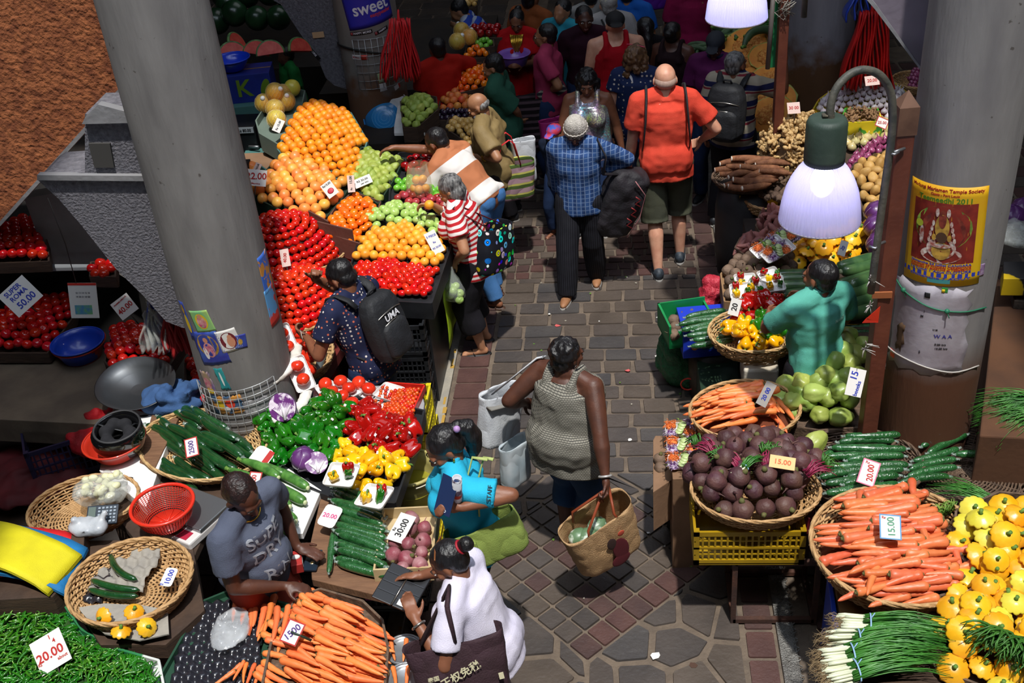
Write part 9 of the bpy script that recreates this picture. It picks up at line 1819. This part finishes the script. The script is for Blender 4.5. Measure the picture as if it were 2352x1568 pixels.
backheap(kiw,[(1065,25),(1068,-5),(1092,-5),(1092,22)],1.2,.06,'golden round fruit in the farthest dim tray','onion','golden fruit in the farthest tray','farthest dim tray of golden fruit')
for x,y,w_,d_,z in((-2.2,11.6,1.6,2.2,.9),(-1.9,9.9,1.1,.9,.80),(-4.6,9.4,1.2,1.2,1.05),(1.9,11.2,.9,2.6,.85),(2.2,13.6,1.2,2.0,.95),(-4.6,12.2,3.2,1.8,.9)):
 g=G(); g.bbox((x-w_/2,y-d_/2,0),(x+w_/2,y+d_/2,z)); tag(g.obj('stacked_crates',MATS['dark_crates'],None,False),'dark base of a stall at the back of the hall','stall','dark bases of the stalls at the back')
# watermelons
wm=Proto(round_fruit('watermelon',WMM,.27,oz=1.,dim=.03,seg=24,rings=14)); WP=Pln(-4.4,11.5,1.15,0,.45)
heap([wm],[(495,115),(488,60),(520,10),(560,-20),(690,-20),(700,60),(660,110),(560,118)],WP,.27,'large dark green watermelon in the pile at top left','watermelon','watermelons piled at top left',.25,.6,sp=.85,upright=False)
WSL=mat('melon_flesh','c83c34',.5,'d85a4a',20);
def melonslice(c,rot,label):
 t=empty('watermelon_slice',c,label,'watermelon',rot=rot); n=14
 g=G(); ps=[(0,0)]+[(.12*math.cos(a),.12*math.sin(a)) for a in [PI*i/n for i in range(n+1)]]; g.prism(ps[1:],-.02,.02); g.obj('flesh',WSL,t,False); g=G(); g.tube([(.125*math.cos(a),.125*math.sin(a),0) for a in [PI*i/n for i in range(n+1)]],.012,6,flat=1.6); g.obj('rind',mat('rind_pale','8fae6a',.5,'2c5a30',10),t); return t
for i,(x,y,r_) in enumerate(((590,125,.2),(622,125,.0),(535,128,-.2),(690,118,.3),(545,105,.5))): melonslice(P(x,y,1.5),(1.1,r_,.3*i),('red watermelon slice, middle of the row','red watermelon slice beside the green tee person','red watermelon slice above the blue bowl','red watermelon slice by the bracket edge','red watermelon slice lying behind the others')[i])
# pumpkins halved, long greens at the back right
def halfpump(c,r,label,n,roll=0,el=1.35):
 M=frameM(n,(0,0,1),roll); t=empty('halved_pumpkin',c,label,'pumpkin'); t.rotation_euler=M.to_euler()
 g=G(); g.ell((0,0,0),(r*el,r,r*.8),28,14,None,lambda v,t_,a:1+.03*math.cos(10*a)); g.v=[(x,y,min(z,0)) for x,y,z in g.v]; g.obj('rind',PMR,t)
 g=G(); g.lathe([(.001,.002),(r*.94,.002)],32,cap=False,fn=lambda q,z,a,u:(q,z)); g.v=[(x*el,y,z) for x,y,z in g.v]; g.obj('flesh',PMF,t)
 g=G(); g.ell((0,0,-.0),(r*.62*el,r*.6,.016),20,8,None,lambda v,t_,a:1+.08*math.sin(9*a)); g.obj('seed_pulp',PMC,t,mods=rem(.012,.02,curls,1)); return t
for x,y,z,r,rl,lab in((1722,108,1.15,.20,.1,'big halved pumpkin at the back, uppermost left'),(1780,95,1.2,.16,1.2,'halved pumpkin standing beside the green board'),(1765,130,1.1,.14,.0,'halved pumpkin behind the grey haired man head'),(1722,140,1.05,.13,.2,'small halved pumpkin peeping behind the glasses'),(1765,185,1.0,.15,.4,'halved pumpkin above the raised arm'),(1772,232,.95,.17,.3,'halved pumpkin below the raised arm, upper one'),(1768,262,.9,.16,.5,'halved pumpkin lowest beside the ginger')): halfpump(P(x,y,z),r,lab,(-.2,-.75,.65),rl)
gourd=[courgette(.42,.035,.25,i+90,mat('dim_gourd','3a5236',.5,'4c6644',10,0,0,var=.2,stretch=(1,1,.1)),'long_gourd') for i in range(2)]
R=random.Random(12)
for k in range(26): gourd[k%2].at(P(R.uniform(1650,1800),R.uniform(30,85),1.15+R.uniform(0,.15)),(R.uniform(-1,1),R.uniform(-.3,.3),R.uniform(-.2,1.2)),R.uniform(.8,1.1),'long green gourd in the dim heap below the bluish lamp','long gourds below the bluish lamp','gourd')
for k in range(14): gourd[k%2].at(P(R.uniform(1585,1625),R.uniform(95,140),1.0+R.uniform(0,.1)),(R.uniform(-1,1),0,R.uniform(.1,.8)),R.uniform(.5,.7),'small ridged gourd beside the purple polo','small gourds beside the purple polo','gourd')
strands('leafy_greens',P(1640,35,1.25),(.3,.4,.3),160,.22,.009,1.3,mat('fresh_leaf','3f8a34',.45,'5aa84a',15),'bright leafy greens below the bluish lamp','greens',seed=14,w=.16,kind='stuff')
strands('fine_beans',P(1750,70,1.2),(.5,-.2,.0),140,.30,.005,.8,SPO,'fine green beans in the blue basin at the back','beans',seed=15,w=.10,kind='stuff')
bowl('blue_basin',P(1735,85,1.12),.22,.12,MATS['royal_blue_plastic'],'blue basin of fine beans at the back right','basin')
crate(P(1588,190,.45),.36,.3,.3,mat('mid_blue_crate','1c4aa8',.5),'blue plastic crate between the crowd and the purple polo')
g=G(); g.bbox((-3.75,9.6,.0),(-3.35,10.2,1.35)); tag(g.obj('red_cartons',mat('red_white_carton','a81c24',.6,'b5b2b0',4,mixpos=(.5,.52)),None,False),'stack of red and white cartons at the pillar edge','carton')
# ---- small litter on the paving
def scrap(px,py,s_,m,label,kind_='paper scrap'):
 q=P(px,py,.014); g=G(); R_=random.Random(px); n=6; g.prism([(s_*R_.uniform(.6,1.2)*math.cos(2*PI*i/n),s_*R_.uniform(.5,1.)*math.sin(2*PI*i/n)) for i in range(n)],0,.003); o=g.obj('litter',m,None,False); o.location=q; tag(o,label,kind_)
scrap(1507,1505,.035,CARD,'white triangular paper scrap on the paving at the bottom'); scrap(1280,748,.025,mat('pink_litter','c85a5a',.7),'pink plastic scrap on the paving left of centre'); scrap(1441,851,.02,MATS['pink_litter'],'pink plastic scrap behind the cropped haired woman'); scrap(1447,1010,.022,CARD,'white paper scrap right of the patterned top woman'); scrap(1592,1528,.03,SAN,'brown dry leaf on the paving at the bottom','leaf')
R=random.Random(77)
for k in range(46):
 x,y=R.uniform(-1.0,.55),R.uniform(3.9,9.2); g=G(); s_=R.uniform(.006,.014); g.prism([(s_*math.cos(2*PI*i/5)*R.uniform(.5,1.3),s_*math.sin(2*PI*i/5)*R.uniform(.5,1.3)) for i in range(5)],0,.003); o=g.obj('crumb',R.choice((CARD,STEM,SHG,KERB)),None,False); o.location=(x,y,.016); tag(o,'tiny pale or green crumb of litter on the aisle paving','litter','crumbs of litter on the aisle paving')
# ---- keep the 300 nearest of a kind as objects, fold the rest into one
def fold_kind(cat,lim=298,name=None,label=None):
 L_=[o for o in COL.objects if o.parent is None and o.get('category')==cat and o.get('group') and o.type=='MESH' and not o.get('kind')]
 if len(L_)<=lim: return
 def key(o): return (Vector(o.location)-Vector((0,0,CH))).length/max(o.dimensions.x*o.scale.x,.01)
 L_.sort(key=lambda o:(o.location-Vector((0,0,CH))).length); rest=L_[lim:]; g=G(); mats=[]
 for o in rest:
  M=Matrix.LocRotScale(o.location,o.rotation_euler,o.scale); m=o.data.materials[0]
  if m not in mats: mats.append(m)
  g.mi=mats.index(m); g.add([M@v.co for v in o.data.vertices],[tuple(p.vertices) for p in o.data.polygons])
 nm=[]
 for m in mats:
  k=m.name+'_rest'; m2=m.copy(); m2.name=k
  for n in list(m2.node_tree.nodes):
   if n.type=='OBJECT_INFO':
    gm=m2.node_tree.nodes.new('ShaderNodeNewGeometry')
    for l in list(n.outputs['Random'].links): m2.node_tree.links.new(gm.outputs['Random Per Island'],l.to_socket)
  nm.append(m2)
 base=rest[0].name.split('.')[0]
 for o in rest:
  for c in list(KIDS.get(o.name,())): pass
  for c in [x for x in CH_OF.get(o.name,())]: bpy.data.objects.remove(c)
  bpy.data.objects.remove(o)
 tag(g.obj(name or base+'_heap_rest',nm),label or 'farther %ss of the heaps, past those built singly'%cat,cat,None,'stuff')
CH_OF={}
for o in COL.objects:
 if o.parent: CH_OF.setdefault(o.parent.name,[]).append(o)
fold_kind('tomato',label='farther tomatoes of the basket mounds and shaded heaps'); fold_kind('carrot',label='remaining carrots of the farther baskets'); fold_kind('orange',label='farther oranges of the tall heap'); fold_kind('plum tomato',label='farther plum tomatoes of the front tray'); fold_kind('garlic',label='farther garlic bulbs of the heap'); fold_kind('cherry tomato',label='farther cherry tomatoes in the red tray'); fold_kind('ginger',label='farther ginger roots')
